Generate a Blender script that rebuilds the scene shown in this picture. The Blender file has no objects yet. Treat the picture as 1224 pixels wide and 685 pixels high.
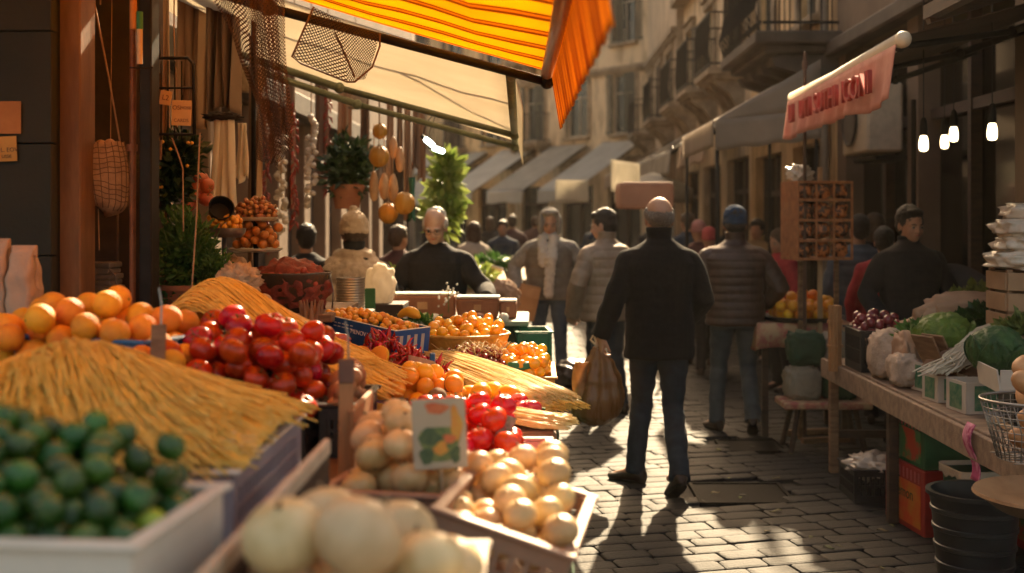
import bpy, bmesh, math, random
from mathutils import Vector, Matrix, noise, Euler
R = math.radians
PI = math.pi
random.seed(7)
scene = bpy.context.scene
COL = scene.collection

# ---- photograph metrics: eye height 1.65 m, the street runs along +Y -------------------
F, VX, VY, H = 1400.0, 640.0, 260.0, 1.65
def at(px, py, Y): return Vector(((px-VX)/F*Y, Y, H-(py-VY)/F*Y))
def X(px, Y): return (px-VX)/F*Y
def Z(py, Y): return H-(py-VY)/F*Y

# ================= object helpers =================
def link(o, parent=None):
    COL.objects.link(o)
    if parent is not None: o.parent = parent
    return o
def tag(o, label=None, cat=None, group=None, kind=None):
    if label: o['label'] = label
    if cat: o['category'] = cat
    if group: o['group'] = group
    if kind: o['kind'] = kind
    return o
def thing(name, label, cat, loc=(0,0,0), rz=0.0, group=None, rot=None):
    o = bpy.data.objects.new(name, None); o.empty_display_size = .1
    link(o); o.location = loc; o.rotation_euler = rot if rot else (0,0,rz)
    return tag(o, label, cat, group)
CH = {}
def dup(o, loc=None, rot=None, scale=None, label=None, parent=None, group=None):
    c = o.copy(); COL.objects.link(c)
    if parent is not None: c.parent = parent
    if loc is not None: c.location = loc
    if rot is not None: c.rotation_euler = rot
    if scale is not None: c.scale = scale if hasattr(scale,'__len__') else (scale,)*3
    if label: c['label'] = label
    if group: c['group'] = group
    for k in list(o.children):
        dup(k, parent=c)
    return c

class MB:
    """collects shapes in one bmesh; build() links them as one mesh object"""
    def __init__(s): s.bm = bmesh.new(); s.uv = None
    def _xf(s, vs, c, rot, M=None):
        m = Matrix.Translation(Vector(c))
        if rot: m = m @ Euler(rot).to_matrix().to_4x4()
        bmesh.ops.transform(s.bm, matrix=m, verts=vs)
    def box(s, c, d, rot=None, bev=0.0, seg=1, taper=None):
        r = bmesh.ops.create_cube(s.bm, size=1.0); vs = r['verts']
        for v in vs:
            t = 1.0
            if taper and v.co.z < 0: t = taper
            v.co = Vector((v.co.x*d[0]*t, v.co.y*d[1]*t, v.co.z*d[2]))
        if bev > 0:
            es = list({e for v in vs for e in v.link_edges})
            rr = bmesh.ops.bevel(s.bm, geom=es, offset=bev, segments=seg, affect='EDGES', profile=.6, clamp_overlap=True)
            vs = list({v for v in rr['verts']} | {v for v in vs if v.is_valid})
            fs = set()
            stack = [vs[0]]; seen = {vs[0]}
            while stack:
                v = stack.pop()
                for e in v.link_edges:
                    w = e.other_vert(v)
                    if w not in seen: seen.add(w); stack.append(w)
            vs = list(seen)
        s._xf(vs, c, rot); return s
    def ball(s, c, r, rot=None, u=16, v=10, fn=None):
        rr = bmesh.ops.create_uvsphere(s.bm, u_segments=u, v_segments=v, radius=1.0); vs = rr['verts']
        if not hasattr(r,'__len__'): r = (r,r,r)
        for w in vs:
            if fn: w.co = fn(w.co)
            w.co = Vector((w.co.x*r[0], w.co.y*r[1], w.co.z*r[2]))
        s._xf(vs, c, rot); return s
    def ico(s, c, r, sub=2):
        rr = bmesh.ops.create_icosphere(s.bm, subdivisions=sub, radius=1.0); vs = rr['verts']
        if not hasattr(r,'__len__'): r=(r,r,r)
        for w in vs: w.co = Vector((w.co.x*r[0], w.co.y*r[1], w.co.z*r[2]))
        s._xf(vs, c, None); return s
    def rings(s, rings, cap=True, closed=True):
        """rings: list of lists of points (same count)"""
        bm = s.bm; prev = None; first = None
        for pts in rings:
            cur = [bm.verts.new(p) for p in pts]
            if prev:
                n = len(cur)
                for i in range(n if closed else n-1):
                    j = (i+1) % n
                    try: bm.faces.new((prev[i], prev[j], cur[j], cur[i]))
                    except ValueError: pass
            else: first = cur
            prev = cur
        if cap and closed:
            for loop in (first[::-1], prev):
                try: bm.faces.new(loop)
                except ValueError: pass
        return s
    def tube(s, pts, rad, n=8, cap=True, round_=False, flat=1.0, up=None):
        pts = [Vector(p) for p in pts]
        if not hasattr(rad,'__len__'): rad = [rad]*len(pts)
        rad = list(rad)
        if round_:
            d0 = (pts[0]-pts[1]).normalized(); d1 = (pts[-1]-pts[-2]).normalized()
            r0, r1 = rad[0], rad[-1]
            pts = [pts[0]+d0*r0*.95, pts[0]+d0*r0*.6]+pts+[pts[-1]+d1*r1*.6, pts[-1]+d1*r1*.95]
            rad = [r0*.3, r0*.8]+rad+[r1*.8, r1*.3]
        rings = []; N = None
        for i, p in enumerate(pts):
            a = pts[max(i-1,0)]; b = pts[min(i+1,len(pts)-1)]
            t = (b-a)
            if t.length < 1e-9: t = Vector((0,0,1))
            t.normalize()
            if N is None:
                N = Vector(up) if up else (Vector((0,0,1)) if abs(t.z) < .9 else Vector((1,0,0)))
            N = (N - t*N.dot(t))
            if N.length < 1e-6: N = t.orthogonal()
            N.normalize(); B = t.cross(N)
            rings.append([p + (N*math.cos(2*PI*k/n)*flat + B*math.sin(2*PI*k/n))*rad[i] for k in range(n)])
        return s.rings(rings, cap=cap)
    def lathe(s, prof, c=(0,0,0), n=24, rot=None, wob=0):
        rings = []
        m = Matrix.Translation(Vector(c))
        if rot: m = m @ Euler(rot).to_matrix().to_4x4()
        for (r, z) in prof:
            rings.append([m @ Vector((max(r,1e-4)*math.cos(2*PI*k/n)*(1+wob*math.sin(5*2*PI*k/n)), max(r,1e-4)*math.sin(2*PI*k/n)*(1+wob*math.sin(5*2*PI*k/n)), z)) for k in range(n)])
        return s.rings(rings)
    def loft(s, secs, n=24, p=2.3, cap=True):
        """secs: (z, hw, hd, cx, cy)"""
        rings = []
        for q in secs:
            z, hw, hd = q[:3]; cx = q[3] if len(q) > 3 else 0; cy = q[4] if len(q) > 4 else 0
            ring = []
            for k in range(n):
                a = 2*PI*k/n; ca, sa = math.cos(a), math.sin(a)
                ring.append(Vector((cx+hw*math.copysign(abs(ca)**(2/p), ca), cy+hd*math.copysign(abs(sa)**(2/p), sa), z)))
            rings.append(ring)
        return s.rings(rings, cap=cap)
    def grid(s, fn, nu, nv, thick=0.0):
        """surface fn(u,v)->Vector, with UVs; thickness downwards along the normal via a second sheet"""
        bm = s.bm; uvl = bm.loops.layers.uv.verify()
        V = [[bm.verts.new(fn(i/nu, j/nv)) for j in range(nv+1)] for i in range(nu+1)]
        for i in range(nu):
            for j in range(nv):
                f = bm.faces.new((V[i][j], V[i+1][j], V[i+1][j+1], V[i][j+1]))
                for l, (a, b) in zip(f.loops, ((i,j),(i+1,j),(i+1,j+1),(i,j+1))): l[uvl].uv = (a/nu, b/nv)
        return s
    def poly(s, pts, depth, M=None):
        """closed outline (x,z) extruded along y"""
        m = M or Matrix.Identity(4)
        a = [m @ Vector((p[0], 0, p[1])) for p in pts]; b = [m @ Vector((p[0], depth, p[1])) for p in pts]
        return s.rings([a, b])
    def mesh(s, name='m', smooth=True, recalc=True, doubles=False):
        if doubles: bmesh.ops.remove_doubles(s.bm, verts=s.bm.verts, dist=1e-4)
        if recalc: bmesh.ops.recalc_face_normals(s.bm, faces=s.bm.faces)
        me = bpy.data.meshes.new(name); s.bm.to_mesh(me); s.bm.free()
        if smooth:
            for p in me.polygons: p.use_smooth = True
        return me
    def build(s, name, mat, parent=None, smooth=False, recalc=True, solid=0.0, sub=0, auto=None):
        me = s.mesh(name, smooth or bool(auto), recalc)
        if auto:
            me.set_sharp_from_angle(angle=R(auto))
        me.materials.append(mat)
        o = bpy.data.objects.new(name, me); link(o, parent)
        if solid:
            m = o.modifiers.new('s', 'SOLIDIFY'); m.thickness = solid; m.offset = 0
        if sub:
            m = o.modifiers.new('u', 'SUBSURF'); m.levels = sub; m.render_levels = sub
        return o
def obj(name, me, mat, parent=None):
    o = bpy.data.objects.new(name, me)
    if mat and not me.materials: me.materials.append(mat)
    return link(o, parent)

def fuse(mb, voxel, smooth=3, fn=None, name='fused'):
    """fuse overlapping closed shapes into one continuous surface"""
    me = mb.mesh(name, False)
    o = bpy.data.objects.new('tmp', me); COL.objects.link(o)
    m = o.modifiers.new('r', 'REMESH'); m.mode = 'VOXEL'; m.voxel_size = voxel; m.use_smooth_shade = True
    if smooth:
        k = o.modifiers.new('k', 'SMOOTH'); k.iterations = smooth; k.factor = .5
    dg = bpy.context.evaluated_depsgraph_get(); dg.update()
    out = bpy.data.meshes.new_from_object(o.evaluated_get(dg)); out.name = name
    COL.objects.unlink(o); bpy.data.objects.remove(o); bpy.data.meshes.remove(me)
    if fn:
        ns = [v.normal.copy() for v in out.vertices]
        for v, n in zip(out.vertices, ns): v.co = fn(v.co.copy(), n)
    for p in out.polygons: p.use_smooth = True
    out.materials.clear()
    return out

# ================= materials =================
def newmat(name):
    m = bpy.data.materials.new(name); m.use_nodes = True
    nt = m.node_tree; nt.nodes.clear()
    return m, nt, nt.nodes, nt.links
def setin(n, **kw):
    for k, v in kw.items():
        k = k.replace('_', ' ')
        n.inputs[k].default_value = v
def c4(c): return (c[0], c[1], c[2], 1.0)
MC = {}
def M(name, col, col2=None, rough=.6, scale=12.0, bump=0.0, bscale=None, metal=0.0, rnd=0.0, hue=0.0, sss=0.0, coat=0.0,
      trans=0.0, alpha=1.0, detail=4.0, stretch=(1,1,1), spec=.5, translucent=0.0, contrast=(.35,.65), emit=None, sheen=0.0, rvar=.12):
    if name in MC: return MC[name]
    m, nt, N, L = newmat(name)
    out = N.new('ShaderNodeOutputMaterial'); b = N.new('ShaderNodeBsdfPrincipled')
    tc = N.new('ShaderNodeTexCoord'); mp = N.new('ShaderNodeMapping'); mp.inputs['Scale'].default_value = stretch
    L.new(tc.outputs['Object'], mp.inputs['Vector'])
    oi = N.new('ShaderNodeObjectInfo')
    add = N.new('ShaderNodeVectorMath'); add.operation = 'ADD'
    mul = N.new('ShaderNodeMath'); mul.operation = 'MULTIPLY'; mul.inputs[1].default_value = 37.0
    L.new(oi.outputs['Random'], mul.inputs[0]); L.new(mp.outputs['Vector'], add.inputs[0]); L.new(mul.outputs[0], add.inputs[1])
    nz = N.new('ShaderNodeTexNoise'); setin(nz, Scale=scale, Detail=detail, Roughness=.6)
    L.new(add.outputs[0], nz.inputs['Vector'])
    rmp = N.new('ShaderNodeValToRGB'); rmp.color_ramp.elements[0].position = contrast[0]; rmp.color_ramp.elements[1].position = contrast[1]
    rmp.color_ramp.elements[0].color = c4(col); rmp.color_ramp.elements[1].color = c4(col2 or [min(1,x*1.25) for x in col])
    L.new(nz.outputs['Fac'], rmp.inputs['Fac'])
    src = rmp.outputs['Color']
    if rnd or hue:
        hs = N.new('ShaderNodeHueSaturation')
        mr = N.new('ShaderNodeMapRange'); mr.inputs['To Min'].default_value = 1-rnd; mr.inputs['To Max'].default_value = 1+rnd
        L.new(oi.outputs['Random'], mr.inputs['Value']); L.new(mr.outputs[0], hs.inputs['Value'])
        wn = N.new('ShaderNodeTexWhiteNoise'); wn.noise_dimensions = '1D'; L.new(oi.outputs['Random'], wn.inputs['W'])
        mh = N.new('ShaderNodeMapRange'); mh.inputs['To Min'].default_value = .5-hue; mh.inputs['To Max'].default_value = .5+hue
        L.new(wn.outputs['Value'], mh.inputs['Value']); L.new(mh.outputs[0], hs.inputs['Hue'])
        L.new(src, hs.inputs['Color']); src = hs.outputs['Color']
    L.new(src, b.inputs['Base Color'])
    rr = N.new('ShaderNodeMapRange'); rr.inputs['To Min'].default_value = max(0,rough-rvar); rr.inputs['To Max'].default_value = min(1,rough+rvar)
    L.new(nz.outputs['Fac'], rr.inputs['Value']); L.new(rr.outputs[0], b.inputs['Roughness'])
    b.inputs['Metallic'].default_value = metal; b.inputs['Specular IOR Level'].default_value = spec
    if sss:
        b.inputs['Subsurface Weight'].default_value = sss; b.inputs['Subsurface Radius'].default_value = (.03,.015,.008); b.inputs['Subsurface Scale'].default_value = .5
    if coat: b.inputs['Coat Weight'].default_value = coat; b.inputs['Coat Roughness'].default_value = .15
    if trans: b.inputs['Transmission Weight'].default_value = trans; b.inputs['IOR'].default_value = 1.45
    if sheen: b.inputs['Sheen Weight'].default_value = sheen; b.inputs['Sheen Roughness'].default_value = .5
    b.inputs['Alpha'].default_value = alpha
    if emit: b.inputs['Emission Color'].default_value = c4(emit[:3]); b.inputs['Emission Strength'].default_value = emit[3]
    if bump:
        n2 = N.new('ShaderNodeTexNoise'); setin(n2, Scale=bscale or scale*4, Detail=5.0, Roughness=.65)
        L.new(add.outputs[0], n2.inputs['Vector'])
        bp = N.new('ShaderNodeBump'); bp.inputs['Strength'].default_value = min(1, bump); bp.inputs['Distance'].default_value = .01*max(1,bump)
        L.new(n2.outputs['Fac'], bp.inputs['Height']); L.new(bp.outputs[0], b.inputs['Normal'])
    s = b.outputs[0]
    if translucent:
        tr = N.new('ShaderNodeBsdfTranslucent'); mx = N.new('ShaderNodeMixShader'); mx.inputs['Fac'].default_value = translucent
        L.new(src, tr.inputs['Color']); L.new(s, mx.inputs[1]); L.new(tr.outputs[0], mx.inputs[2]); s = mx.outputs[0]
    L.new(s, out.inputs['Surface'])
    MC[name] = m
    return m

def stripe_mat(name, ca, cb, period, duty, axis='Y', translucent=.6, rough=.8, cc=None):
    """cloth woven in stripes along one object axis"""
    m, nt, N, L = newmat(name)
    out = N.new('ShaderNodeOutputMaterial'); b = N.new('ShaderNodeBsdfPrincipled'); b.inputs['Roughness'].default_value = rough
    tc = N.new('ShaderNodeTexCoord'); sp = N.new('ShaderNodeSeparateXYZ'); L.new(tc.outputs['Object'], sp.inputs[0])
    md = N.new('ShaderNodeMath'); md.operation = 'FLOORED_MODULO'; md.inputs[1].default_value = period; L.new(sp.outputs[axis], md.inputs[0])
    dv = N.new('ShaderNodeMath'); dv.operation = 'DIVIDE'; dv.inputs[1].default_value = period; L.new(md.outputs[0], dv.inputs[0])
    rp = N.new('ShaderNodeValToRGB'); rp.color_ramp.interpolation = 'CONSTANT'
    e = rp.color_ramp.elements; e[0].position = 0; e[0].color = c4(ca); e[1].position = duty; e[1].color = c4(cb)
    if cc:
        x = e.new(duty+.1); x.color = c4(cc); x = e.new(duty+.22); x.color = c4(cb)
    L.new(dv.outputs[0], rp.inputs['Fac'])
    nz = N.new('ShaderNodeTexNoise'); setin(nz, Scale=3.0, Detail=5.0); L.new(tc.outputs['Object'], nz.inputs['Vector'])
    mr = N.new('ShaderNodeMapRange'); mr.inputs['To Min'].default_value = .75; mr.inputs['To Max'].default_value = 1.15; L.new(nz.outputs['Fac'], mr.inputs['Value'])
    hs = N.new('ShaderNodeHueSaturation'); L.new(rp.outputs['Color'], hs.inputs['Color']); L.new(mr.outputs[0], hs.inputs['Value'])
    wv = N.new('ShaderNodeTexNoise'); setin(wv, Scale=220.0, Detail=2.0); L.new(tc.outputs['Object'], wv.inputs['Vector'])
    bp = N.new('ShaderNodeBump'); bp.inputs['Strength'].default_value = .25; bp.inputs['Distance'].default_value = .003
    L.new(wv.outputs['Fac'], bp.inputs['Height']); L.new(bp.outputs[0], b.inputs['Normal'])
    L.new(hs.outputs[0], b.inputs['Base Color'])
    tr = N.new('ShaderNodeBsdfTranslucent'); L.new(hs.outputs[0], tr.inputs['Color'])
    mx = N.new('ShaderNodeMixShader'); mx.inputs['Fac'].default_value = translucent
    L.new(b.outputs[0], mx.inputs[1]); L.new(tr.outputs[0], mx.inputs[2]); L.new(mx.outputs[0], out.inputs['Surface'])
    return m

def net_mat(name, col, nu, nv, wire=.18, rough=.8):
    """knotted net: cords with open holes between, in the cloth's own UVs"""
    m, nt, N, L = newmat(name)
    out = N.new('ShaderNodeOutputMaterial'); b = N.new('ShaderNodeBsdfPrincipled'); b.inputs['Roughness'].default_value = rough
    b.inputs['Base Color'].default_value = c4(col)
    tc = N.new('ShaderNodeTexCoord'); sp = N.new('ShaderNodeSeparateXYZ'); L.new(tc.outputs['UV'], sp.inputs[0])
    def math_(op, a, bb=None):
        n = N.new('ShaderNodeMath'); n.operation = op
        for i, x in enumerate((a, bb)):
            if x is None: continue
            if isinstance(x, (int, float)): n.inputs[i].default_value = x
            else: L.new(x, n.inputs[i])
        return n.outputs[0]
    u = math_('MULTIPLY', sp.outputs['X'], nu); v = math_('MULTIPLY', sp.outputs['Y'], nv)
    p = math_('ADD', u, v); q = math_('SUBTRACT', u, v)
    def band(x):
        fr = math_('FLOORED_MODULO', x, 1.0)
        return math_('LESS_THAN', fr, wire)
    fac = math_('MAXIMUM', band(p), band(q))
    tr = N.new('ShaderNodeBsdfTransparent'); mx = N.new('ShaderNodeMixShader')
    L.new(fac, mx.inputs['Fac']); L.new(tr.outputs[0], mx.inputs[1]); L.new(b.outputs[0], mx.inputs[2]); L.new(mx.outputs[0], out.inputs['Surface'])
    return m

# ================= generic shapes =================
def text_part(name, body, size, mat, parent, loc, rot, extrude=.0006, sx=1.0, shear=0.0):
    cu = bpy.data.curves.new('t', 'FONT'); cu.body = body; cu.size = size; cu.extrude = extrude; cu.shear = shear
    cu.align_x = 'CENTER'; cu.align_y = 'CENTER'
    o = bpy.data.objects.new('t', cu); COL.objects.link(o)
    dg = bpy.context.evaluated_depsgraph_get(); dg.update()
    me = bpy.data.meshes.new_from_object(o.evaluated_get(dg))
    COL.objects.unlink(o); bpy.data.objects.remove(o)
    me.materials.clear(); me.materials.append(mat)
    t = bpy.data.objects.new(name, me); link(t, parent); t.location = loc; t.rotation_euler = rot; t.scale = (sx,1,1)
    return t

def pile(n, r, area, floor, want=None, tries=60, rng=None, pull=.6, jr=.06):
    """drop n balls of radius r one by one into area=(x0,x1,y0,y1); floor(x,y) gives the support; want(x,y) extra cost"""
    rng = rng or random
    P = []
    for k in range(n):
        rk = r*(1+rng.uniform(-jr, jr)); best = None
        for t in range(tries):
            x = rng.uniform(area[0]+r, area[1]-r); y = rng.uniform(area[2]+r, area[3]-r)
            z = floor(x, y)+rk
            for (px_, py_, pz_, pr_) in P:
                d2 = (x-px_)**2+(y-py_)**2; s = (rk+pr_)*.97
                if d2 < s*s:
                    z = max(z, pz_+math.sqrt(s*s-d2))
            cost = z + (want(x, y) if want else 0)
            if best is None or cost < best[0]: best = (cost, x, y, z)
        P.append((best[1], best[2], best[3], rk))
    return P
def scatter(src, P, r0, label=None, group=None, tilt=PI, rng=None, squash=None, mats=None):
    """copies of one fruit at the pile's places; src itself takes the first place"""
    rng = rng or random
    out = []
    for i, (x, y, z, r) in enumerate(P):
        rot = (rng.uniform(-tilt, tilt), rng.uniform(-tilt, tilt), rng.uniform(-PI, PI))
        sc = r/r0
        o = src if i == 0 else dup(src)
        o.location = (x, y, z); o.rotation_euler = rot; o.scale = (sc*rng.uniform(.96,1.04), sc*rng.uniform(.96,1.04), sc)
        if label: o['label'] = label
        if group: o['group'] = group
        out.append(o)
    return out

def strands(name, mat, label, cat, paths, rad=.0012, n=4, kind='stuff', core=None, parent=None):
    mb = MB()
    for p in paths: mb.tube(p, rad, n=n)
    o = mb.build(name, mat, parent, smooth=True, recalc=False)
    if label: tag(o, label, cat, kind=kind)
    return o
def leafball(mb, c, rad, n, size, rng, squash=1.0, elong=1.6, shell=.55):
    """loose leaf clump: n small folded leaves through the volume"""
    bm = mb.bm
    for k in range(n):
        while True:
            d = Vector((rng.uniform(-1,1), rng.uniform(-1,1), rng.uniform(-1,1)))
            if .05 < d.length <= 1: break
        d = d.normalized()*(shell+(1-shell)*rng.random())*(.8+.4*noise.noise(d*2.3+Vector(c)*3))
        p = Vector(c)+Vector((d.x*rad[0], d.y*rad[1], d.z*rad[2]))
        s = size*rng.uniform(.6,1.3)
        a = (d+Vector((rng.uniform(-.7,.7), rng.uniform(-.7,.7), rng.uniform(-.3,.8)))).normalized()
        b = a.orthogonal().normalized(); b = (Matrix.Rotation(rng.uniform(0,2*PI), 3, a) @ b); w = a.cross(b)
        v = [p, p+a*s*.5*elong+w*s*.4+b*s*.08, p+a*s*elong, p+a*s*.5*elong-w*s*.4+b*s*.08, p+a*s*.5*elong-b*s*.06]
        v = [bm.verts.new(q) for q in v]
        bm.faces.new((v[0], v[1], v[4])); bm.faces.new((v[1], v[2], v[4])); bm.faces.new((v[2], v[3], v[4])); bm.faces.new((v[3], v[0], v[4]))
# ================= camera, light, air =================
cd = bpy.data.cameras.new('camera'); cam = bpy.data.objects.new('camera', cd); COL.objects.link(cam)
cam.location = (0, 0, H); cam.rotation_euler = (R(90), 0, 0)
cd.sensor_width = 36; cd.lens = F/1224*36; cd.shift_x = -(VX-612)/1224; cd.shift_y = -(342.5-VY)/1224
cd.clip_end = 400; cd.clip_start = .05
cd.dof.use_dof = True; cd.dof.focus_distance = 4.9; cd.dof.aperture_fstop = 2.0; cd.dof.aperture_blades = 8
scene.camera = cam
EL, AZ = 32.0, 10.0           # the low sun stands ahead, a little to the right of the street's end
w = bpy.data.worlds.new('World'); scene.world = w; w.use_nodes = True
nt = w.node_tree; nt.nodes.clear()
sky = nt.nodes.new('ShaderNodeTexSky'); sky.sky_type = 'NISHITA'; sky.sun_disc = False
sky.sun_elevation = R(EL); sky.sun_rotation = R(AZ); sky.air_density = 1.0; sky.dust_density = 5.0; sky.ozone_density = .6
bg = nt.nodes.new('ShaderNodeBackground'); bg.inputs['Strength'].default_value = .125
wo = nt.nodes.new('ShaderNodeOutputWorld'); wb = nt.nodes.new('ShaderNodeMix'); wb.data_type = 'RGBA'; wb.blend_type = 'MULTIPLY'; wb.inputs[0].default_value = 1; wb.inputs[7].default_value = (1, .80, .57, 1)   # warm white balance
nt.links.new(sky.outputs[0], wb.inputs[6]); nt.links.new(wb.outputs[2], bg.inputs[0]); nt.links.new(bg.outputs[0], wo.inputs[0])
sl = bpy.data.lights.new('sun', 'SUN'); sl.energy = 5.0; sl.angle = R(.8); sl.color = (1.0, .77, .48)
sun = bpy.data.objects.new('sun', sl); COL.objects.link(sun)
sdir = Vector((math.sin(R(AZ))*math.cos(R(EL)), math.cos(R(AZ))*math.cos(R(EL)), math.sin(R(EL))))
sun.rotation_euler = sdir.to_track_quat('Z', 'Y').to_euler(); sun.location = sdir*30
scene.view_settings.view_transform = 'Standard'; scene.view_settings.look = 'None'
scene.view_settings.exposure = 1.72; scene.view_settings.gamma = 1
scene.cycles.use_denoising = True; scene.cycles.max_bounces = 7; scene.cycles.transparent_max_bounces = 16
scene.cycles.volume_bounces = 0; scene.cycles.caustics_reflective = False; scene.cycles.caustics_refractive = False
scene.cycles.sample_clamp_indirect = 6.0

# haze: pale even air over the whole street
HAZE = 0.0005
m, nt_, N_, L_ = newmat('haze_air')
o_ = N_.new('ShaderNodeOutputMaterial'); pv = N_.new('ShaderNodeVolumePrincipled')
pv.inputs['Color'].default_value = (.96, .84, .68, 1); pv.inputs['Density'].default_value = HAZE; pv.inputs['Anisotropy'].default_value = .25
L_.new(pv.outputs[0], o_.inputs['Volume'])
hb = MB().box((2, 30, 5.75), (64, 80, 13.5)).build('haze', m); tag(hb, kind='stuff', label='pale warm haze filling the market street', cat='haze')

# ================= shared materials =================
asphalt_dark = M('stone_paving', (.014,.014,.0145), (.038,.037,.036), rough=.62, scale=3.5, bump=.7, bscale=60, spec=.16, rvar=.14)
joint = M('joint_sand', (.018,.015,.013), (.035,.03,.025), rough=.9, scale=20)
iron = M('cast_iron', (.008,.0075,.007), (.018,.017,.016), rough=.75, spec=.1, scale=20, bump=.3, metal=.5)
wood_w = M('weathered_wood', (.16,.085,.045), (.30,.18,.10), rough=.75, scale=6, bump=.4, bscale=30, stretch=(1,1,6))
wood_l = M('pale_wood', (.36,.22,.12), (.52,.36,.21), rough=.7, scale=5, bump=.3, bscale=30, stretch=(6,1,1))
wood_d = M('dark_wood', (.035,.02,.014), (.075,.042,.026), rough=.7, scale=6, bump=.4, bscale=24, stretch=(1,1,5))
wood_o = M('orange_wood', (.30,.14,.055), (.44,.22,.09), rough=.62, scale=4, bump=.25, bscale=26, stretch=(5,5,1))
black_m = M('black_metal', (.011,.010,.009), (.022,.020,.018), rough=.55, scale=15, bump=.1, spec=.2)
grey_m = M('grey_metal', (.25,.24,.23), (.36,.35,.33), rough=.35, scale=15, metal=.8, bump=.1)
copper_m = M('rusty_pipe', (.20,.07,.03), (.34,.14,.06), rough=.55, scale=12, bump=.3, metal=.3)
white_m = M('white_enamel', (.72,.68,.60), (.82,.78,.70), rough=.45, scale=6)
plaster_y = M('ochre_plaster', (.40,.25,.12), (.72,.50,.26), rough=.9, scale=2.6, bump=.5, bscale=14, contrast=(.36,.56), stretch=(1.6,1,.5), detail=8)
plaster_g = M('grey_tan_plaster', (.32,.24,.16), (.62,.48,.33), rough=.9, scale=2.2, bump=.5, bscale=14, contrast=(.36,.58), stretch=(1.6,1,.5), detail=8)
plaster_p = M('pale_plaster', (.42,.31,.19), (.74,.58,.38), rough=.9, scale=2.4, bump=.5, bscale=12, contrast=(.36,.56), stretch=(1.6,1,.5), detail=8)
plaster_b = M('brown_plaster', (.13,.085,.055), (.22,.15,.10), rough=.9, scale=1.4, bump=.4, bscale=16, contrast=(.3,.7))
stone_t = M('carved_stone', (.20,.145,.095), (.42,.32,.21), rough=.85, scale=4, bump=.5, bscale=22)
stone_d = M('sooty_stone', (.060,.046,.036), (.12,.095,.075), rough=.85, scale=2.5, bump=.5, bscale=22)
shut_g = M('grey_green_shutter', (.055,.058,.045), (.10,.10,.08), rough=.7, scale=3, bump=.1)
shut_b = M('brown_shutter', (.06,.035,.02), (.11,.065,.04), rough=.7, scale=3, bump=.1)
glass_d = M('dark_glass', (.012,.014,.016), (.02,.022,.025), rough=.12, scale=2, rvar=.05, spec=.7)
glass_sky = M('window_glass', (.02,.022,.022), (.035,.038,.038), rough=.15, scale=1.2, rvar=.05, spec=.8)
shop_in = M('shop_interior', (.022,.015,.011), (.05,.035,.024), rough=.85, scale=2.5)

# ================= ground =================
def ground():
    g = MB(); g.grid(lambda u, v: Vector((-30+64*u, -9+78*v, -.032)), 8, 8)
    tag(g.build('ground', M('old_road_stone', (.07,.065,.06), (.12,.11,.10), rough=.6, scale=1.8, bump=.6, bscale=9)), kind='structure')
    # street paving: individual basalt slabs, laid in diagonal courses with open joints
    rng = random.Random(3); mb = MB(); bm = mb.bm
    ang = R(14); ca, sa = math.cos(ang), math.sin(ang)
    row = 0; v = -16.0
    hole = ((.97-.02, 1.5+.02, 6.78, 7.30), (1.33, 1.80, 8.28, 8.72))
    while v < 40:
        hgt = rng.uniform(.11, .16); u = -24+rng.uniform(0, .5)
        while u < 24:
            ln = rng.uniform(.17, .34)
            cx, cy = u+ln/2, v+hgt/2
            wx, wy = cx*ca-cy*sa, cx*sa+cy*ca
            if -2.15 < wx < 3.6 and 1.2 < wy < 27:
                if not any(h[0]-.05 < wx < h[1]+.05 and h[2]-.06 < wy < h[3]+.06 for h in hole):
                    q = .006; d = rng.uniform(.004, .008)
                    tz = rng.uniform(-.004, .004); tx, ty = rng.uniform(-.012,.012), rng.uniform(-.014,.014)
                    outl = []
                    for (su, sv) in ((-1,-1),(1,-1),(1,1),(-1,1)):
                        for kk in (0, 1):
                            c = .016*rng.uniform(.5, 1.3)
                            along = (kk == 0) == (su*sv > 0)
                            lu = su*(ln/2-q/2-(c if along is False else 0)); lv = sv*(hgt/2-q/2-(c if along else 0))
                            lu += rng.uniform(-.003,.003); lv += rng.uniform(-.003,.003)
                            outl.append((lu, lv))
                    def P(lu, lv, z): 
                        a, b = cx+lu, cy+lv
                        return Vector((a*ca-b*sa, a*sa+b*ca, z+lu*tx+lv*ty))
                    r0 = [P(a, b, -.028) for a, b in outl]
                    r1 = [P(a*.995, b*.992, tz-d*.55) for a, b in outl]
                    r2 = [P(a*(1-.009/ln), b*(1-.009/hgt), tz-.0008) for a, b in outl]
                    r3 = [P(a*.72, b*.66, tz+rng.uniform(0,.003)) for a, b in outl]
                    mb.rings([r0, r1, r2, r3])
            u += ln
        v += hgt
    o = mb.build('street_paving', asphalt_dark, smooth=True, auto=50); tag(o, kind='structure')
    b = MB(); b.grid(lambda u, v: Vector((-2.2+5.9*u, 1+27*v, -.024)), 2, 2)
    tag(b.build('paving_joints', joint), kind='structure')
    for (x0, x1, y0, y1), lab in zip(hole, ('iron manhole cover set in the paving in front of the man in the black coat', 'small dark iron drain plate in the paving near the man in the blue hat')):
        cx, cy = (x0+x1)/2, (y0+y1)/2
        t = thing('manhole_cover', lab, 'manhole cover', (cx, cy, 0))
        wx, wy = x1-x0, y1-y0
        f = MB()
        for s in (-1, 1):
            f.box((s*(wx/2-.012), 0, -.012), (.022, wy, .026)); f.box((0, s*(wy/2-.012), -.0125), (wx-.046, .022, .026))
        f.build('frame', iron, t)
        l = MB(); l.box((0,0,-.016), (wx-.05, wy-.05, .02), bev=.003)
        for i in range(7):
            for j in range(6):
                if 0: pass
        l.build('lid', iron, t)
        MB().lathe([(0,.0),(.02,.0),(.022,.003),(.0,.004)], (0,-wy*.12,-.004)).build('lifting_knob', black_m, t)
ground()

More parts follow.
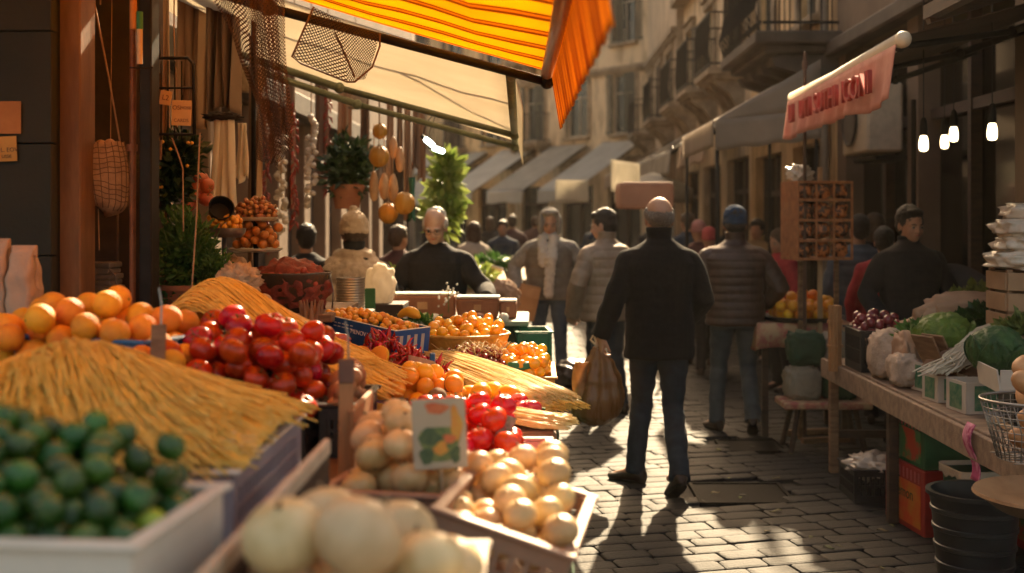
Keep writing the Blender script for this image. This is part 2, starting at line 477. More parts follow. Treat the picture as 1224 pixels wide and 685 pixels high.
# ================= facades =================
def wframe(lx, lz, ww, wh, wallo, sh, rng, pane, shopen=True):
    """window part with pane, sill and shutters; local facade coordinates, front plane y=0, street at -y"""
    f = MB(); t = .06
    for s in (-1, 1):
        f.box((s*(ww/2-t/2), .12, 0), (t, .07, wh)); 
    for s in (-1, 1): f.box((0, .12, s*(wh/2-t/2)), (ww-2*t, .07, t))
    f.box((0, .12, wh*.18), (ww-2*t, .05, .05)); f.box((0, .121, -wh*.16), (.05, .05, wh*.62))
    o = f.build('window', M('window_paint', (.38,.32,.24), rough=.6), wallo); o.location = (lx, 0, lz)
    MB().box((0,.13,0), (ww-2*t+.004, .012, wh-2*t+.004)).build('pane', pane, o)
    s_ = MB(); s_.box((0,-.05,-wh/2-.05), (ww+.22, .18, .08), bev=.01); s_.build('sill', stone_t, o)
    s_ = MB()
    for s in (-1, 1): s_.box((s*(ww/2+.07), -.02, 0), (.13, .06, wh), bev=.006)
    s_.box((0,-.03,wh/2+.09), (ww+.36, .10, .16), bev=.012); s_.box((0,-.055,wh/2+.19), (ww+.44, .16, .05), bev=.01)
    s_.build('surround', stone_t, o)
    if sh:
        for s in (-1, 1):
            q = MB(); w2 = ww/2-.01
            a = rng.choice([0.08, 2.9, 2.9, 1.9]) if shopen else .02
            n = int(wh/.075)
            for k in range(n): q.box((s*(-w2/2), 0, -wh/2+.06+(wh-.12)*k/(n-1)), (w2-.10, .022, .05), rot=(.5,0,0))
            for e in (.03, w2-.03): q.box((-s*e, 0, 0), (.05, .035, wh-.02))
            for e in (-1, 1): q.box((-s*w2/2, 0, e*(wh/2-.05)), (w2-.115, .034, .08))
            p = q.build('shutter', sh, o); p.location = (s*ww/2, -.06, 0); p.rotation_euler = (0, 0, -s*a)
    return o
def balcony(wallo, lx, lz, ww, dp, rng, dark=False):
    st = stone_d if dark else stone_t
    b = MB(); b.box((0,-dp/2,0), (ww, dp, .12), bev=.02); b.box((0,-dp/2+.03,-.09), (ww-.12, dp-.1, .06), bev=.01)
    for s in (-1, 0, 1):
        b.poly([(0,-.12),(0,-.62),(.12,-.55),(.25,-.34),(dp-.18,-.22),(dp-.12,-.12)], .14, Matrix.Translation((s*(ww/2-.22)-.07,0,0)) @ Matrix.Rotation(R(-90),4,'Z'))
    o = b.build('balcony', st, wallo); o.location = (lx, 0, lz)
    r = MB(); hh = .95
    for zz in (.12, hh): 
        r.box((0,-dp+.04,zz), (ww-.04,.03,.03)); 
        for s in (-1,1): r.box((s*(ww/2-.03),-dp/2-.0,zz), (.03,dp-.1,.028))
    n = int(ww/.11)
    for k in range(n+1): r.tube([(-ww/2+.03+(ww-.06)*k/n,-dp+.04,.06),(-ww/2+.03+(ww-.06)*k/n,-dp+.04-.03*math.sin(1.2),.35),(-ww/2+.03+(ww-.06)*k/n,-dp+.04,hh)], .008, n=5)
    for s in (-1,1):
        for k in range(1,int(dp/.11)): r.tube([(s*(ww/2-.03),-.11*k,.06),(s*(ww/2-.03),-.11*k,hh)], .008, n=5)
    r.build('railing', black_m, o)
    return o
def facade(loc, rz, W, Ht, label, wall, cols, base=3.3, fl=2.7, sh=None, bal=(), seed=1, shop=True, shopcol=None, trim=stone_t, wh=1.55, ww=.95, pane=glass_sky, depth=2.5, name='building'):
    rng = random.Random(seed)
    t = thing(name, label, 'building', loc, rz)
    mb = MB(); th = .3
    xs = [-W/2+W*(i+.5)/cols for i in range(cols)]
    nf = max(1, int((Ht-base)/fl))
    # ground floor: piers and a lintel band
    ow = W/cols-.7; oh = base-.75
    edges = [-W/2]
    for x in xs: edges += [x-ow/2, x+ow/2]
    edges.append(W/2)
    for i in range(0, len(edges), 2):
        a, b = edges[i], edges[i+1]; mb.box(((a+b)/2, th/2, oh/2), (b-a, th, oh))
    mb.box((0, th/2, (oh+base)/2), (W, th, base-oh))
    z = base
    for f in range(nf+1):
        top = min(Ht, z+fl)
        if top-z < .4: break
        if top-z < fl-.05:
            mb.box((0, th/2, (z+top)/2), (W, th, top-z)); z = top; break
        sb = .75; 
        mb.box((0, th/2, z+sb/2), (W, th, sb)); mb.box((0, th/2, (z+sb+wh+top)/2), (W, th, top-z-sb-wh))
        e2 = [-W/2]
        for x in xs: e2 += [x-ww/2, x+ww/2]
        e2.append(W/2)
        for i in range(0, len(e2), 2):
            a, b = e2[i], e2[i+1]; mb.box(((a+b)/2, th/2, z+sb+wh/2), (b-a, th, wh))
        z = top
    # side walls, back and roof make it a block
    for s in (-1, 1): mb.box((s*(W/2-th/2), th+(depth-th)/2, Ht/2), (th, depth-th, Ht))
    mb.box((0, depth+.1, Ht/2), (W, .2, Ht))
    wo_ = mb.build('wall', wall, t)
    MB().box((0, depth/2+.05, Ht+.1), (W+.02, depth+.5, .2)).build('roof', M('roof_tile', (.28,.13,.08), rough=.85), t)
    c = MB()
    for f in range(nf+1):
        zz = base+f*fl
        if zz > Ht-.2: break
        c.box((0, -.05, zz), (W+.01, .16, .14), bev=.015); c.box((0, -.025, zz-.12), (W+.01, .09, .08), bev=.01)
    c.box((0, -.14, Ht-.06), (W+.02, .34, .2), bev=.02)
    c.build('cornice', trim, t)
    z = base; f = 0
    while z+fl <= Ht+.01:
        for i, x in enumerate(xs):
            wframe(x, z+.75+wh/2, ww, wh, wo_, sh if rng.random() < .8 else None, rng, pane)
            if (f, i) in bal: balcony(wo_, x, z+.62, ww+.75, .62, rng)
        z += fl; f += 1
    if shop:
        for x in xs:
            g = MB(); g.box((x, .22, oh/2+.15), (ow+.004, .02, oh-.3)); g.build('shop_window', glass_d, t)
            g = MB()
            for s in (-1, 0, 1): g.box((x+s*(ow/2-.04), .17, oh/2), (.07, .08, oh))
            g.box((x, .171, oh-.55), (ow-.1, .07, .08)); g.box((x, .171, .2), (ow-.1, .075, .4))
            g.build('shop_frame', shopcol or wood_d, t)
    else:
        for x in xs:
            g = MB(); g.box((x, depth*.55, oh/2), (ow+.5, .06, oh)); g.build('shop_back', shop_in, t)
    return t, wo_
# right side, facing the street (-X): local x runs towards the camera
XR = 3.35
facade((XR, 15.6, 0), R(-90), 5.2, 6.05, 'ochre plastered house with a dark stone balcony above the grey market canopy', plaster_y, 2, base=3.3, sh=shut_b, seed=2, ww=1.0, wh=1.7)
facade((XR+.05, 22.6, 0), R(-90), 8.6, 6.6, 'tan plastered house with iron balconies and tall shuttered windows on the right of the street', plaster_p, 3, base=3.4, fl=3.1, sh=shut_g, bal={(0,0),(0,1),(0,2),(1,1)}, seed=3)
facade((XR-.1, 30.4, 0), R(-90), 6.8, 8.4, 'grey brown house with small balconies far down the right side of the street', plaster_g, 3, base=3.3, sh=shut_b, bal={(0,0),(0,2),(1,0),(1,1),(1,2)}, seed=4)
# the street bends left at its end: three houses face back towards the market
a0 = Vector((3.3, 34.0, 0)); dr = Vector((-.62, .78, 0)).normalized()
rzb = math.atan2(dr.y, dr.x)+PI
for k, (w_, h_, lab, wl, sd) in enumerate(((6.4, 9.8, 'hazy pale house with shuttered windows at the bend of the street', plaster_p, 5), (7.0, 9.6, 'hazy ochre house beyond the bend behind the cream awning', plaster_y, 6), (8.0, 10.0, 'hazy grey house farthest left at the end of the street', plaster_g, 7))):
    off = (0, 6.5, 13.6)[k]
    c = a0+dr*(off+w_/2)
    facade(c, rzb, w_, h_, lab, wl, 3, base=3.4, sh=shut_g if k != 1 else shut_b, bal={(0,1)} if k else {(0,0),(1,0)}, seed=sd, ww=1.0, wh=1.8)
# left side beyond the hanging goods
facade((-3.4, 25.5, 0), R(90), 15, 9.5, 'shaded grey house on the left side of the street behind the market stalls', plaster_g, 5, base=3.4, sh=shut_g, bal={(0,1),(0,3)}, seed=8)

# right corner shop: dark, close, open front with hanging bulbs
def corner_shop():
    t = thing('building', 'dark shop front with black glazed bays under the pink awning', 'building', (XR, 9.2, 0), R(-90))
    W, Ht = 7.6, 8.2
    mb = MB()
    mb.box((0,.15,5.85), (W,.3,4.7)); 
    for x, w_ in ((-W/2+.18,.36),(-1.2,.3),(1.1,.16),(W/2-.2,.4)): mb.box((x,.15,1.75), (w_,.3,3.5))
    for s in (-1,1): mb.box((s*(W/2-.15),1.7,4.1),(.3,2.8,8.2))
    mb.box((0,3.2,4.1),(W,.2,8.2)); mb.box((0,1.7,3.45),(W-.6,2.8,.1))
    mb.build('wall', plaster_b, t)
    MB().box((0,1.6,8.3),(W+.02,3.6,.2)).build('roof', M('roof_tile', (.28,.13,.08)), t)
    f = MB()
    for x in (-2.35,-.1,2.3): f.box((x,.14,1.7),(.07,.09,3.4))
    for z in (.45,2.55): f.box((0,.141,z),(W-.7,.07,.09))
    f.build('shop_frame', wood_d, t)
    MB().box((0,.2,1.85),(W-.7,.012,2.7)).build('shop_window', M('shop_glass', (.02,.018,.016), rough=.08, trans=.85, rvar=.03), t)
    s = MB()
    for z in (.5,.95,1.4,1.85,2.3): s.box((0,1.9,z),(W-1.0,.35,.035))
    for x in (-3.2,-1.6,0,1.6,3.2): s.box((x,1.9,1.3),(.04,.34,2.5))
    s.build('shelf_unit', wood_w, t)
    rng = random.Random(5); g = MB()
    for z in (.52,.97,1.42,1.87,2.32):
        x = -3.1
        while x < 3.1:
            h = rng.uniform(.15,.33); r = rng.uniform(.04,.07)
            g.lathe([(r,0),(r,h*.65),(r*.4,h*.8),(r*.4,h),(0,h)], (x,1.85,z), n=10); x += rng.uniform(.13,.3)
    g.build('shelf_goods', M('jar_goods', (.16,.09,.04), (.34,.22,.12), rough=.4, scale=2), t)
    cc = MB()
    cc.box((0,-.06,3.5),(W+.01,.2,.16),bev=.02); cc.box((0,-.03,5.9),(W+.01,.12,.12),bev=.02); cc.build('cornice', stone_d, t)
    return t
corner_shop()

# dark stone balcony that hangs over the grey canopy (real size, on its own wall bracket)
bt = thing('balcony_block', 'dark stone balcony with an iron railing above the grey canopy and pink awning', 'balcony', (XR, 14.0, 3.62), R(-90))
def big_balcony(t):
    b = MB(); W_, D_ = 2.5, .95
    b.box((0,-D_/2,0),(W_,D_,.14),bev=.02); b.box((0,-D_/2+.05,-.11),(W_-.2,D_-.14,.09),bev=.02); b.box((0,-D_/2+.12,-.2),(W_-.4,D_-.3,.09),bev=.02)
    b.build('slab', stone_d, t)
    for s in (-1,-.33,.33,1):
        q = MB(); q.poly([(0,-.2),(0,-.75),(.14,-.66),(.3,-.42),(D_-.25,-.3),(D_-.2,-.2)], .16, Matrix.Translation((s*(W_/2-.25)-.08,0,0)) @ Matrix.Rotation(R(-90),4,'Z'))
        q.build('bracket', stone_d, t)
    r = MB()
    for zz in (.16,1.0):
        r.box((0,-D_+.05,zz),(W_-.04,.035,.035))
        for s in (-1,1): r.box((s*(W_/2-.03),-D_/2+.02,zz),(.03,D_-.12,.03))
    for k in range(23):
        x = -W_/2+.04+(W_-.08)*k/22; r.tube([(x,-D_+.05,.07),(x,-D_-.01,.3),(x,-D_+.05,.6),(x,-D_+.05,1.0)], .009, n=5)
    for s in (-1,1):
        for k in range(1,8): r.tube([(s*(W_/2-.03),-.115*k,.07),(s*(W_/2-.03),-.115*k,1.0)], .009, n=5)
    r.build('railing', black_m, t)
big_balcony(bt)
# drain pipe, cables and lamp on the ochre house
def wall_bits():
    p = MB(); p.tube([(XR-.08,13.25,0),(XR-.08,13.25,8)], .05, n=10); 
    for z in (1,3,5,7): p.lathe([(.05,-.03),(.062,-.03),(.062,.03),(.05,.03)], (XR-.08,13.25,z), n=10)
    tag(p.build('drain_pipe', M('drain_zinc', (.24,.20,.16), rough=.6, metal=.3), smooth=True, auto=40), 'tall round drain pipe on the wall beside the ochre house', 'pipe')
    t = thing('air_conditioner', 'boxy beige air conditioner hung on the wall under the pink awning', 'air conditioner', (XR-.22, 10.9, 2.55), R(-90))
    MB().box((0,0,0),(.85,.32,.62),bev=.02).build('casing', M('ac_paint', (.42,.34,.25), rough=.55), t)
    MB().lathe([(.0,0),(.22,0),(.24,.02),(.22,.03),(.20,.012),(0,.012)], (-.12,-.165,0), rot=(R(90),0,0)).build('fan_grille', stone_d, t)
    MB().box((0,.08,-.36),(.7,.3,.04)).build('bracket', black_m, t)
wall_bits()

# ================= awnings =================
def awning(label, a, b, wv, mat, valmat=None, vh=.22, group=None, sag=.04, bar=None, scal=0, fa=.012, arms=(0.02,.98), barr=.028, folds=0, vout=.02, mid=(), armm=None):
    """a,b: ends of the front bar; wv: vector from the bar back up to the wall"""
    a, b, wv = Vector(a), Vector(b), Vector(wv)
    t = thing('awning', label, 'awning', a, group=group)
    d = b-a
    def cloth(u, v):
        s = -sag*math.sin(PI*u)*(.5+.5*math.sin(PI*v)) + .012*math.sin(u*PI*9+v*2)*(1-abs(2*v-1))
        return d*v + wv*u + Vector((0,0,s+.02))
    MB().grid(cloth, 16, 28).build('cloth', mat, t, smooth=True, solid=.004)
    bm_ = MB(); bm_.tube([Vector((0,0,0)), d*.5+Vector((0,0,-.015)), d], barr, n=12); 
    for e in (Vector((0,0,0)), d): bm_.ball(e, barr*1.04, u=12, v=8)
    bm_.build('front_bar', bar or white_m, t, smooth=True)
    if valmat:
        dn = d.normalized(); on = Vector((-wv.x, -wv.y, 0)).normalized()
        L = d.length
        def val(u, v):
            x = v*L
            w = math.sin(x*folds)*fa*u+math.sin(x*folds*.37+1)*fa*u if folds else 0
            h = vh*(1+(.015 if fa < .01 else .06)*math.sin(x*5.1)+(.10*abs(math.sin(x*scal)) if scal else 0))
            return d*v + Vector((0,0,-barr*.6-h*u)) + on*(barr*.9+vout*u+w)
        MB().grid(val, 8, max(30, int(L*(folds or 10)*2.2)) if folds else 60).build('valance', valmat, t, smooth=True, solid=.003)
    for q in arms:
        p0 = d*q+Vector((0,0,-.03)); p2 = d*q+wv+Vector((0,0,-.08)); p1 = (p0+p2)/2+d.normalized()*(.28 if q < .5 else -.28)+Vector((0,0,-.06))
        m_ = MB(); m_.tube([p0,p1], .018, n=8); m_.tube([p1,p2], .022, n=8); m_.ball(p1, .032, u=10, v=6); m_.ball(p0, .03, u=10, v=6)
        m_.build('folding_arm', armm or black_m, t, smooth=True)
    return t
# 1. the yellow striped awning over the near stall
ya, yb = Vector((.085, 2.15, 2.22)), Vector((.045, 4.70, 2.22)); ywv = Vector((-2.1, 0, .66))
yel = stripe_mat('yellow_stripes', (.92,.56,.025), (.36,.12,.015), .29, .62, 'Y', translucent=.75, cc=(.80,.36,.02))
ora = stripe_mat('orange_valance', (.86,.40,.03), (.55,.17,.015), .085, .55, 'Y', translucent=.6)
yt = awning('yellow and orange striped awning with an orange pleated valance over the fruit stall', ya, yb, ywv, yel, ora, vh=.20, sag=.05, bar=M('brown_bar', (.22,.11,.05), (.30,.16,.08), rough=.45, coat=.3), folds=90, vout=.035, fa=.0022, arms=(.985,), barr=.024)
# ================= fruit =================
FM = {}
def fruit(key, name, cat, label, mk):
    if key not in FM: FM[key] = mk()
    me, child = FM[key]
    o = bpy.data.objects.new(name, me); link(o); tag(o, label, cat)
    if child:
        for (cn, cm) in child:
            c = bpy.data.objects.new(cn, cm); link(c, o)
    return o
def shape(fn, mat, u=28, v=18):
    mb = MB(); mb.ball((0,0,0), 1, u=u, v=v, fn=fn)
    me = mb.mesh('fruit', True); me.materials.append(mat); return me
orange_m = M('orange_peel', (.70,.24,.010), (.90,.42,.02), rough=.44, scale=16, bump=.5, bscale=200, hue=.018, rnd=.16, sss=.12, spec=.5)
tomato_m = M('tomato_skin', (.32,.005,.002), (.54,.028,.004), rough=.30, scale=28, hue=.014, rnd=.28, bump=.12, bscale=60, sss=.06, coat=.08, spec=.4)
tomato_b = M('tomato_bright', (.56,.010,.005), (.74,.05,.010), rough=.2, scale=28, hue=.014, rnd=.15, sss=.1, coat=.15)
lime_m = M('lime_skin', (.010,.052,.006), (.055,.15,.011), rough=.26, scale=38, bump=.35, bscale=160, hue=.035, rnd=.45, sss=.02, coat=.35, contrast=(.3,.7))
limey_m = M('lime_yellow', (.28,.42,.02), (.45,.5,.04), rough=.30, scale=9, bump=.25, bscale=200, hue=.02, rnd=.2, sss=.05, coat=.2)
onion_m = M('onion_skin', (.60,.38,.15), (.74,.52,.25), rough=.4, scale=4, hue=.012, rnd=.14, sss=.06, stretch=(5,5,.5), bump=.25, bscale=12, coat=.15)
wonion_m = M('white_onion_skin', (.56,.39,.19), (.76,.58,.34), rough=.4, scale=4, hue=.01, rnd=.1, sss=.08, stretch=(4,4,.5), bump=.12, bscale=10, coat=.15)
stem_g = M('stem_green', (.04,.10,.02), (.08,.17,.03), rough=.6, scale=30)
stem_b = M('dry_stem', (.20,.12,.06), (.32,.2,.1), rough=.8, scale=30)
plum_m = M('yellow_plum', (.86,.36,.01), (.95,.52,.03), rough=.25, scale=4, hue=.015, rnd=.1, sss=.12, coat=.3)
cherry_m = M('cherry_skin', (.16,.004,.004), (.32,.012,.010), rough=.12, scale=4, hue=.01, rnd=.4, coat=.6)
chili_m = M('chili_skin', (.34,.006,.008), (.58,.016,.014), rough=.18, scale=6, hue=.01, rnd=.35, coat=.4)
pepper_m = M('yellow_pepper', (.72,.36,.015), (.86,.48,.03), rough=.22, scale=4, coat=.4)
def mk_orange():
    def fn(c):
        r = 1+.012*noise.noise(c*2.5); z = c.z
        r -= .05*math.exp(-((c.x**2+c.y**2)/.012)) if z > 0 else 0
        return Vector((c.x*r, c.y*r, z*.96*r))
    me = shape(fn, orange_m)
    for v in me.vertices: v.co *= .0375
    s = MB(); s.lathe([(0,.0338),(.0035,.0345),(.0025,.0362),(0,.0365)], n=8); sm = s.mesh('st', True); sm.materials.append(stem_g)
    return me, [('stem', sm)]
def orange_src(): return fruit('orange', 'orange', 'orange', 'orange', mk_orange)
def mk_tomato(mat=None, lob=.035):
    def mk():
        def fn(c):
            a = math.atan2(c.y, c.x); rr = math.hypot(c.x, c.y)
            k = 1+lob*math.cos(5*a)*rr+.02*noise.noise(c*2)
            d = .17*math.exp(-(rr**2)/.05) if c.z > 0 else .05*math.exp(-(rr**2)/.03)
            return Vector((c.x*k, c.y*k, c.z*(.84)-math.copysign(d, c.z)))
        me = shape(fn, mat or tomato_m)
        for v in me.vertices: v.co *= .036
        s = MB(); bm = s.bm
        for k in range(5):
            a = 2*PI*k/5; pts = [Vector((0,0,.0245)), Vector((.007*math.cos(a-.35),.007*math.sin(a-.35),.0262)), Vector((.020*math.cos(a),.020*math.sin(a),.0305)), Vector((.007*math.cos(a+.35),.007*math.sin(a+.35),.0262))]
            bm.faces.new([bm.verts.new(p) for p in pts])
        s.tube([(0,0,.024),(.001,0,.031),(.003,.001,.035)], .0016, n=6)
        sm = s.mesh('cx', True); sm.materials.append(stem_g)
        return me, [('calyx', sm)]
    return mk
def tomato_src(): return fruit('tomato', 'tomato', 'tomato', 'tomato', mk_tomato())
def tomatob_src(): return fruit('tomatob', 'tomato', 'tomato', 'tomato', mk_tomato(tomato_b, .05))
def mk_lime(mat):
    def mk():
        def fn(c):
            z = c.z*1.10; e = max(0, abs(c.z)-.86)
            return Vector((c.x*(1-.0*e), c.y, z+math.copysign(e*.9, c.z)))*(1+.015*noise.noise(c*3))
        me = shape(fn, mat, 24, 16)
        for v in me.vertices: v.co *= .020
        s = MB(); s.lathe([(0,.0238),(.0022,.0240),(.0018,.0250),(0,.0252)], n=6); sm = s.mesh('st', True); sm.materials.append(stem_b)
        return me, [('stem', sm)]
    return mk
def lime_src(): return fruit('lime', 'lime', 'lime', 'lime', mk_lime(lime_m))
def limey_src(): return fruit('limey', 'lime', 'lime', 'lime', mk_lime(limey_m))
def mk_onion(mat, sq, r):
    def mk():
        def fn(c):
            rr = math.hypot(c.x, c.y); a = math.atan2(c.y, c.x)
            k = 1+.02*noise.noise(c*1.7)+.006*math.cos(8*a)*rr
            z = c.z*sq
            if c.z > 0: z += .10*math.exp(-(rr**2)/.02)-.03*math.exp(-(rr**2)/.12)
            else: z += .09*math.exp(-(rr**2)/.05)
            return Vector((c.x*k, c.y*k, z))
        me = shape(fn, mat, 32, 24)
        for v in me.vertices: v.co *= r
        s = MB(); s.tube([(0,0,r*(sq+.03)),(r*.03,0,r*(sq+.16)),(r*.08,r*.02,r*(sq+.24))], [r*.10,r*.05,r*.03], n=7); sm = s.mesh('tip', True); sm.materials.append(stem_b)
        s = MB(); s.lathe([(0,-r*(sq-.12)),(r*.12,-r*(sq-.07)),(r*.1,-r*(sq-.02)),(0,-r*(sq-.03))], n=9); s2 = s.mesh('root', True); s2.materials.append(stem_b)
        return me, [('dry_tip', sm), ('root_end', s2)]
    return mk
def onion_src(): return fruit('onion', 'onion', 'onion', 'onion', mk_onion(onion_m, .84, .045))
def wonion_src(): return fruit('wonion', 'onion', 'onion', 'onion', mk_onion(wonion_m, .86, .055))
redonion_m = M('red_onion_skin', (.13,.012,.02), (.26,.04,.05), rough=.25, scale=4, rnd=.2, coat=.3)
def onion_small(): return fruit('ronion', 'onion', 'red onion', 'red onion', mk_onion(redonion_m, .9, .03))
def mk_pepper():
    def fn(c):
        a = math.atan2(c.y, c.x); k = 1+.10*math.cos(4*a)*(1-.5*c.z); rr = math.hypot(c.x, c.y)
        return Vector((c.x*k*(.86+.14*c.z), c.y*k*(.86+.14*c.z), c.z*1.15-(.22*math.exp(-rr**2/.06) if c.z > 0 else -.1*math.exp(-rr**2/.06))))
    me = shape(fn, pepper_m, 32, 20)
    for v in me.vertices: v.co *= .038
    s = MB(); s.tube([(0,0,.032),(.002,0,.045),(.008,.002,.055)], [.008,.0045,.005], n=8); sm = s.mesh('st', True); sm.materials.append(stem_g)
    return me, [('stem', sm)]
def pepper_src(): return fruit('pepper', 'yellow_pepper', 'pepper', 'pepper', mk_pepper)
def mk_plum(mat, r, el=1.05):
    def mk():
        def fn(c):
            rr = math.hypot(c.x, c.y); k = 1-.05*math.exp(-(c.y**2)/.02)*(1 if c.x > 0 else 0)
            return Vector((c.x*k, c.y, c.z*el-(.1*math.exp(-rr**2/.04) if c.z > 0 else 0)))
        me = shape(fn, mat, 18, 12)
        for v in me.vertices: v.co *= r
        return me, None
    return mk
def plum_src(): return fruit('plum', 'yellow_plum', 'plum', 'plum', mk_plum(plum_m, .022))
def apricot_src(): return fruit('apric', 'apricot', 'apricot', 'apricot', mk_plum(M('apricot_skin', (.84,.34,.015), (.94,.47,.03), rough=.38, scale=4, hue=.015, rnd=.1, sss=.12), .031))
def mango_src(): return fruit('mango', 'mango', 'mango', 'mango', mk_plum(M('mango_skin', (.86,.36,.01), (.92,.50,.03), rough=.30, scale=3, rnd=.08, sss=.1), .04, 1.35))
def mk_cherry():
    me = shape(lambda c: Vector((c.x, c.y, c.z*.92-(.14*math.exp(-(c.x**2+c.y**2)/.06) if c.z > 0 else 0))), cherry_m, 14, 10)
    for v in me.vertices: v.co *= .0125
    s = MB(); s.tube([(0,0,.0095),(.002,.001,.022),(.007,.002,.036)], .0008, n=4); sm = s.mesh('st', True); sm.materials.append(M('cherry_stalk', (.22,.16,.05), (.34,.24,.08), rough=.6))
    return me, [('stalk', sm)]
def cherry_src(): return fruit('cherry', 'cherry', 'cherry', 'cherry', mk_cherry)
def mk_chili():
    s = MB(); pts = [(0,0,0),(.012,.001,.002),(.03,.006,.004),(.048,.016,.002),(.060,.030,-.003)]
    s.tube(pts, [.006,.0095,.0085,.005,.0012], n=9, round_=True); me = s.mesh('ch', True); me.materials.append(chili_m)
    t = MB(); t.tube([(.001,0,0),(-.010,-.002,.003),(-.020,-.001,.008)], [.005,.0016,.0018], n=6); tm = t.mesh('st', True); tm.materials.append(stem_g)
    return me, [('stem', tm)]
def chili_src(): return fruit('chili', 'chili_pepper', 'chili', 'chili', mk_chili)
def nut_src(mat, key): return fruit(key, 'nut', 'nut', 'nut', mk_plum(mat, .0095, 1.35))
def dryfruit_src(mat, key): return fruit(key, 'dried_fruit', 'dried fruit', 'dried fruit', mk_plum(mat, .019, .8))
crm = M('cream_canvas', (.74,.67,.55), (.82,.75,.63), rough=.85, scale=2.2, translucent=.58, bump=.2, bscale=150)
aw2 = awning('cream canvas awning with green folding arms over the second stall on the left', (-.10,4.80,2.23), (-.13,7.6,2.13), (-1.95,0,.64), crm, crm, vh=.12, sag=.03,
       bar=M('green_bar', (.09,.10,.06), (.14,.15,.09), rough=.5), arms=(.72,.97), barr=.022, vout=.03, armm=M('green_bar', (.09,.10,.06)))
sb = MB(); sb.tube([(0,1.2,.06),(-.6,1.2,.25),(-1.9,1.2,.66)], .02, n=8); sb.tube([(-.55,1.2,.2),(-.3,1.78,.1),(-.02,2.38,-.02)], .016, n=8)
sb.build('support_arm', M('green_bar', (.09,.10,.06)), aw2, smooth=True)
# pink valance awning with its lettering
pink = M('pink_canvas', (.62,.27,.21), (.76,.38,.30), rough=.85, scale=5, translucent=.35, bump=.3, bscale=120)
redp = M('red_letter_paint', (.36,.045,.035), (.48,.08,.06), rough=.8, scale=14)
dcan = M('brown_canvas', (.05,.03,.02), (.085,.052,.036), rough=.9, scale=3, translucent=.12)
pk = awning('dark awning with a cream front bar and a pink lettered valance on the right', (1.90,6.05,2.57), (1.98,9.0,2.57), (1.38,0,.42), dcan, pink, vh=.28, sag=.05, bar=M('cream_bar', (.66,.55,.40), (.74,.63,.48), rough=.5), scal=2.1, folds=22, vout=.03, arms=(.02,.5,.98), barr=.042)
def valtext():
    s = 'ICUNI  SUTHI  ITU LI'
    # letters read from the street side, standing on the valance
    words = (('ICONI', .62, .17), ('SUTHI', 1.32, .17), ('UTI', 1.88, .15), ('LI', 2.3, .14))
    for w_, y, z in words:
        text_part('lettering', w_, .185, redp, pk, (-.075, y, -.185), (R(90), 0, R(-90)), sx=1.15, extrude=.012)
valtext()
# the roof beam and dark second sheet over the near right stall
nb = thing('awning', 'dark brown awning sheet with wooden beams above the near right stall', 'awning', (2.0, 4.2, 2.72))
MB().grid(lambda u, v: Vector((u*1.6, v*1.75, u*.5-.03*math.sin(PI*u))), 8, 6).build('cloth', dcan, nb, smooth=True, solid=.006)
for y in (.02, .85, 1.72):
    MB().box((.8,y,.2),(1.72,.06,.07),rot=(0,-.305,0)).build('beam', wood_d, nb)
MB().box((0,.87,-.03),(.06,1.76,.07)).build('front_bar', wood_d, nb)
# grey canopy seen end on
gc = M('grey_canvas', (.50,.44,.37), (.62,.55,.47), rough=.85, scale=2.5, translucent=.6, bump=.2, bscale=120)
gt = thing('stall_canopy', 'grey beige market canopy with a flat square valance below the dark balcony', 'canopy', (2.05, 10.6, 0))
MB().grid(lambda u, v: Vector((-.42+.95*u, 0+2.2*v, 2.53+.55*u-.02*math.sin(PI*v))), 8, 8).build('roof_cloth', gc, gt, smooth=True, solid=.004)
MB().grid(lambda u, v: Vector((-.42+.95*u, -.02+.01*math.sin(u*22)*v, 2.53+.10*u-v*(.27+.01*math.sin(u*19)))), 24, 5).build('valance', gc, gt, smooth=True, solid=.004)
MB().grid(lambda u, v: Vector((-.44-.01*math.sin(u*30)*v, 2.2*u, 2.53-v*.24)), 24, 5).build('side_valance', gc, gt, smooth=True, solid=.004)
MB().grid(lambda u, v: Vector((-.42+.95*u, -.005, 2.53+.10*u+(.45*u)*v)), 6, 4).build('gable', gc, gt, smooth=True, solid=.004)
for x, y in ((-.40,.03),(-.40,2.15),(.5,.03),(.5,2.15)):
    MB().tube([(x,y,0),(x,y,2.5)], .018, n=8).build('post', black_m, gt, smooth=True)
# receding awnings down the right side
rw = random.Random(11)
tones = [M('awning_pale', (.52,.49,.42), (.66,.62,.54), rough=.85, scale=2, translucent=.55), M('awning_dusty', (.46,.36,.28), (.58,.47,.37), rough=.85, scale=2, translucent=.55), M('awning_white', (.72,.69,.62), (.82,.79,.72), rough=.85, scale=2, translucent=.6)]
desc = ('dusty awning just behind the grey canopy on the right', 'pale awning in front of the tan house with balconies', 'second pale awning below the tan house, further back', 'white awning at the far end of the straight right side', 'narrow dusty awning last before the bend')
for k, (y0, y1, x, z) in enumerate(((13.2,15.6,1.95,2.62),(16.2,18.6,1.9,2.6),(19.2,22.0,1.95,2.65),(23.0,26.0,1.85,2.65),(27.0,30.0,1.8,2.7))):
    awning(desc[k], (x,y0,z), (x,y1,z), (1.35,0,.75), tones[(1,2,0,2,1)[k]], tones[(1,0,0,2,1)[k]], vh=.32, group='awnings down the right side', sag=.05, folds=6, bar=grey_m, arms=(.02,.98))
dq = Vector((-dr.y, dr.x, 0))   # towards the market from the bent houses
dq = Vector((-.78,-.62,0))
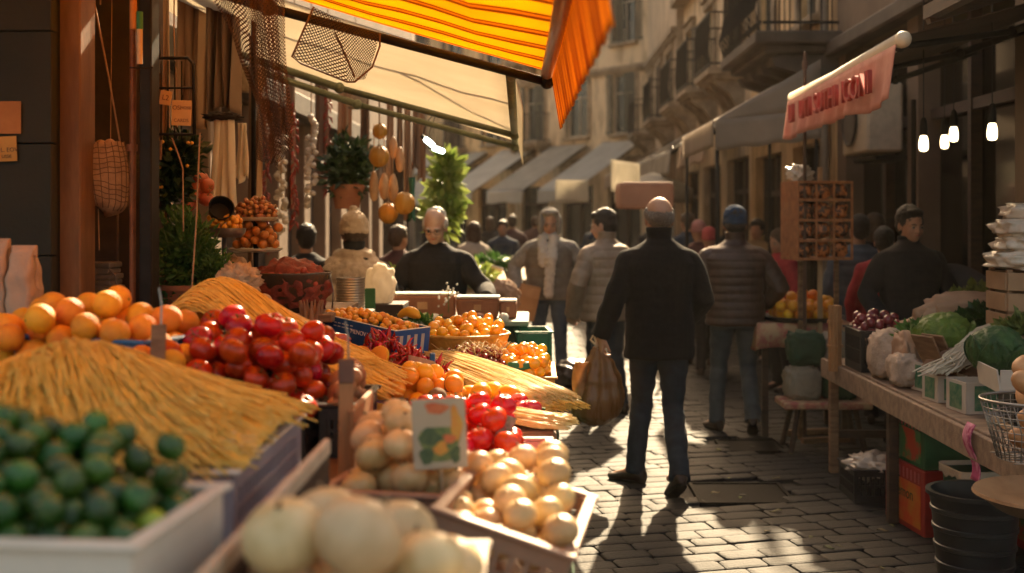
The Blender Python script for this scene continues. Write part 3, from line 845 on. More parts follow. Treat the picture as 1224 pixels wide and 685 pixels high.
for k, (s0, s1, lab) in enumerate(((.2,1.9,'white awning nearest the market on the first house of the bend'),(2.6,4.4,'dusty awning second along the first house of the bend'),(5.2,7.0,'white awning where the first and second house of the bend meet'),(7.8,9.6,'dusty awning in the middle of the second house of the bend'),(10.4,12.4,'white awning last on the second house of the bend'),(13.2,15.4,'dusty awning furthest left on the third house of the bend'))):
    p0 = a0+dr*s0+dq*2.6+Vector((0,0,2.45)); p1 = a0+dr*s1+dq*2.6+Vector((0,0,2.45))
    awning(lab, p0, p1, -dq*2.5+Vector((0,0,1.45)), tones[(2,0,2,0,2,0)[k]], tones[2], vh=.35, group='awnings of the far bend', sag=.05, bar=grey_m, folds=5)
# hanging white cloth squares and pale parasols
sq = MB(); sq.grid(lambda u, v: Vector((.36*u, .03*math.sin(u*7), -.40*v-.06*u)), 12, 8)
q = sq.build('hanging_cloth', tones[0], None, smooth=True, solid=.006); q.location = at(730,190,14.5); tag(q, 'square white cloth hanging from the edge of a right hand awning above the crowd', 'cloth')
sq = MB(); sq.grid(lambda u, v: Vector((.62*u, .03*math.sin(u*7), -.42*v)), 12, 8)
q = sq.build('hanging_cloth', tones[0], None, smooth=True, solid=.006); q.location = at(664,215,22); tag(q, 'small pale cloth hanging far down the street left of the white square one', 'cloth')
def parasol(lab, loc, r, zt, mat, h=.4):
    t = thing('market_parasol', lab, 'parasol', loc, rz=.4)
    c = MB(); n = 8
    def ring(rr, z): return [Vector((rr*math.cos(2*PI*k/32)*(1-.05*abs(math.sin(4*2*PI*k/32))), rr*math.sin(2*PI*k/32)*(1-.05*abs(math.sin(4*2*PI*k/32))), z)) for k in range(32)]
    c.rings([ring(r*1.0,zt-h-.2), ring(r*1.0,zt-h), ring(r*.66,zt-h*.55), ring(r*.3,zt-h*.22), ring(.02,zt)], cap=False)
    c.build('canopy', mat, t, smooth=True, auto=60, solid=.005)
    MB().tube([(0,0,0),(0,0,zt)], .022, n=8).build('pole', grey_m, t, smooth=True)
    for k in range(8):
        MB().tube([(0,0,zt-.1),(r*.98*math.cos(2*PI*k/8),r*.98*math.sin(2*PI*k/8),zt-h-.01)], .008, n=5).build('rib', grey_m, t)
    MB().lathe([(.0,0),(.25,0),(.25,.05),(.05,.09),(0,.09)]).build('base', stone_d, t)
pinkp = M('parasol_cloth', (.36,.22,.17), (.46,.30,.23), rough=.85, scale=2, translucent=.4)
bx_ = thing('stall_canopy','small boxy pink cloth canopy above the crowd behind the man in black','canopy',(1.24,13.4,0))
MB().box((0,0,1.90),(.60,.8,.30),bev=.05,seg=2).build('cloth_hood', pinkp, bx_)
for sx in (-1,1): MB().tube([(sx*.33,0,0),(sx*.33,0,1.66)],.015,n=6).build('post', grey_m, bx_)
parasol('pale parasol far down the street near the pink one', (1.75,17.4,0), .6, 2.32, tones[0], .25)

# ============ right hand market ============
stripw = M('plank_grey', (.20,.13,.09), (.34,.23,.16), rough=.75, scale=4, bump=.5, bscale=30, stretch=(1,5,5))
def right_table():
    t = thing('market_table', 'long weathered plank table on dark legs heaped with vegetables on the right', 'table', (1.89, 4.3, 0))
    for k in range(5): MB().box((.02+.205*k+.10, 1.67, .722), (.2, 3.3, .03), bev=.004).build('plank', stripw, t)
    MB().box((-.015, 1.67, .675), (.028, 3.34, .12), bev=.004).build('apron', stripw, t)
    for y in (.08, 2.03, 3.28):
        for x in (.02, .98):
            MB().box((x+.02, y, .35), (.055, .055, .70), bev=.004).build('leg', wood_d if y < 3 else wood_w, t)
    for y in (.08, 2.03, 3.28): MB().box((.52,y,.25),(.94,.03,.05)).build('stretcher', wood_d, t)
right_table()
TZ = .74
RX = 1.89
def loc(px, py, Y, z=None):
    p = at(px, py, Y)
    if z is not None: p.z = z
    return p
# tall round pole and post that carry the awnings
for (px, Y, z0, z1, r, lab) in ((962, 8.6, 0, 2.86, .013, 'thin dark upright pole standing through the pink awning by the snack rack'), (1092, 9.05, 0, 2.56, .02, 'dark upright post under the pink awning behind the stall keeper')):
    p = MB(); p.tube([(0,0,z0),(0,0,z1)], r, n=8)
    if px == 962: p.lathe([(.0,0),(.02,.0),(.022,.05),(.012,.07),(.012,.12),(0,.13)], (0,0,z1-.12)); p.lathe([(0,0),(.02,0),(.02,.02),(0,.02)],(0,0,1.9))
    o = p.build('awning_pole', black_m if r > .015 else M('rust_pole', (.06,.03,.02), (.11,.055,.035), rough=.6), smooth=True, auto=50); o.location = (X(px,Y), Y, 0)
    tag(o, lab, 'pole')
# hanging bulbs
bulbm = M('lit_bulb', (1,.9,.7), rough=.3, emit=(1,.76,.42,3))
def bulb(px, py, Y, lab, top=3.0, src=[None]):
    if src[0] is None:
        t = thing('hanging_bulb', lab, 'bulb')
        MB().tube([(0,0,.07),(0,0,1.25)], .0035, n=5).build('cord', black_m, t)
        MB().lathe([(0,.115),(.012,.11),(.02,.09),(.024,.05),(.024,.0),(.0,.0)]).build('socket', black_m, t, smooth=True, auto=40)
        MB().lathe([(.018,0),(.024,-.015),(.028,-.045),(.028,-.075),(.022,-.092),(.0,-.098)]).build('glass', bulbm, t, smooth=True)
        src[0] = t
    else: t = dup(src[0], label=lab)
    t.location = at(px, py, Y)+Vector((0,0,.05)); t['group'] = 'bulbs hanging under the right awning'
bulb(1104, 172, 7.2, 'glowing bulb on a cord, leftmost of the four under the right awning')
bulb(1129, 170, 8.3, 'glowing bulb, lower and smaller of the close pair in the middle')
bulb(1140, 161, 7.6, 'glowing bulb, higher of the close pair in the middle')
bulb(1186, 158, 6.6, 'glowing bulb hanging alone at the right, nearest of the four')

def crate_mesh(L_, W_, h, t=.012, slots=True, rim=.02, bars=None, solid_floor=True):
    """plastic crate: origin at the middle of its floor"""
    b = MB()
    b.box((0,0,.006), (L_-.01, W_-.01, .012))
    for s in (-1,1):
        b.box((0, s*(W_/2-t/2), h-.022), (L_, t, .03)); b.box((0, s*(W_/2-t/2), .022), (L_, t, .044))
        b.box((s*(L_/2-t/2), 0, h-.022), (t, W_-2*t, .03)); b.box((s*(L_/2-t/2), 0, .022), (t, W_-2*t, .044))
        n = max(5, int(L_/.03)); 
        for k in range(n+1):
            if slots or k in (0, n): b.box((-L_/2+.01+(L_-.02)*k/n, s*(W_/2-t/2), h/2), (.010, t*.8, h-.06))
        n = max(4, int(W_/.03))
        for k in range(n+1):
            if slots or k in (0, n): b.box((s*(L_/2-t/2), -W_/2+.01+(W_-.02)*k/n, h/2), (t*.8, .010, h-.06))
        if not slots:
            b.box((0, s*(W_/2-t/2), h/2), (L_-.004, t*.7, h-.07)); b.box((s*(L_/2-t/2), 0, h/2), (t*.7, W_-2*t, h-.07))
        elif h > .12:
            b.box((0, s*(W_/2-t/2), h*.52), (L_-.02, t*.9, .008)); b.box((s*(L_/2-t/2), 0, h*.52), (t*.9, W_-2*t-.01, .008))
    for sx in (-1,1):
        for sy in (-1,1): b.box((sx*(L_/2-.012), sy*(W_/2-.012), h/2), (.026,.026,h-.004), bev=.004)
    return b
def rim_mesh(L_, W_, h, w=.026, t=.010):
    b = MB()
    for s in (-1,1):
        b.box((0, s*(W_/2-.002), h), (L_+w, w, t), bev=.003); b.box((s*(L_/2-.002), 0, h), (w-.002, W_-w, t-.001), bev=.003)
    return b
def crate(label, x, y, z, L_, W_, h, mat, rz=0, slots=True, rimmat=None, tilt=(0,0), name='produce_crate', group=None, corner=None):
    """x,y: middle, or with corner='nr' the near right corner of the rim"""
    if corner == 'nr':
        c, s = math.cos(rz), math.sin(rz)
        x, y = x - L_/2*c - W_/2*s, y - L_/2*s + W_/2*c
    t = thing(name, label, 'crate', (x,y,z), rot=(tilt[0],tilt[1],rz), group=group)
    crate_mesh(L_,W_,h,slots=slots).build('basket', mat, t)
    rim_mesh(L_,W_,h).build('rim', rimmat or mat, t)
    return t, (x, y)
def rot2(x, y, a): return (x*math.cos(a)-y*math.sin(a), x*math.sin(a)+y*math.cos(a))

pw = M('plastic_white', (.70,.64,.55), (.80,.74,.66), rough=.4, scale=5)
pgb = M('plastic_greyblue', (.33,.33,.40), (.45,.44,.50), rough=.4, scale=5)
pblk = M('plastic_black', (.012,.012,.014), (.028,.028,.03), rough=.4, scale=8)
pblu = M('plastic_blue', (.01,.09,.26), (.015,.13,.34), rough=.4, scale=8)
pgrn = M('plastic_green', (.008,.12,.055), (.012,.18,.08), rough=.4, scale=8)
pdgr = M('plastic_dark_green', (.01,.035,.028), (.014,.055,.042), rough=.4, scale=8)
ppk = M('plastic_pinkwhite', (.66,.42,.38), (.78,.55,.48), rough=.45, scale=5)
ptan = M('plastic_tan', (.30,.17,.115), (.42,.26,.18), rough=.5, scale=5)
pred = M('plastic_red', (.45,.03,.03), (.55,.05,.04), rough=.35, scale=8)
cardb = M('cardboard', (.30,.17,.095), (.40,.245,.14), rough=.85, scale=5, bump=.2, bscale=60)
cardw = M('white_card', (.50,.44,.38), (.62,.56,.49), rough=.8, scale=4, bump=.1)
kraft = M('kraft_paper', (.36,.215,.14), (.48,.30,.20), rough=.8, scale=6, bump=.5, bscale=18)
paperw = M('white_paper', (.72,.68,.60), (.82,.79,.72), rough=.75, scale=8, bump=.3, bscale=24)
plasticwrap = M('cling_wrap', (.55,.46,.38), (.72,.62,.53), rough=.22, scale=12, bump=.9, bscale=22, coat=.5)
burlap = M('pale_sackcloth', (.42,.31,.24), (.56,.43,.34), rough=.9, scale=9, bump=2.2, bscale=13)

def lumpy(name, label, cat, c, r, mat, amp=.06, fr=4, seed=0, sub=4, flat=0, parent=None, rot=None, pw_=1.0, stretch=(1,1,1)):
    """a soft sack-like lump resting on its flat base at c"""
    mb = MB(); mb.ico((0,0,0), 1, sub)
    for v in mb.bm.verts:
        d = v.co.copy(); k = 1+amp*noise.noise(Vector((d.x*fr*stretch[0],d.y*fr*stretch[1],d.z*fr*stretch[2]))+Vector((seed*3.1,0,0)))*2
        k += amp*.5*noise.noise(d*fr*2.7+Vector((seed,5,0)))
        q = Vector((math.copysign(abs(d.x)**pw_,d.x)*r[0], math.copysign(abs(d.y)**pw_,d.y)*r[1], math.copysign(abs(d.z)**pw_,d.z)*r[2]))*k
        q.z = max(q.z, -r[2]*(1-flat)) if flat else q.z
        v.co = q
    o = mb.build(name, mat, parent, smooth=True); o.location = Vector(c)
    if rot: o.rotation_euler = rot
    if label: tag(o, label, cat)
    return o

def right_goods():
    rng = random.Random(21)
    # bamboo bundle at the far corner
    b = MB()
    for k in range(9):
        a = k*.7; b.tube([(.028*math.cos(a)*(k>0),.028*math.sin(a)*(k>0),-.1),(.03*math.cos(a)*(k>0),.03*math.sin(a)*(k>0),.30+.01*rng.random())], .014, n=8)
    for z in (.05,.2): b.lathe([(.046,0),(.05,0),(.05,.012),(.046,.012)], (0,0,z), n=16)
    o = b.build('cane_bundle', wood_o, smooth=True, auto=50); o.location = (1.855,7.25,.80); tag(o, 'bundle of short orange canes tied upright at the far corner of the plank table', 'canes')
    # black crate of dark red grapes
    t, _ = crate('tall black slatted crate of dark red onions beside the cane bundle', 2.06, 7.05, TZ, .30, .36, .24, pblk)
    src = onion_small()
    P = pile(46, .03, (1.92,2.22,6.88,7.24), lambda x,y: TZ+.20, rng=rng)
    scatter(src, P, .03, 'small dark red onion in the tall black crate', 'red onions in the black crate', rng=rng)
    # sackcloth sack
    lumpy('sack', 'crumpled pale cloth sack leaning against the black crate on the plank table', 'sack', (2.05,6.64,.87), (.15,.15,.14), burlap, amp=.11, fr=3.2, seed=3, flat=.1, pw_=.6, stretch=(2.0,2.0,.5))
    lumpy('sack', 'smaller pink cloth sack in front of the pale one on the plank table', 'sack', (1.98,6.30,.83), (.07,.12,.09), burlap, amp=.11, fr=3, seed=9, flat=.1, pw_=.65, stretch=(2.0,2.0,.5))
    # leafy herbs in a green white carton
    def carton(lab, x, y, w_, d_, h, mats, rz=0, green=True):
        t = thing('carton', lab, 'carton', (x,y,TZ), rz)
        b = MB(); tk=.006
        for s in (-1,1):
            b.box((s*(w_/2),0,h/2),(tk,d_,h)); b.box((0,s*(d_/2),h/2),(w_-tk,tk,h))
        b.box((0,0,.004),(w_-tk,d_-tk,.006))
        b.build('body', mats, t)
        if green:
            g = MB(); g.box((-w_/2-.0045,0,h*.5),(.001,d_*.62,h*.8)); g.box((0,-d_/2-.0045,h*.5),(w_*.62,.001,h*.8)); g.build('printed_panel', M('green_print', (.03,.16,.09), (.20,.30,.18), rough=.5, scale=28), t)
        return t
    carton('white carton with green print filled with salad leaves', 2.12, 6.14, .20, .22, .15, cardw, rz=.2)
    g = MB(); leafball(g, (0,0,.02), (.13,.13,.08), 420, .035, rng, shell=.4)
    o = g.build('salad_leaves', M('leaf_bright', (.07,.17,.03), (.18,.33,.07), rough=.45, scale=20, translucent=.25), smooth=False); o.location = (2.12,6.45,.98)
    tag(o, 'bunch of small bright green salad leaves on the plank table beside the pale sack', 'salad')
    # kraft wraps and folded wood
    for k, (x,y,z,r,sd,lab) in enumerate(((2.36,6.72,1.0,(.26,.13,.12),1,'folded brown paper wrap behind the pale green cabbage'),(2.58,6.68,1.0,(.22,.14,.11),5,'second brown paper wrap, right of the first and under the leafy greens'),(2.08,7.02+.3,.94,(.13,.1,.09),7,'small brown paper wrap at the back by the red onions'))):
        lumpy('paper_wrap', lab, 'paper', (x,y,z-.02), r, kraft, amp=.13, fr=2.2, seed=sd, flat=.0, pw_=.75)
    bx = thing('wooden_boards', 'two brown wooden slats leaning on the pale green cabbage', 'slats', (2.03,6.02,TZ+.14))
    for k in (0,1):
        MB().box((0+.07*k,.05*k,.06),(.012,.16,.24),rot=(0,-.5,.4),bev=.003).build('slat', wood_w, bx)
    # cabbages
    def cabbage(lab, c, r, col, col2, seed, leaves=10):
        t = thing('cabbage', lab, 'cabbage', c)
        mt = M('cabbage_%d'%seed, col, col2, rough=.5, scale=14, bump=2.0, bscale=22, contrast=(.3,.7))
        mb = MB(); mb.ico((0,0,0), 1, 5)
        for v in mb.bm.verts:
            d = v.co.copy(); a = math.atan2(d.y, d.x)
            rib = abs(math.sin(a*4.5+2*d.z+seed))
            k = 1+.06*rib+.05*noise.noise(d*9)+.05*noise.noise(d*2.4+Vector((seed,0,0)))+.05*abs(noise.noise(d*7+Vector((3,1,2))))+.035*abs(noise.noise(d*16))
            v.co = Vector((d.x*r[0], d.y*r[1], d.z*r[2]))*k
        mb.build('head', mt, t, smooth=True)
        rg = random.Random(seed)
        for i in range(leaves):
            a = 2*PI*i/leaves+rg.uniform(-.2,.2); tilt = rg.uniform(.1,.55)
            def leaf(u, v):
                uu = u*1.5; s = (v-.5)*2
                wd = math.sin(PI*min(1,u*.92+.06))**.6*.62*r[0]
                el = -1.05+uu*(1.15-tilt*.5)
                rad = r[0]*(1.03+.10*u*u+tilt*.20*u)+.006*math.sin(v*19+i)*u+.004*math.sin(v*41)*u
                aa = a+s*wd/r[0]*1.0
                return Vector((rad*math.cos(el)*math.cos(aa), rad*math.cos(el)*math.sin(aa)*r[1]/r[0], rad*math.sin(el)*r[2]/r[0]+.01*math.sin(v*25+i)*u))
            MB().grid(leaf, 10, 16).build('outer_leaf', mt, t, smooth=True, solid=.0025)
        return t
    cabbage('pale green cabbage wrapped in brown paper at the middle of the plank table', (2.18,6.24,1.02), (.145,.14,.12), (.07,.13,.015), (.18,.27,.04), 31, 7)
    cabbage('dark green cabbage in the white tray at the near end of the plank table', (2.08,5.28,1.05), (.118,.118,.105), (.012,.045,.010), (.045,.11,.02), 33, 6)
    # white root strands spilling over
    ps = []
    for k in range(420):
        s = rng.gauss(0,.09); d = rng.uniform(0,.5); 
        y0 = 6.15+d*.15+rng.uniform(-.05,.05); x0 = 2.55+s*.5
        pts = []
        for i in range(8):
            u = i/7; x = x0-(.50+.1*rng.random())*u+.012*math.sin(u*9+k); y = y0-.42*u+s*u*.6
            z = 1.0+.10*math.sin(PI*min(1,u*1.1+.15))*(1-.5*abs(s)/.2)-.10*u*u+rng.uniform(-.006,.006)
            pts.append((x,y,z))
        ps.append(pts)
    o = strands('root_strands', M('white_roots', (.58,.50,.38), (.74,.66,.52), rough=.6, scale=20), 'thick bundle of long white root strands spilling between the two cabbages', 'roots', ps, rad=.0042, n=4)
    lumpy('brown_cloth', 'brown cloth bundle under the white root strands', 'cloth', (2.28,6.05,.86), (.27,.24,.13), M('brown_cloth', (.20,.11,.075), (.30,.18,.12), rough=.9, scale=8, bump=.5, bscale=60), amp=.12, fr=2.5, seed=12, flat=.0, pw_=.8)
    carton('grey white carton at the table edge with a green printed panel, larger than the others', 2.08, 5.52, .20, .20, .145, cardw, rz=.1)
    carton('small green printed carton on the plank table edge under the white strands', 2.04, 5.84, .15, .16, .13, cardw, rz=.15)
    # raised white tray with yellow peppers
    t = thing('cardboard_tray', 'wide white cardboard tray with flared sides holding yellow fruit and a dark cabbage', 'tray', (2.20,5.06,.915), -.12)
    b = MB()
    for s, ax in ((-1,'y'),(1,'y')): b.box((0,s*.17,.045),(.46,.006,.10),rot=(s*-.15,0,0))
    for s in (-1,1): b.box((s*.235,0,.045),(.006,.345,.10),rot=(0,s*.15,0))
    b.box((0,0,0),(.45,.33,.006)); b.build('walls', cardw, t)
    f = thing('black_box', 'black box that raises the white tray above the plank table', 'box', (2.22,5.06,TZ), -.12)
    MB().box((0,0,.085),(.36,.26,.165),bev=.006).build('body', pblk, f); MB().box((0,0,.013),(.42,.30,.02),bev=.003).build('wooden_foot', wood_l, f)
    pp = pepper_src()
    P = pile(14, .038, (2.10,2.42,4.90,5.14), lambda x,y: .925, rng=rng, want=lambda x,y: -.3*(x-2.1))
    scatter(pp, P, .038, 'yellow pepper heaped in the white tray beside the dark cabbage', 'yellow peppers in the white tray', rng=rng, tilt=.7)
    k_ = MB(); k_.grid(lambda u,v: Vector((-.11+.22*u, -.165-.01*math.sin(u*5), .04+.09*v+.03*math.sin(u*PI)*v)), 10, 4); o = k_.build('paper_liner', kraft, t, smooth=True, solid=.003)
    # leafy greens heap behind
    def heap(lab, c, rad, n, size, mt, shell=.3, name='leafy_greens'):
        g = MB(); leafball(g, (0,0,0), rad, int(n*2.2), size*.85, rng, shell=shell, elong=1.25)
        o = g.build(name, mt); o.location = c; tag(o, lab, 'greens'); return o
    lg = M('leaf_olive', (.06,.10,.02), (.22,.24,.06), rough=.5, scale=16, translucent=.25)
    ld = M('leaf_dark', (.012,.045,.012), (.045,.10,.025), rough=.5, scale=14, translucent=.2)
    heap('heap of pale olive curly greens behind the brown paper wraps', (2.62,6.95,1.12), (.20,.16,.15), 520, .055, lg)
    heap('heap of dark leafy greens in front of the wooden fruit crate', (2.47,6.38,1.06), (.22,.14,.11), 620, .06, ld)
    lumpy('paper_wrap', 'brown paper bed below the dark leafy greens', 'paper', (2.47,6.42,.86), (.26,.2,.13), kraft, amp=.1, fr=2, seed=22, flat=0, pw_=.7)
    for k,(x,y,z,r,sd,lab) in enumerate(((2.42,6.50,1.10,(.27,.05,.13),61,'upright crumpled brown paper sheet between the pale cabbage and the leafy greens'),(2.02,6.40,.90,(.05,.13,.13),62,'brown paper bag mouth beside the salad leaves'),(2.36,5.62,.98,(.20,.14,.12),63,'crumpled brown paper under the greens behind the dark cabbage'))):
        lumpy('paper_wrap', lab, 'paper', (x,y,z), r, kraft, amp=.14, fr=3, seed=sd, pw_=.7)
    heap('loose heap of pale greens behind the dark cabbage', (2.36,5.62,1.10), (.17,.13,.09), 260, .05, lg)
    # wooden crates with wrapped papers on top
    for k, z in enumerate((TZ, 1.065)):
        c = thing('wooden_crate', ('lower','upper')[k]+' rough wooden crate of the pair stacked at the back of the plank table', 'crate', (2.60,6.05,z), -.05)
        for i in range(3):
            for s in (-1,1):
                MB().box((0,s*.15,.05+.105*i),(.42,.012,.09),bev=.002).build('side_slat', cardb if k else wood_l, c); MB().box((s*.215,0,.05+.105*i),(.012,.29,.09),bev=.002).build('end_slat', cardb if k else wood_l, c)
        for sx in (-1,1):
            for sy in (-1,1): MB().box((sx*.195,sy*.13,.16),(.025,.025,.32)).build('corner_post', wood_w, c)
        MB().box((0,0,.008),(.41,.28,.012)).build('bottom', wood_l, c)
    for k in range(4):
        o = lumpy('wrapped_bundle', ('lowest','second','third','topmost')[k]+' crinkled plastic wrapped bundle in the stack on the wooden crates', 'bundle', (2.62+rng.uniform(-.02,.02)+(0,.02,-.01,.03)[k],6.05,1.43+.083*k), (.27-.012*k,.17,.052), plasticwrap, amp=.10, fr=3.2, seed=40+k, pw_=.62)
    # wooden chair back
    ch = thing('chair', 'dark chair with a rounded backrest standing behind the plank table', 'chair', (3.0,8.35,0), .1)
    b = MB(); b.grid(lambda u,v: Vector((-.24+.48*u, .05*math.cos((u-.5)*3), .80+(.42+.10*math.sin(PI*u))*v)), 14, 8); b.build('backrest', M('chair_fabric', (.05,.045,.05), (.08,.07,.07), rough=.6), ch, smooth=True, solid=.03)
    MB().box((0,-.22,.45),(.48,.46,.06),bev=.02).build('seat', M('chair_fabric', (.05,.045,.05)), ch)
    for sx in (-1,1):
        for sy in (-.42,-.02): MB().tube([(sx*.21,sy,0),(sx*.21,sy,.44 if sy<-.1 else .9)], .014, n=8).build('leg', black_m, ch)
right_goods_fn = right_goods

def under_table():
    rng = random.Random(8)
    def boxprint(lab, x, y, z, w_, d_, h, mt, rz=0, word=None, panel=None):
        t = thing('produce_box', lab, 'box', (x,y,z), rz)
        MB().box((0,0,h/2),(w_,d_,h),bev=.004).build('carton', mt, t)
        MB().box((-w_/2-.003,0,h*.42),(.002,d_*.84,h*.66)).build('printed_panel', panel, t)
        s = MB()
        for k in range(9): s.box((-w_/2-.0035,-d_*.38+d_*.76*k/8,h*.86),(.003,d_*.035,h*.16))
        s.build('stripe_print', M('pink_print', (.42,.10,.10), rough=.6), t)
        if word: text_part('lettering', word, .085, M('dark_print', (.03,.05,.02), rough=.6), t, (-w_/2-.0055,.0,h*.55), (R(90),0,R(-90)))
        return t
    redc = M('red_carton', (.30,.018,.018), (.42,.03,.025), rough=.55, scale=4); grc = M('green_carton', (.02,.10,.04), (.035,.16,.06), rough=.55, scale=4)
    yel_p = M('yellow_print', (.55,.22,.02), (.62,.08,.02), rough=.5, scale=5, contrast=(.4,.6)); red_p = M('orange_print', (.05,.20,.07), (.45,.06,.03), rough=.5, scale=7, contrast=(.45,.55))
    boxprint('red fruit box with a yellow printed panel reading Lemon under the plank table', 2.14, 6.28, .0, .34, .48, .34, redc, .12, 'Lemon', yel_p)
    boxprint('green fruit box with a red print on top of the red Lemon box', 2.15, 6.28, .345, .34, .46, .25, grc, .10, None, red_p)
    b = thing('cardboard_box', 'open brown cardboard flap box on top of the green box under the table', 'box', (2.16,6.48,.60)); MB().box((0,0,.045),(.26,.22,.085),bev=.004).build('body', cardb, b); MB().box((-.15,0,.05),(.10,.2,.004),rot=(0,.9,0)).build('flap', cardb, b)
    boxprint('dark red box standing deeper under the plank table behind the bucket', 2.62, 5.85, 0, .40, .5, .5, redc, .02, None, red_p)
    # ridged black bucket, green bin
    def tub(lab, x, y, r, h, mt, rings_=4, name='bucket'):
        t = thing(name, lab, 'bucket', (x,y,0))
        prof = [(0,0),(r*.80,0),(r*.82,.01)]
        for k in range(rings_): 
            z = h*(k+1)/(rings_+1); rr = r*(.82+.18*(z/h)); prof += [(rr-.004,z-.012),(rr+.003,z-.008),(rr+.003,z+.008),(rr-.002,z+.012)]
        prof += [(r,h-.02),(r+.014,h-.018),(r+.014,h),(r-.008,h),(r-.02,h-.04),(r*.8,.03),(0,.03)]
        MB().lathe(prof, n=40).build('body', mt, t, smooth=True, auto=35)
        return t
    tub('large ridged black tub on the paving under the near end of the plank table', 2.00, 5.33, .20, .41, pblk)
    g = thing('bin', 'tall green bin with a white plastic liner behind the black tub', 'bin', (2.16,5.72,0), .1)
    MB().box((0,0,.21),(.26,.24,.42),bev=.012,taper=.82).build('body', M('bin_green', (.008,.05,.03), (.012,.08,.045), rough=.4), g)
    MB().grid(lambda u,v: Vector((.148*math.copysign(min(1,abs(math.cos(2*PI*u))*1.3),math.cos(2*PI*u)), .138*math.copysign(min(1,abs(math.sin(2*PI*u))*1.3),math.sin(2*PI*u)), .437-.045*v*(1+.18*math.sin(u*43)+.15*math.sin(u*97)))), 60, 5).build('liner', plasticwrap, g, smooth=True, solid=.002)
    # black crate with crumpled plastic near the table leg
    crate('low black crate with crumpled plastic inside on the paving between the table legs', 1.99, 6.92, 0, .30, .34, .19, pblk)
    lumpy('plastic_bag', 'crumpled clear plastic bag lying in the low black crate', 'bag', (1.99,6.92,.19), (.14,.15,.065), plasticwrap, amp=.3, fr=4, seed=3)
    # basin on a stand
    t = thing('basin_stand', 'shallow brown basin on a single thin leg at the right edge', 'stand', (1.80,4.05,0))
    MB().lathe([(0,.635),(.19,.635),(.26,.685),(.275,.69),(.27,.70),(.20,.655),(0,.648)], n=40).build('basin', M('brown_basin', (.22,.12,.06), (.32,.19,.10), rough=.4, coat=.3), t, smooth=True, auto=40)
    MB().tube([(0,0,.03),(0,0,.635)], .014, n=10).build('leg', black_m, t, smooth=True); MB().lathe([(0,0),(.16,0),(.15,.02),(.02,.035),(0,.035)]).build('foot', black_m, t, smooth=True)
    fl = MB(); fl.grid(lambda u,v: Vector((-.05+.24*u, .02+.05*math.sin(v*3), .0+.17*v*(1-.3*u))), 8, 8); o = fl.build('cardboard_scoop', cardb, None, smooth=True, solid=.005); o.location = (1.81,4.0,.66); o.rotation_euler=(-.2,0,.2); tag(o, 'bent piece of cardboard standing in the shallow brown basin', 'cardboard')
    # wire basket with bread rolls, hung from the table end
    t = thing('wire_basket', 'silver wire mesh basket with bread rolls at the right edge', 'basket', (1.90,4.42,.742), 0)
    wb = MB()
    def bp(a, z): 
        r = .13+.055*(z/.22); return (r*1.15*math.cos(a), r*math.sin(a), z)
    for k in range(40): wb.tube([bp(2*PI*k/40,0),bp(2*PI*k/40+.1,.11),bp(2*PI*k/40+.0,.22)], .0022, n=4)
    for k in range(9): wb.tube([bp(2*PI*i/36,.0275*k) for i in range(37)], .0022, n=4)
    wb.tube([bp(2*PI*i/36,.222) for i in range(37)], .006, n=6); 
    for k in range(6): wb.tube([(-.14,-.11+.044*k,0),(.14,-.11+.044*k,0)], .0025, n=4)
    wb.build('wire_mesh', grey_m, t, smooth=True)
    src = MB().ball((0,0,0),(.075,.045,.042),u=20,v=12,fn=lambda c: c*(1+.04*noise.noise(c*4))).build('bread_roll', M('bread_crust', (.40,.18,.07), (.62,.34,.16), rough=.55, scale=9, bump=.3, bscale=40), smooth=True)
    tag(src, 'bread roll', 'bread')
    P = pile(11, .05, (1.79,2.02,4.34,4.52), lambda x,y: .765, rng=rng)
    scatter(src, P, .05, 'brown bread roll in the silver wire basket', 'bread rolls in the wire basket', rng=rng, tilt=.5)
    pkc = M('magenta_cloth', (.38,.04,.14), (.60,.22,.34), rough=.8, scale=18, contrast=(.45,.55), bump=.3)
    o = MB().grid(lambda u,v: Vector((-.015*math.sin(v*6), .09*u-.045+.02*math.sin(v*5), -.24*v)), 8, 12).build('pink_cloth', pkc, None, smooth=True, solid=.004); o.location = (1.855,4.98,.775); tag(o, 'magenta patterned cloth hanging off the near end of the plank table', 'cloth')
under_table()

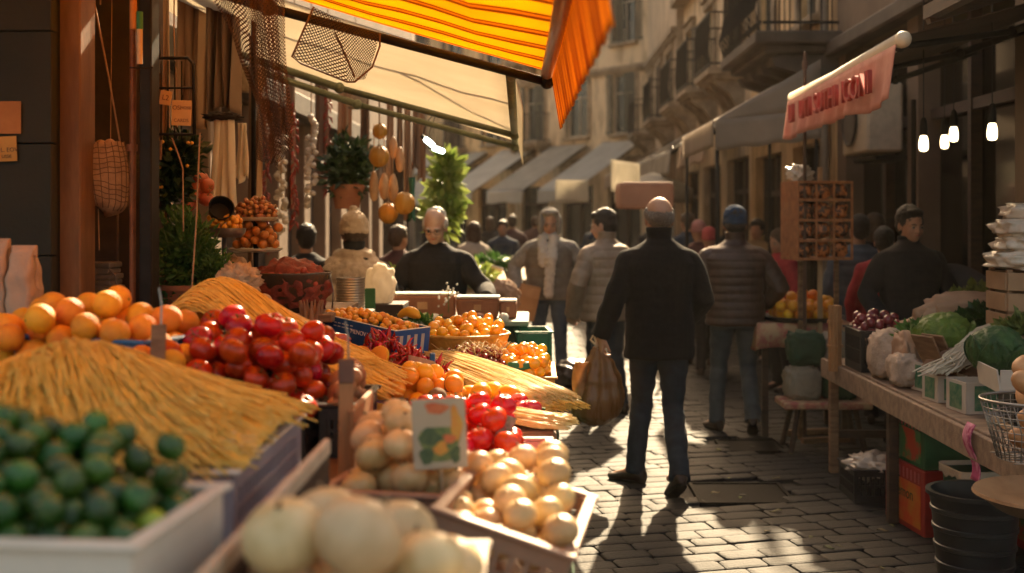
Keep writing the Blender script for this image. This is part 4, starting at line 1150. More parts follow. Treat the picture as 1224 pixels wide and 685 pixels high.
def fruit_stand():
    """cloth covered fruit table further back, bench and bags below"""
    t = thing('fruit_table', 'small cloth covered fruit table in front of the snack rack', 'table', (2.03,9.1,0))
    for sx in (-1,1):
        for sy in (-1,1): MB().box((sx*.30,sy*.27,.41),(.045,.045,.82)).build('leg', wood_d, t)
    MB().box((0,0,.835),(.70,.62,.03)).build('table_top', wood_w, t)
    pc = M('patterned_cloth', (.42,.13,.11), (.52,.36,.22), rough=.9, scale=11, contrast=(.42,.58))
    c = MB()
    def rect(u, o, z, wv=0):
        a = u*4; i = int(a)%4; f = a-int(a); P = ((-.35,-.31),(.35,-.31),(.35,.31),(-.35,.31)); p, q = P[i], P[(i+1)%4]
        x = p[0]+(q[0]-p[0])*f; y = p[1]+(q[1]-p[1])*f; return Vector((x*(1+o+wv*math.sin(u*70)), y*(1+o+wv*math.sin(u*70)), z+.02*math.sin(u*31)*(1 if z<.8 else 0)))
    c.rings([[rect(k/96,.0,.856) for k in range(96)],[rect(k/96,.03,.85) for k in range(96)],[rect(k/96,.05,.78,.012) for k in range(96)],[rect(k/96,.07,.66,.03) for k in range(96)]], cap=False)
    o = c.build('tablecloth', pc, None, smooth=True, solid=.004); o.location = (2.03,9.1,0); tag(o, 'red and ochre patterned cloth draped over the small fruit table', 'tablecloth')
    MB().box((0,0,.8565),(.69,.61,.004)).build('cloth_top', pc, o)
    tr = MB().lathe([(0,0),(.27,0),(.31,.03),(.32,.032),(.32,.038),(.27,.01),(0,.008)], n=36).build('tray', pblk, None, smooth=True); tr.location=(2.05,9.0,.862); tag(tr, 'round black tray of oranges on the patterned cloth', 'tray')
    rng = random.Random(4)
    s = orange_src(); P = pile(52, .042, (1.80,2.30,8.76,9.24), lambda x,y: .875, rng=rng, want=lambda x,y: 1.2*math.hypot(x-2.05,y-9.0)**2)
    scatter(s, P, .0375, 'small orange heaped on the round black tray', 'oranges on the black tray', rng=rng)
    b = thing('bench', 'low bench with a patterned seat and splayed legs below the fruit table', 'bench', (2.05,8.35,0))
    MB().box((0,0,.33),(.62,.34,.05),bev=.01).build('seat', pc, b)
    for sx in (-1,1):
        for sy in (-1,1): MB().tube([(sx*.20,sy*.10,.31),(sx*.26,sy*.15,.0)], .02, n=8).build('leg', wood_d, b)
    gb = M('bag_green', (.015,.05,.025), (.03,.08,.04), rough=.7, scale=3, bump=2.0, bscale=9); wb_ = M('bag_white', (.22,.19,.15), (.32,.28,.22), rough=.7, scale=3, bump=2.0, bscale=9)
    for k, (x, z, mt, lab) in enumerate(((-.14,.355,wb_,'pale shopping bag on the patterned bench, lower left'),(.12,.355,gb,'green shopping bag on the patterned bench beside the pale one'),(-.12,.60,gb,'green bag stacked on the pale bag on the bench'),(.13,.60,wb_,'pale bag stacked on the green bag on the bench'))):
        lumpy('shopping_bag', lab, 'bag', (2.05+x,8.38,z+.115), (.125,.12,.12), mt, amp=.13, fr=3.5, seed=50+k, pw_=.55, stretch=(1.8,1.8,.5))
    # rack of snack bags
    t = thing('snack_rack', 'wicker rack of orange snack bags on two posts beside the thin pole', 'rack', (2.10,8.75,0), .22)
    for x in (-.13,.16): MB().box((x,0,.72),(.03,.03,1.44)).build('post', wood_w, t)
    MB().box((.02,-.015,1.30),(.03,.025,1.45)).build('center_post', wood_l, t)
    for s in (-1,1): MB().box((.01,s*.16,.02),(.40,.05,.04)).build('foot', wood_w, t)
    f = MB()
    wk = M('orange_wicker', (.34,.12,.05), (.52,.22,.09), rough=.6, scale=20, bump=.5, bscale=80)
    for z in (1.345,1.48,1.63,1.78,1.91): f.box((0,0,z),(.44,.30,.018)); 
    for x in (-.215,-.07,.07,.215):
        for y in (-.14,.14): f.box((x,y,1.63),(.014,.014,.575))
    for k in range(14):
        f.box((-.222,-.13+.02*k,1.63),(.004,.010,.56))
    f.build('frame', wk, t)
    sn = M('snack_orange', (.06,.02,.012), (.56,.18,.05), rough=.4, scale=34, contrast=(.46,.54))
    for r_ in range(4):
        for c_ in range(3):
            q = lumpy('snack_bag', ['orange snack bag hanging in the top row of the wicker rack','orange snack bag in the second row of the wicker rack','orange snack bag in the third row of the wicker rack','orange snack bag in the bottom row of the wicker rack'][r_], 'snack bag', (2.10+rot2(-.143+.143*c_,-.07,.22)[0],8.75+rot2(-.143+.143*c_,-.07,.22)[1],1.36+.143*(3-r_)+.055), (.058,.06,.058), sn, amp=.14, fr=3, seed=r_*7+c_, sub=3, pw_=.6); q['group'] = 'snack bags in row %s of the rack' % ('one','two','three','four')[r_]
    lumpy('plastic_bag', 'crumpled white plastic bag tied on top of the wicker rack', 'bag', (1.97,8.72,1.97), (.09,.08,.07), plasticwrap, amp=.3, fr=4, seed=77)
# ================= left stall: tiers =================
pasta_a = M('pasta_gold', (.88,.54,.08), (.97,.70,.18), rough=.42, scale=40, stretch=(1,1,1), sss=0, coat=.1, translucent=.12)
pasta_b = M('pasta_pale', (.84,.62,.22), (.95,.76,.36), rough=.42, scale=40, coat=.1, translucent=.12)
def stall():
    t = thing('market_stall', 'tiered wooden fruit stall running along the left side of the street', 'stall', (-.9, 1.3, 0))
    def B(name, x0,x1,y0,y1,z0,z1, mt, bev=.004):
        MB().box(((x0+x1)/2+.9,(y0+y1)/2-1.3,(z0+z1)/2),(x1-x0,y1-y0,z1-z0),bev=bev).build(name, mt, t)
    B('shelf', -1.9,-.435,1.2,4.25,.995,1.03, wood_w); B('shelf', -1.35,-.43,4.255,5.7,.955,.99, wood_w)
    B('shelf', -.405,.075,1.2,5.75,.845,.88, wood_w)
    B('rail', -.428,-.412,1.28,2.36,1.172,1.205, M('white_rail', (.50,.40,.29), (.62,.52,.40), rough=.6, scale=12, bump=.2)); B('side_board', -.424,-.414,1.28,2.36,.88,1.171, wood_d)
    B('back_shelf', -2.0,-1.36,4.26,5.7,1.235,1.27, wood_w); B('back_shelf', -1.355,-.86,4.95,5.7,1.205,1.24, wood_w)
    for (x,y,z) in ((-1.85,1.25,.995),(-1.85,4.2,.995),(-.45,1.25,.995),(-.45,4.2,.995),(.05,1.25,.845),(.05,3.4,.845),(.05,5.7,.845),(-.39,5.7,.845),(-1.3,5.65,.955),(-1.95,5.65,1.235),(-1.95,4.3,1.235),(-1.40,4.3,1.235)):
        B('leg', x-.03,x+.03,y-.03,y+.03,0,z, wood_d)
    # cloth skirt on the street side
    MB().grid(lambda u,v: Vector((.985+.012*math.sin(u*60)*v, -.08+4.5*u, .86-.62*v)), 140, 6).build('skirt', M('skirt_cloth', (.05,.10,.07), (.08,.15,.10), rough=.9, scale=5), t, smooth=True, solid=.003)
stall()
def stand(x, y, z0, z1, w_, d_, lab, rz=0, mt=None):
    """a shallow wooden riser box that lifts a crate"""
    t = thing('riser', lab, 'wooden riser', (x,y,z0), rz)
    MB().box((0,0,(z1-z0)/2),(w_,d_,z1-z0-.002),bev=.004).build('box', mt or wood_w, t)
# ---- limes ----
rng = random.Random(101)
stand(-.80,1.60,1.03,1.10,.5,.28,'low wooden riser under the white lime crate', -.08)
crate('white plastic crate heaped with limes in the near left corner', -.490,1.42,1.10,.62,.32,.15,pw,rz=-.08,corner='nr',slots=False)
def lime_floor(x,y): return 1.19
P = pile(250,.0212,(-1.08,-.485,1.44,1.75), lambda x,y: 1.222 if (y > 1.455+.08*(-.5-x)) else 1.26, rng=rng, want=lambda x,y: .55*math.hypot((x+1.0)*.6,(y-1.70))**1.2, tries=36)
s1 = lime_src(); s2 = limey_src()
yi = [i for i in range(len(P)) if i % 17 == 8]
scatter(s1, [p for i,p in enumerate(P) if i not in yi], .0205, 'dark green lime in the white crate in the near left corner', 'limes in the white crate', rng=rng)
scatter(s2, [P[i] for i in yi], .0205, 'yellowish lime among the dark green ones in the white crate', 'yellowish limes in the white crate', rng=rng)
# ---- big spaghetti mound ----
crate('grey blue slatted crate with a pale rim under the big spaghetti mound', -.556,2.157,1.03,.84,.62,.15,pgb,corner='nr',rimmat=pw)
def mound(lab, h, n, cx, cy, ang, spread, ln, rad, mat, x0,x1,y0,y1, corez, name='spaghetti_pile', jit=.006, curl=.03, seed=1, layer=.02):
    """loose spaghetti lying over a heap of height h(x,y)"""
    rg = random.Random(seed); ps = []
    for k in range(n):
        sx, sy = rg.uniform(x0,x1), rg.uniform(y0,y1)
        a = ang(sx, sy)+rg.gauss(0, spread); L_ = ln*rg.uniform(.75,1.1); lay = rg.random()**1.5*layer; c_ = rg.gauss(0, curl); pts = []
        for i in range(9):
            t = (i/8-.5)*L_; aa = a+c_*t*6
            x = sx+math.cos(aa)*t; y = sy+math.sin(aa)*t
            z = h(x,y)+lay+jit*math.sin(t*11+k)
            pts.append((x,y,z))
        ps.append(pts)
    return strands(name, mat, lab, 'spaghetti', ps, rad=rad, n=4)
def h1(x,y):
    # ridge along y, long slope to the right
    u = (x+.99)/.42 if x > -.99 else (x+.99)/.40; v = (y-2.50)/.34
    return 1.165+.20*math.exp(-abs(u)**1.35*1.1-abs(v)**2.2*.8) - .03*max(0,(x+.58)*6)
mb = MB(); mb.grid(lambda u,v: Vector((-1.42+.88*u, 2.17+.60*v, min(h1(-1.42+.88*u,2.17+.6*v)-.004, 9))), 30, 20)
core = mb.build('spaghetti_pile', pasta_a, smooth=True, solid=.004); tag(core, 'dense inner heap of the big spaghetti mound in the grey blue crate', 'spaghetti', kind='stuff')
mound('big loose mound of long yellow spaghetti behind the limes', h1, 1500, 0,0, lambda x,y: max(-1.35,math.atan2(y-2.80,x+1.10)*.82) if x > -1.04 else math.atan2(y-2.80,x+1.10)*.9, .06, .44, .0022, pasta_a, -1.40,-.70,2.20,2.74, 1.1, seed=5, layer=.024, curl=.10)
mound('short ends of spaghetti poking over the right rim of the grey blue crate', lambda x,y: 1.185, 90, 0,0, lambda x,y: -.35, .28, .16, .0032, pasta_b, -.72,-.60,2.22,2.5, 1.1, seed=6, layer=.04)
# ---- oranges ----
stand(-1.28,3.22,1.03,1.175,.52,.36,'wooden riser under the blue orange crate', -.42)
crate('blue plastic crate heaped with oranges behind the spaghetti mound', -.985,2.94,1.175,.62,.38,.16,pblu,rz=-.42,corner='nr',slots=False,tilt=(0,0))
P = pile(74,.0385,(-1.56,-.93,2.96,3.44), lambda x,y: 1.255, rng=rng, want=lambda x,y: .42*math.hypot((x+1.21)*.8,(y-3.17)*1.1), tries=60)
P = [p for p in P if p[2] > 1.24]
scatter(orange_src(), P, .0375, 'orange in the heap in the blue crate behind the spaghetti mound', 'oranges in the blue crate', rng=rng)
P = pile(16,.035,(-1.05,-.86,2.86,3.22), lambda x,y: 1.255-.5*(x+1.05), rng=rng, want=lambda x,y: .3*abs(x+.95), tries=60)
scatter(orange_src(), P, .0375, 'orange lying between the blue crate and the heap of dark red tomatoes', 'oranges beside the tomatoes', rng=rng)
stand(-.965,3.04,1.03,1.215,.18,.36,'narrow wooden riser between the orange crate and the tomato crate')
# ---- tomatoes, dark ----
crate('black slatted crate heaped with dark red tomatoes', -.575,2.93,1.03,.30,.40,.14,pblk,corner='nr')
crate('second black crate with brown potatoes to the right of the dark tomatoes', -.455,3.02,1.03,.105,.34,.135,pblk,corner='nr')
def tfl(x,y): return 1.13+max(0,.16-.8*math.hypot((x+.80)*1.0,(y-3.16)*.75))
P = pile(82,.036,(-.96,-.545,2.90,3.42), tfl, rng=rng, want=lambda x,y: .35*math.hypot((x+.80),(y-3.14)), tries=60)
ts = scatter(tomato_src(), P, .036, 'dark red tomato in the steep heap in the black crate', 'tomatoes in the black crate', rng=rng, tilt=1.0)
lumpy('crate_lining', 'dark crumpled lining under the heap of dark red tomatoes', 'lining', (-.80,3.16,1.12), (.17,.2,.13), pblk, amp=.02, sub=3)
pot_m = M('potato_skin', (.30,.13,.05), (.44,.21,.09), rough=.6, scale=8, bump=.3, rnd=.1)
src = fruit('potato','potato','potato','potato', mk_plum(pot_m,.026,1.3))
scatter(src, pile(16,.027,(-.555,-.46,3.04,3.34), lambda x,y: 1.115, rng=rng), .026, 'brown potato in the narrow black crate', 'potatoes in the narrow crate', rng=rng)
# wooden partition board and price stakes
def wboard(lab, x, y, z, w_, d_, h, rz, rx=0, mt=wood_l, name='wooden_board'):
    o = MB().box((0,0,h/2),(w_,d_,h),bev=.003).build(name, mt); o.location=(x,y,z); o.rotation_euler=(rx,0,rz); tag(o, lab, 'board'); return o
wboard('upright orange wooden crate end beside the melon coloured onions', -.44,2.96,1.0,.014,.34,.19,0,mt=wood_o)
def stake(lab, px, py0, py1, Y, w_, mt=wood_w, th=.006, head=True, rx=-.06):
    z1, z0 = Z(py0,Y), Z(py1,Y)
    t = thing('price_stake', lab, 'price stake', (X(px,Y),Y,z0), rot=(rx,0,.05))
    MB().box((0,0,(z1-z0)/2),(w_,th,(z1-z0)),bev=.002).build('stick', mt, t)
    if head: MB().box((0,-.001,(z1-z0)-.03),(w_*1.06,th+.003,.06),bev=.004).build('dark_tip', M('stake_tip', (.12,.06,.045), (.18,.10,.07), rough=.6), t)
    MB().tube([(.005,0,(z1-z0)),(.004,0,(z1-z0)+.05),(-.004,0,(z1-z0)+.09)], .0025, n=5).build('wire', grey_m, t)
stake('thick wooden price stake with a dark tip in front of the yellow squash', 413, 430, 590, 2.80, .036, wood_o)
stake('dark wooden price stake between the oranges and the dark tomatoes', 188, 388, 440, 2.84, .036, wood_w, head=False, rx=-.15)
# ---- middle spaghetti ----
stand(-1.0,3.78,1.03,1.12,.62,.5,'wooden riser under the middle spaghetti heap')
def h2(x,y):
    s = (x+1.02); t = (y-3.78)
    r = 1.135+.30*math.exp(-abs(s/.20)**2.0)*(1-abs(t/.5)**2*.5) if s < 0 else 1.135+.30*math.exp(-abs(s/.30)**1.5)*(1-min(1,abs(t/.5))**2*.5)
    return r-max(0,(x+.62))*.2
mb = MB(); mb.grid(lambda u,v: Vector((-1.32+.84*u, 3.50+.58*v, h2(-1.32+.84*u,3.5+.58*v)-.012)), 30, 20)
tag(mb.build('spaghetti_pile', pasta_a, smooth=True, solid=.004), 'dense inner heap of the golden spaghetti behind the tomatoes', 'spaghetti', kind='stuff')
mound('golden spaghetti heap sweeping down behind the dark red tomatoes', h2, 850, 0,0, lambda x,y: -.42 if x > -1.03 else PI-.3, .05, .34, .0024, pasta_a, -1.27,-.56,3.50,4.05, 1.1, seed=15, layer=.02, curl=.015)
def ribbon(lab, p0, p1, n, wd, sag, rad, mat, seed, name='spaghetti_bundle', thick=.02, jx=.02, arch=.0):
    rg = random.Random(seed); p0 = Vector(p0); p1 = Vector(p1); d = (p1-p0); L_ = d.length; w_ = d.cross(Vector((0,0,1))).normalized(); ps = []
    for k in range(n):
        o = rg.uniform(-.5,.5); lay = rg.random(); j0 = rg.uniform(-jx,jx); th = rg.gauss(0,.01)
        pts = []
        for i in range(8):
            u = i/7; p = p0+d*(u+j0/L_)+w_*(o*wd*(1+.12*math.sin(u*3))+th*(u-.5))+Vector((0,0,lay*thick*(1-(2*o)**2*.6)+arch*math.sin(PI*u)-sag*u*u+.002*math.sin(k+u*9)))
            pts.append(p)
        ps.append(pts)
    return strands(name, mat, lab, 'spaghetti', ps, rad=rad, n=5)
ribbon('pale spaghetti bundle in a paper band standing on the golden heap', at(272,345,4.05), at(388,405,3.95), 120, .10, .0, .0016, pasta_b, 31, thick=.03)
lumpy('raffia_knot', 'pale raffia knot at the top of the pale spaghetti bundle', 'raffia', at(285,335,4.15), (.075,.05,.055), M('raffia', (.40,.29,.18), (.60,.47,.32), rough=.8, scale=40, bump=1.0, bscale=60), amp=.25, fr=5, seed=4)
ribbon('flat bundle of golden spaghetti in front of the red plastic packet', Vector((-.86,4.0,1.21)), Vector((-.53,3.75,1.165)), 170, .13, .0, .0018, pasta_a, 32, thick=.035)
# squash, packet, peaches
sq_m = M('squash_skin', (.80,.36,.02), (.90,.50,.04), rough=.35, scale=5, sss=.1)
def squash(lab, a, b, r, mat=sq_m, name='yellow_squash', cat='squash', bow=.02):
    a, b = Vector(a), Vector(b); c = (a+b)/2; t = thing(name, lab, cat, c); d = b-a
    pts = [d*(u-.5)+Vector((0,0,bow*math.sin(PI*u))) for u in (0,.12,.3,.5,.7,.88,1)]
    MB().tube(pts, [r*.5,r*.72,r*.85,r,r*1.05,r*.9,r*.5], n=18, round_=True).build('body', mat, t, smooth=True)
    MB().tube([pts[0], pts[0]-d.normalized()*.02+Vector((0,0,.006))], [r*.22,r*.18], n=7).build('stem', stem_g, t, smooth=True)
squash('long yellow squash lying across the golden spaghetti', at(362,421,4.25), at(428,434,4.1), .024)
redwrap = M('red_packet', (.50,.05,.012), (.66,.12,.03), rough=.15, scale=7, coat=.8, bump=.5, bscale=20)
lumpy('red_packet', 'shiny orange red plastic packet behind the golden spaghetti', 'packet', at(390,414,4.7)+Vector((0,0,.0)), (.10,.07,.055), redwrap, amp=.10, fr=2.4, seed=8, pw_=.7)
stand(-.84,4.72,.99,1.07,.24,.2,'small wooden riser below the orange red packet')
peach_m = M('dried_orange_slice', (.72,.24,.02), (.86,.40,.05), rough=.4, scale=9)
for k,(px,py,Y) in enumerate(((441,437,4.30),(430,428,4.5),(452,428,4.45))):
    t = thing('orange_slice', ('front','left rear','right rear')[k]+' thick cut orange slice standing beside the yellow squash', 'orange slice', at(px,py,Y), rot=(R(62),0,.4-.5*k))
    MB().lathe([(0,-.01),(.040,-.01),(.046,-.006),(.046,.006),(.040,.01),(0,.01)], n=24).build('flesh', peach_m, t, smooth=True, auto=40)
    MB().lathe([(.0462,-.006),(.049,-.005),(.049,.005),(.0462,.006)], n=24).build('rind', orange_m, t, smooth=True)
stand(-.62,4.42,.99,1.04,.26,.2,'flat wooden riser below the orange slices')
# blue cardboard box with orange snacks
bluec = M('blue_card', (.012,.075,.27), (.02,.11,.35), rough=.45, scale=6, bump=.05)
bc = thing('blue_box', 'printed blue cardboard box with white lettering full of small orange fruit', 'box', (-.71,5.05,1.085), rot=(.0,.12,-.62))
def mkbox(t, L_, W_, h, mt, inm):
    b = MB(); tk = .006
    for s in (-1,1): b.box((s*(L_/2-tk/2),0,h/2),(tk,W_-2*tk,h)); b.box((0,s*(W_/2-tk/2),h/2),(L_,tk,h))
    b.box((0,0,.004),(L_-2*tk,W_-2*tk,.006)); b.build('walls', mt, t)
    e = MB()
    for s in (-1,1): e.box((0,s*(W_/2-tk/2),h+.0015),(L_+.002,tk+.003,.003)); e.box((s*(L_/2-tk/2),0,h+.0014),(tk+.002,W_-.016,.003))
    e.build('white_edge', paperw, t)
mkbox(bc, .46, .22, .125, bluec, cardw)
whp = M('white_print', (.66,.68,.70), rough=.5); orp = M('orange_print_label', (.70,.28,.06), (.75,.62,.5), rough=.5, scale=60)
text_part('lettering', 'MENOVAREELLA', .026, whp, bc, (.075,-.1122,.082), (R(90),0,0), extrude=.0005)
text_part('lettering', 'FRUTTA E LEGUMI', .012, whp, bc, (-.06,-.1122,.103), (R(90),0,0), extrude=.0005) if False else None
q = MB()
for k in range(7): q.box((-.045+.0,-.1115,.0),(.0,.0,.0)) if False else None
for r_ in range(2):
    for k in range(5): q.box((-.115+.024*k,-.1114,.104-.014*r_),(.016,.001,.0045))
q.build('white_printed_lines', whp, bc); q = MB()
for r_ in range(5): q.box((-.190,-.1114,.100-.016*r_),(.034-.006*(r_%3),.001,.004))
q.build('white_printed_column', whp, bc); q = MB()
for r_ in range(6):
    for k in range(3): q.box((.160+.020*k,-.1114,.088-.013*r_),(.015,.001,.003))
q.build('white_printed_block', whp, bc)
q = MB(); q.box((-.09,-.1114,.052),(.085,.001,.022)); q.build('orange_printed_label', orp, bc)
q = MB()
for k in range(4): q.box((.2312,-.07+.045*k,.062),(.001,.02,.08))
q.build('end_print', cardw, bc)
for v in range(1):
    c0 = Vector((-.70,5.05,0))
    rg = random.Random(44)
    dm = M('dried_apricot', (.74,.26,.012), (.92,.44,.03), rough=.35, scale=10, hue=.012, rnd=.15, sss=.05, coat=.2)
    s = dryfruit_src(dm, 'dapr'); P = []
    for k in range(95):
        lx, ly = rg.uniform(-.205,.205), rg.uniform(-.085,.085); wx, wy = rot2(lx,ly,-.62)
        P.append((c0.x+wx, c0.y+wy, 1.085+.105-.12*lx+.035*(1-(ly/.11)**2)*(1-(lx/.26)**2)+rg.uniform(-.006,.012), .019*rg.uniform(.7,1.05)))
    scatter(s, P, .019, 'small orange dried apricot in the printed blue box', 'dried apricots in the blue box', rng=rg)
stand(-.70,5.05,.99,1.06,.40,.2,'wooden riser under the printed blue box', -.62)
# ---- red chilies ----
stand(-.53,4.72,.99,1.06,.26,.3,'wooden riser under the red chili heap', -.4)
P = []
rg = random.Random(51)
cp = [(-.62,4.72,1.155),(-.50,4.58,1.12),(-.40,4.47,1.085)]
for k in range(230):
    c = cp[rg.choice((0,0,1,1,2))]; dx, dy = rg.gauss(0,.034), rg.gauss(0,.045); rr = math.hypot(dx/.09,dy/.12)
    P.append((c[0]+dx,c[1]+dy,c[2]-.05*rr*rr+rg.uniform(-.015,.015), .8))
scatter(chili_src(), P, 1.0, 'glossy dark red chili pepper in the heap beside the blue box', 'chili peppers in the heap', rng=rg)
lumpy('paper_lining', 'dark red paper bed under the chili peppers', 'paper', (-.54,4.66,1.05), (.15,.2,.055), M('red_paper', (.20,.01,.012), (.3,.02,.02), rough=.7), amp=.1, sub=3)
# kraft cone and asparagus tips
kc = MB(); kc.grid(lambda u,v: Vector(((.0+.085*v)*math.cos(1.2+u*2.4), (.0+.085*v)*math.sin(1.2+u*2.4)*.6, .13*v)), 14, 6)
o = kc.build('paper_cone', kraft, None, smooth=True, solid=.003); o.location=(-.48,4.36,1.0); o.rotation_euler=(.2,-.25,PI+.3); tag(o, 'folded brown paper cone behind the apricots', 'paper')
g = MB(); rg = random.Random(5)
for k in range(26): 
    a = rg.uniform(-.5,.5); g.tube([(rg.uniform(-.03,.03),rg.uniform(-.02,.02),0),(a*.07,.01,.05),(a*.12,.02*rg.uniform(-1,1),.085)], [.004,.005,.003], n=6, round_=True)
o = g.build('asparagus', M('asparagus_green', (.16,.22,.08), (.42,.44,.24), rough=.5, scale=30), smooth=True); o.location=(-.60,4.33,1.015); tag(o, 'small bunch of pale green asparagus tips left of the brown paper cone', 'asparagus')
bt_ = thing('blue_bottle', 'short blue plastic strip bag behind the brown paper cone', 'bag', at(517,425,4.45)); MB().box((0,0,-.03),(.02,.03,.08),bev=.004).build('body', pblu, bt_)
# ---- apricots in a tray ----
stand(-.42,4.10,.88,.965,.40,.34,'wooden riser under the apricot tray')
t = thing('fruit_tray', 'shallow grey tray of apricots behind the spaghetti ends', 'tray', (-.42,4.10,.965))
b = MB(); 
for s in (-1,1): b.box((s*.19,0,.03),(.008,.30,.06)); b.box((0,s*.152,.03),(.388,.008,.06))
b.box((0,0,.004),(.37,.29,.008)); b.build('walls', M('tray_grey', (.28,.22,.18), (.38,.3,.26), rough=.5), t)
P = pile(36,.031,(-.60,-.24,3.96,4.24), lambda x,y: .99, rng=rng, want=lambda x,y: .35*math.hypot(x+.45,y-4.12), tries=40)
scatter(apricot_src(), P, .031, 'yellow orange apricot in the shallow grey tray', 'apricots in the tray', rng=rng, tilt=1)
for k,(px,py,Y,lab) in enumerate(((541,462,4.1,'brown kiwi at the right end of the apricots, the tall one'),(522,478,3.93,'brown kiwi half hidden behind the picture card'))):
    o = fruit('kiwi','kiwi','kiwi',lab, mk_plum(M('kiwi_skin', (.16,.09,.04), (.26,.16,.08), rough=.9, scale=20, bump=.6, bscale=120), .036, 1.2)); o.location = at(px,py,Y); o.rotation_euler=(.3,.3*k,0)
for k,(px,py,Y) in enumerate(((575,467,4.05),(590,466,4.15),(608,470,4.10),(561,470,4.2))):
    o = mango_src(); o.location = at(px,py+3,Y); o.rotation_euler=(PI/2,.2*k,.5*k); o['label'] = ('yellow mango next to the brown kiwi, front one','yellow mango in the middle of the row by the kiwi','rightmost yellow mango in front of the long spaghetti bundle','small yellow mango tucked behind the row by the kiwi')[k]; o['group']='mangoes'
    o.scale=(.95,.95,.95)
stand(-.14,4.1,.88,.985,.16,.22,'wooden riser below the yellow mangoes')
# ---- long flat spaghetti bundle ----
stand(-.16,4.50,.88,.965,.36,.52,'wooden riser under the long pale spaghetti bundle', .6)
ribbon('long pale flat spaghetti bundle with cut ends towards the street', Vector((-.40,4.82,1.055)), Vector((.055,4.15,.985)), 620, .24, .0, .0021, pasta_b, 61, thick=.05, jx=.022, arch=.012)
ribbon('golden underlayer of spaghetti below the long pale bundle', Vector((-.36,4.78,1.01)), Vector((.075,4.13,.965)), 260, .27, .0, .0022, pasta_a, 62, thick=.035, jx=.02, arch=.008)
# ---- basket of yellow plums and cherries ----
stand(-.28,5.34,.88,1.03,.50,.46,'wooden riser under the round yellow plum basket')
t = thing('round_basket', 'round shallow yellow wooden basket of plums at the back of the stall', 'basket', (-.33,5.36,1.03))
MB().lathe([(0,.0),(.17,.0),(.20,.05),(.212,.085),(.205,.09),(.19,.055),(.16,.012),(0,.012)], n=40).build('bowl', M('yellow_basket', (.50,.27,.04), (.66,.40,.08), rough=.5, scale=30, bump=.6, bscale=60), t, smooth=True, auto=50)
MB().tube([(.21*math.cos(a),.21*math.sin(a),.09) for a in [2*PI*i/32 for i in range(33)]], .008, n=6).build('rim', M('yellow_basket', (.50,.27,.04)), t, smooth=True)
P = pile(110,.024,(-.56,-.10,5.16,5.58), lambda x,y: 1.06 if math.hypot(x+.33,y-5.36) < .19 else 1.6, rng=rng, want=lambda x,y: .2*math.hypot(x+.30,y-5.45), tries=40)
scatter(plum_src(), P, .022, 'yellow plum in the round basket at the back of the stall', 'plums in the round basket', rng=rng, tilt=1)
P = pile(74,.024,(-.16,.07,4.86,5.36), lambda x,y: .975, rng=rng, want=lambda x,y: .4*abs(x+.05)+.5*abs(y-5.1)*(.5), tries=40)
scatter(plum_src(), P, .022, 'yellow plum heaped at the street edge beside the cherries', 'plums at the street edge', rng=rng, tilt=1)
t = crate('flat orange wooden box of yellow plums at the street edge', -.045,5.10,.88,.25,.50,.105,M('box_orange', (.45,.20,.04), (.6,.32,.07), rough=.5),slots=False)
P = pile(170,.0132,(-.48,-.10,4.86,5.14), lambda x,y: 1.04-.9*max(0,x+.28)*.35, rng=rng, want=lambda x,y: .5*math.hypot((x+.28)*.7,y-5.0), tries=30)
scatter(cherry_src(), P, .0125, 'dark red cherry with a thin stalk in the heap before the plum basket', 'cherries in the heap', rng=rng, tilt=1.2)
stand(-.30,5.0,.88,1.032,.42,.22,'wooden riser under the cherry heap')
rg = random.Random(9); ps = []
for k in range(90):
    c = Vector((-.24+rg.gauss(0,.09),4.98+rg.gauss(0,.05),1.085+rg.uniform(-.02,.02))); a = rg.uniform(0,2*PI); ps.append([c, c+Vector((.03*math.cos(a),.03*math.sin(a),.02)), c+Vector((.07*math.cos(a+.3),.07*math.sin(a+.3),-.005))])
strands('cherry_stalks', M('straw', (.48,.34,.12), (.62,.46,.2), rough=.7), 'loose straw and stalks scattered over the cherries', 'stalks', ps, rad=.0013)
for k,(px,py,Y,mt,lab) in enumerate(((622,437,4.9,pgrn,'green plastic packet on the street side of the cherries'),(597,447,4.75,M('red_bag', (.4,.03,.03), (.6,.3,.2), rough=.3, scale=20),'red and white packet beside the green one'))):
    lumpy('packet', lab, 'packet', at(px,py,Y), (.06,.03,.018), mt, amp=.06, seed=k, pw_=.6)
squash('short orange squash on the stall behind the blue box', at(478,377,5.72), at(500,378,5.66), .026)
g = MB(); leafball(g,(0,0,0),(.08,.05,.03),90,.03,rg); o = g.build('green_leaves', M('leaf_bright', (.07,.17,.03), translucent=.2)); o.location = at(505,388,5.7); tag(o,'small clump of green leaves behind the yellow plum basket','leaves')
stand(-.60,5.68,.99,1.09,.34,.2,'wooden riser below the short orange squash')
right_goods(); fruit_stand()
# ================= front of the street-side tier =================
rng = random.Random(202)
stand(-.245,1.66,.88,.985,.28,.42,'wooden riser under the green onion crate')
crate('dark green crate of big white onions at the bottom of the picture', -.085,1.42,.985,.33,.50,.13,pdgr,corner='nr',slots=False,rimmat=M('rim_cream', (.6,.5,.4)))
P = [(-.335,1.56,1.225,.056),(-.232,1.53,1.232,.060),(-.150,1.60,1.175,.052),(-.30,1.68,1.215,.054),(-.20,1.70,1.19,.055),(-.125,1.51,1.13,.050),(-.13,1.72,1.13,.054),(-.33,1.80,1.15,.052),(-.23,1.84,1.13,.054),(-.14,1.85,1.10,.05),(-.27,1.60,1.13,.055),(-.36,1.68,1.13,.052),(-.18,1.62,1.11,.05),(-.34,1.49,1.12,.05),(-.22,1.47,1.12,.052),(-.28,1.74,1.12,.052),(-.20,1.79,1.10,.052)]
scatter(wonion_src(), P, .055, 'big pale white onion in the dark green crate at the bottom of the picture', 'white onions in the green crate', rng=rng, tilt=.75)
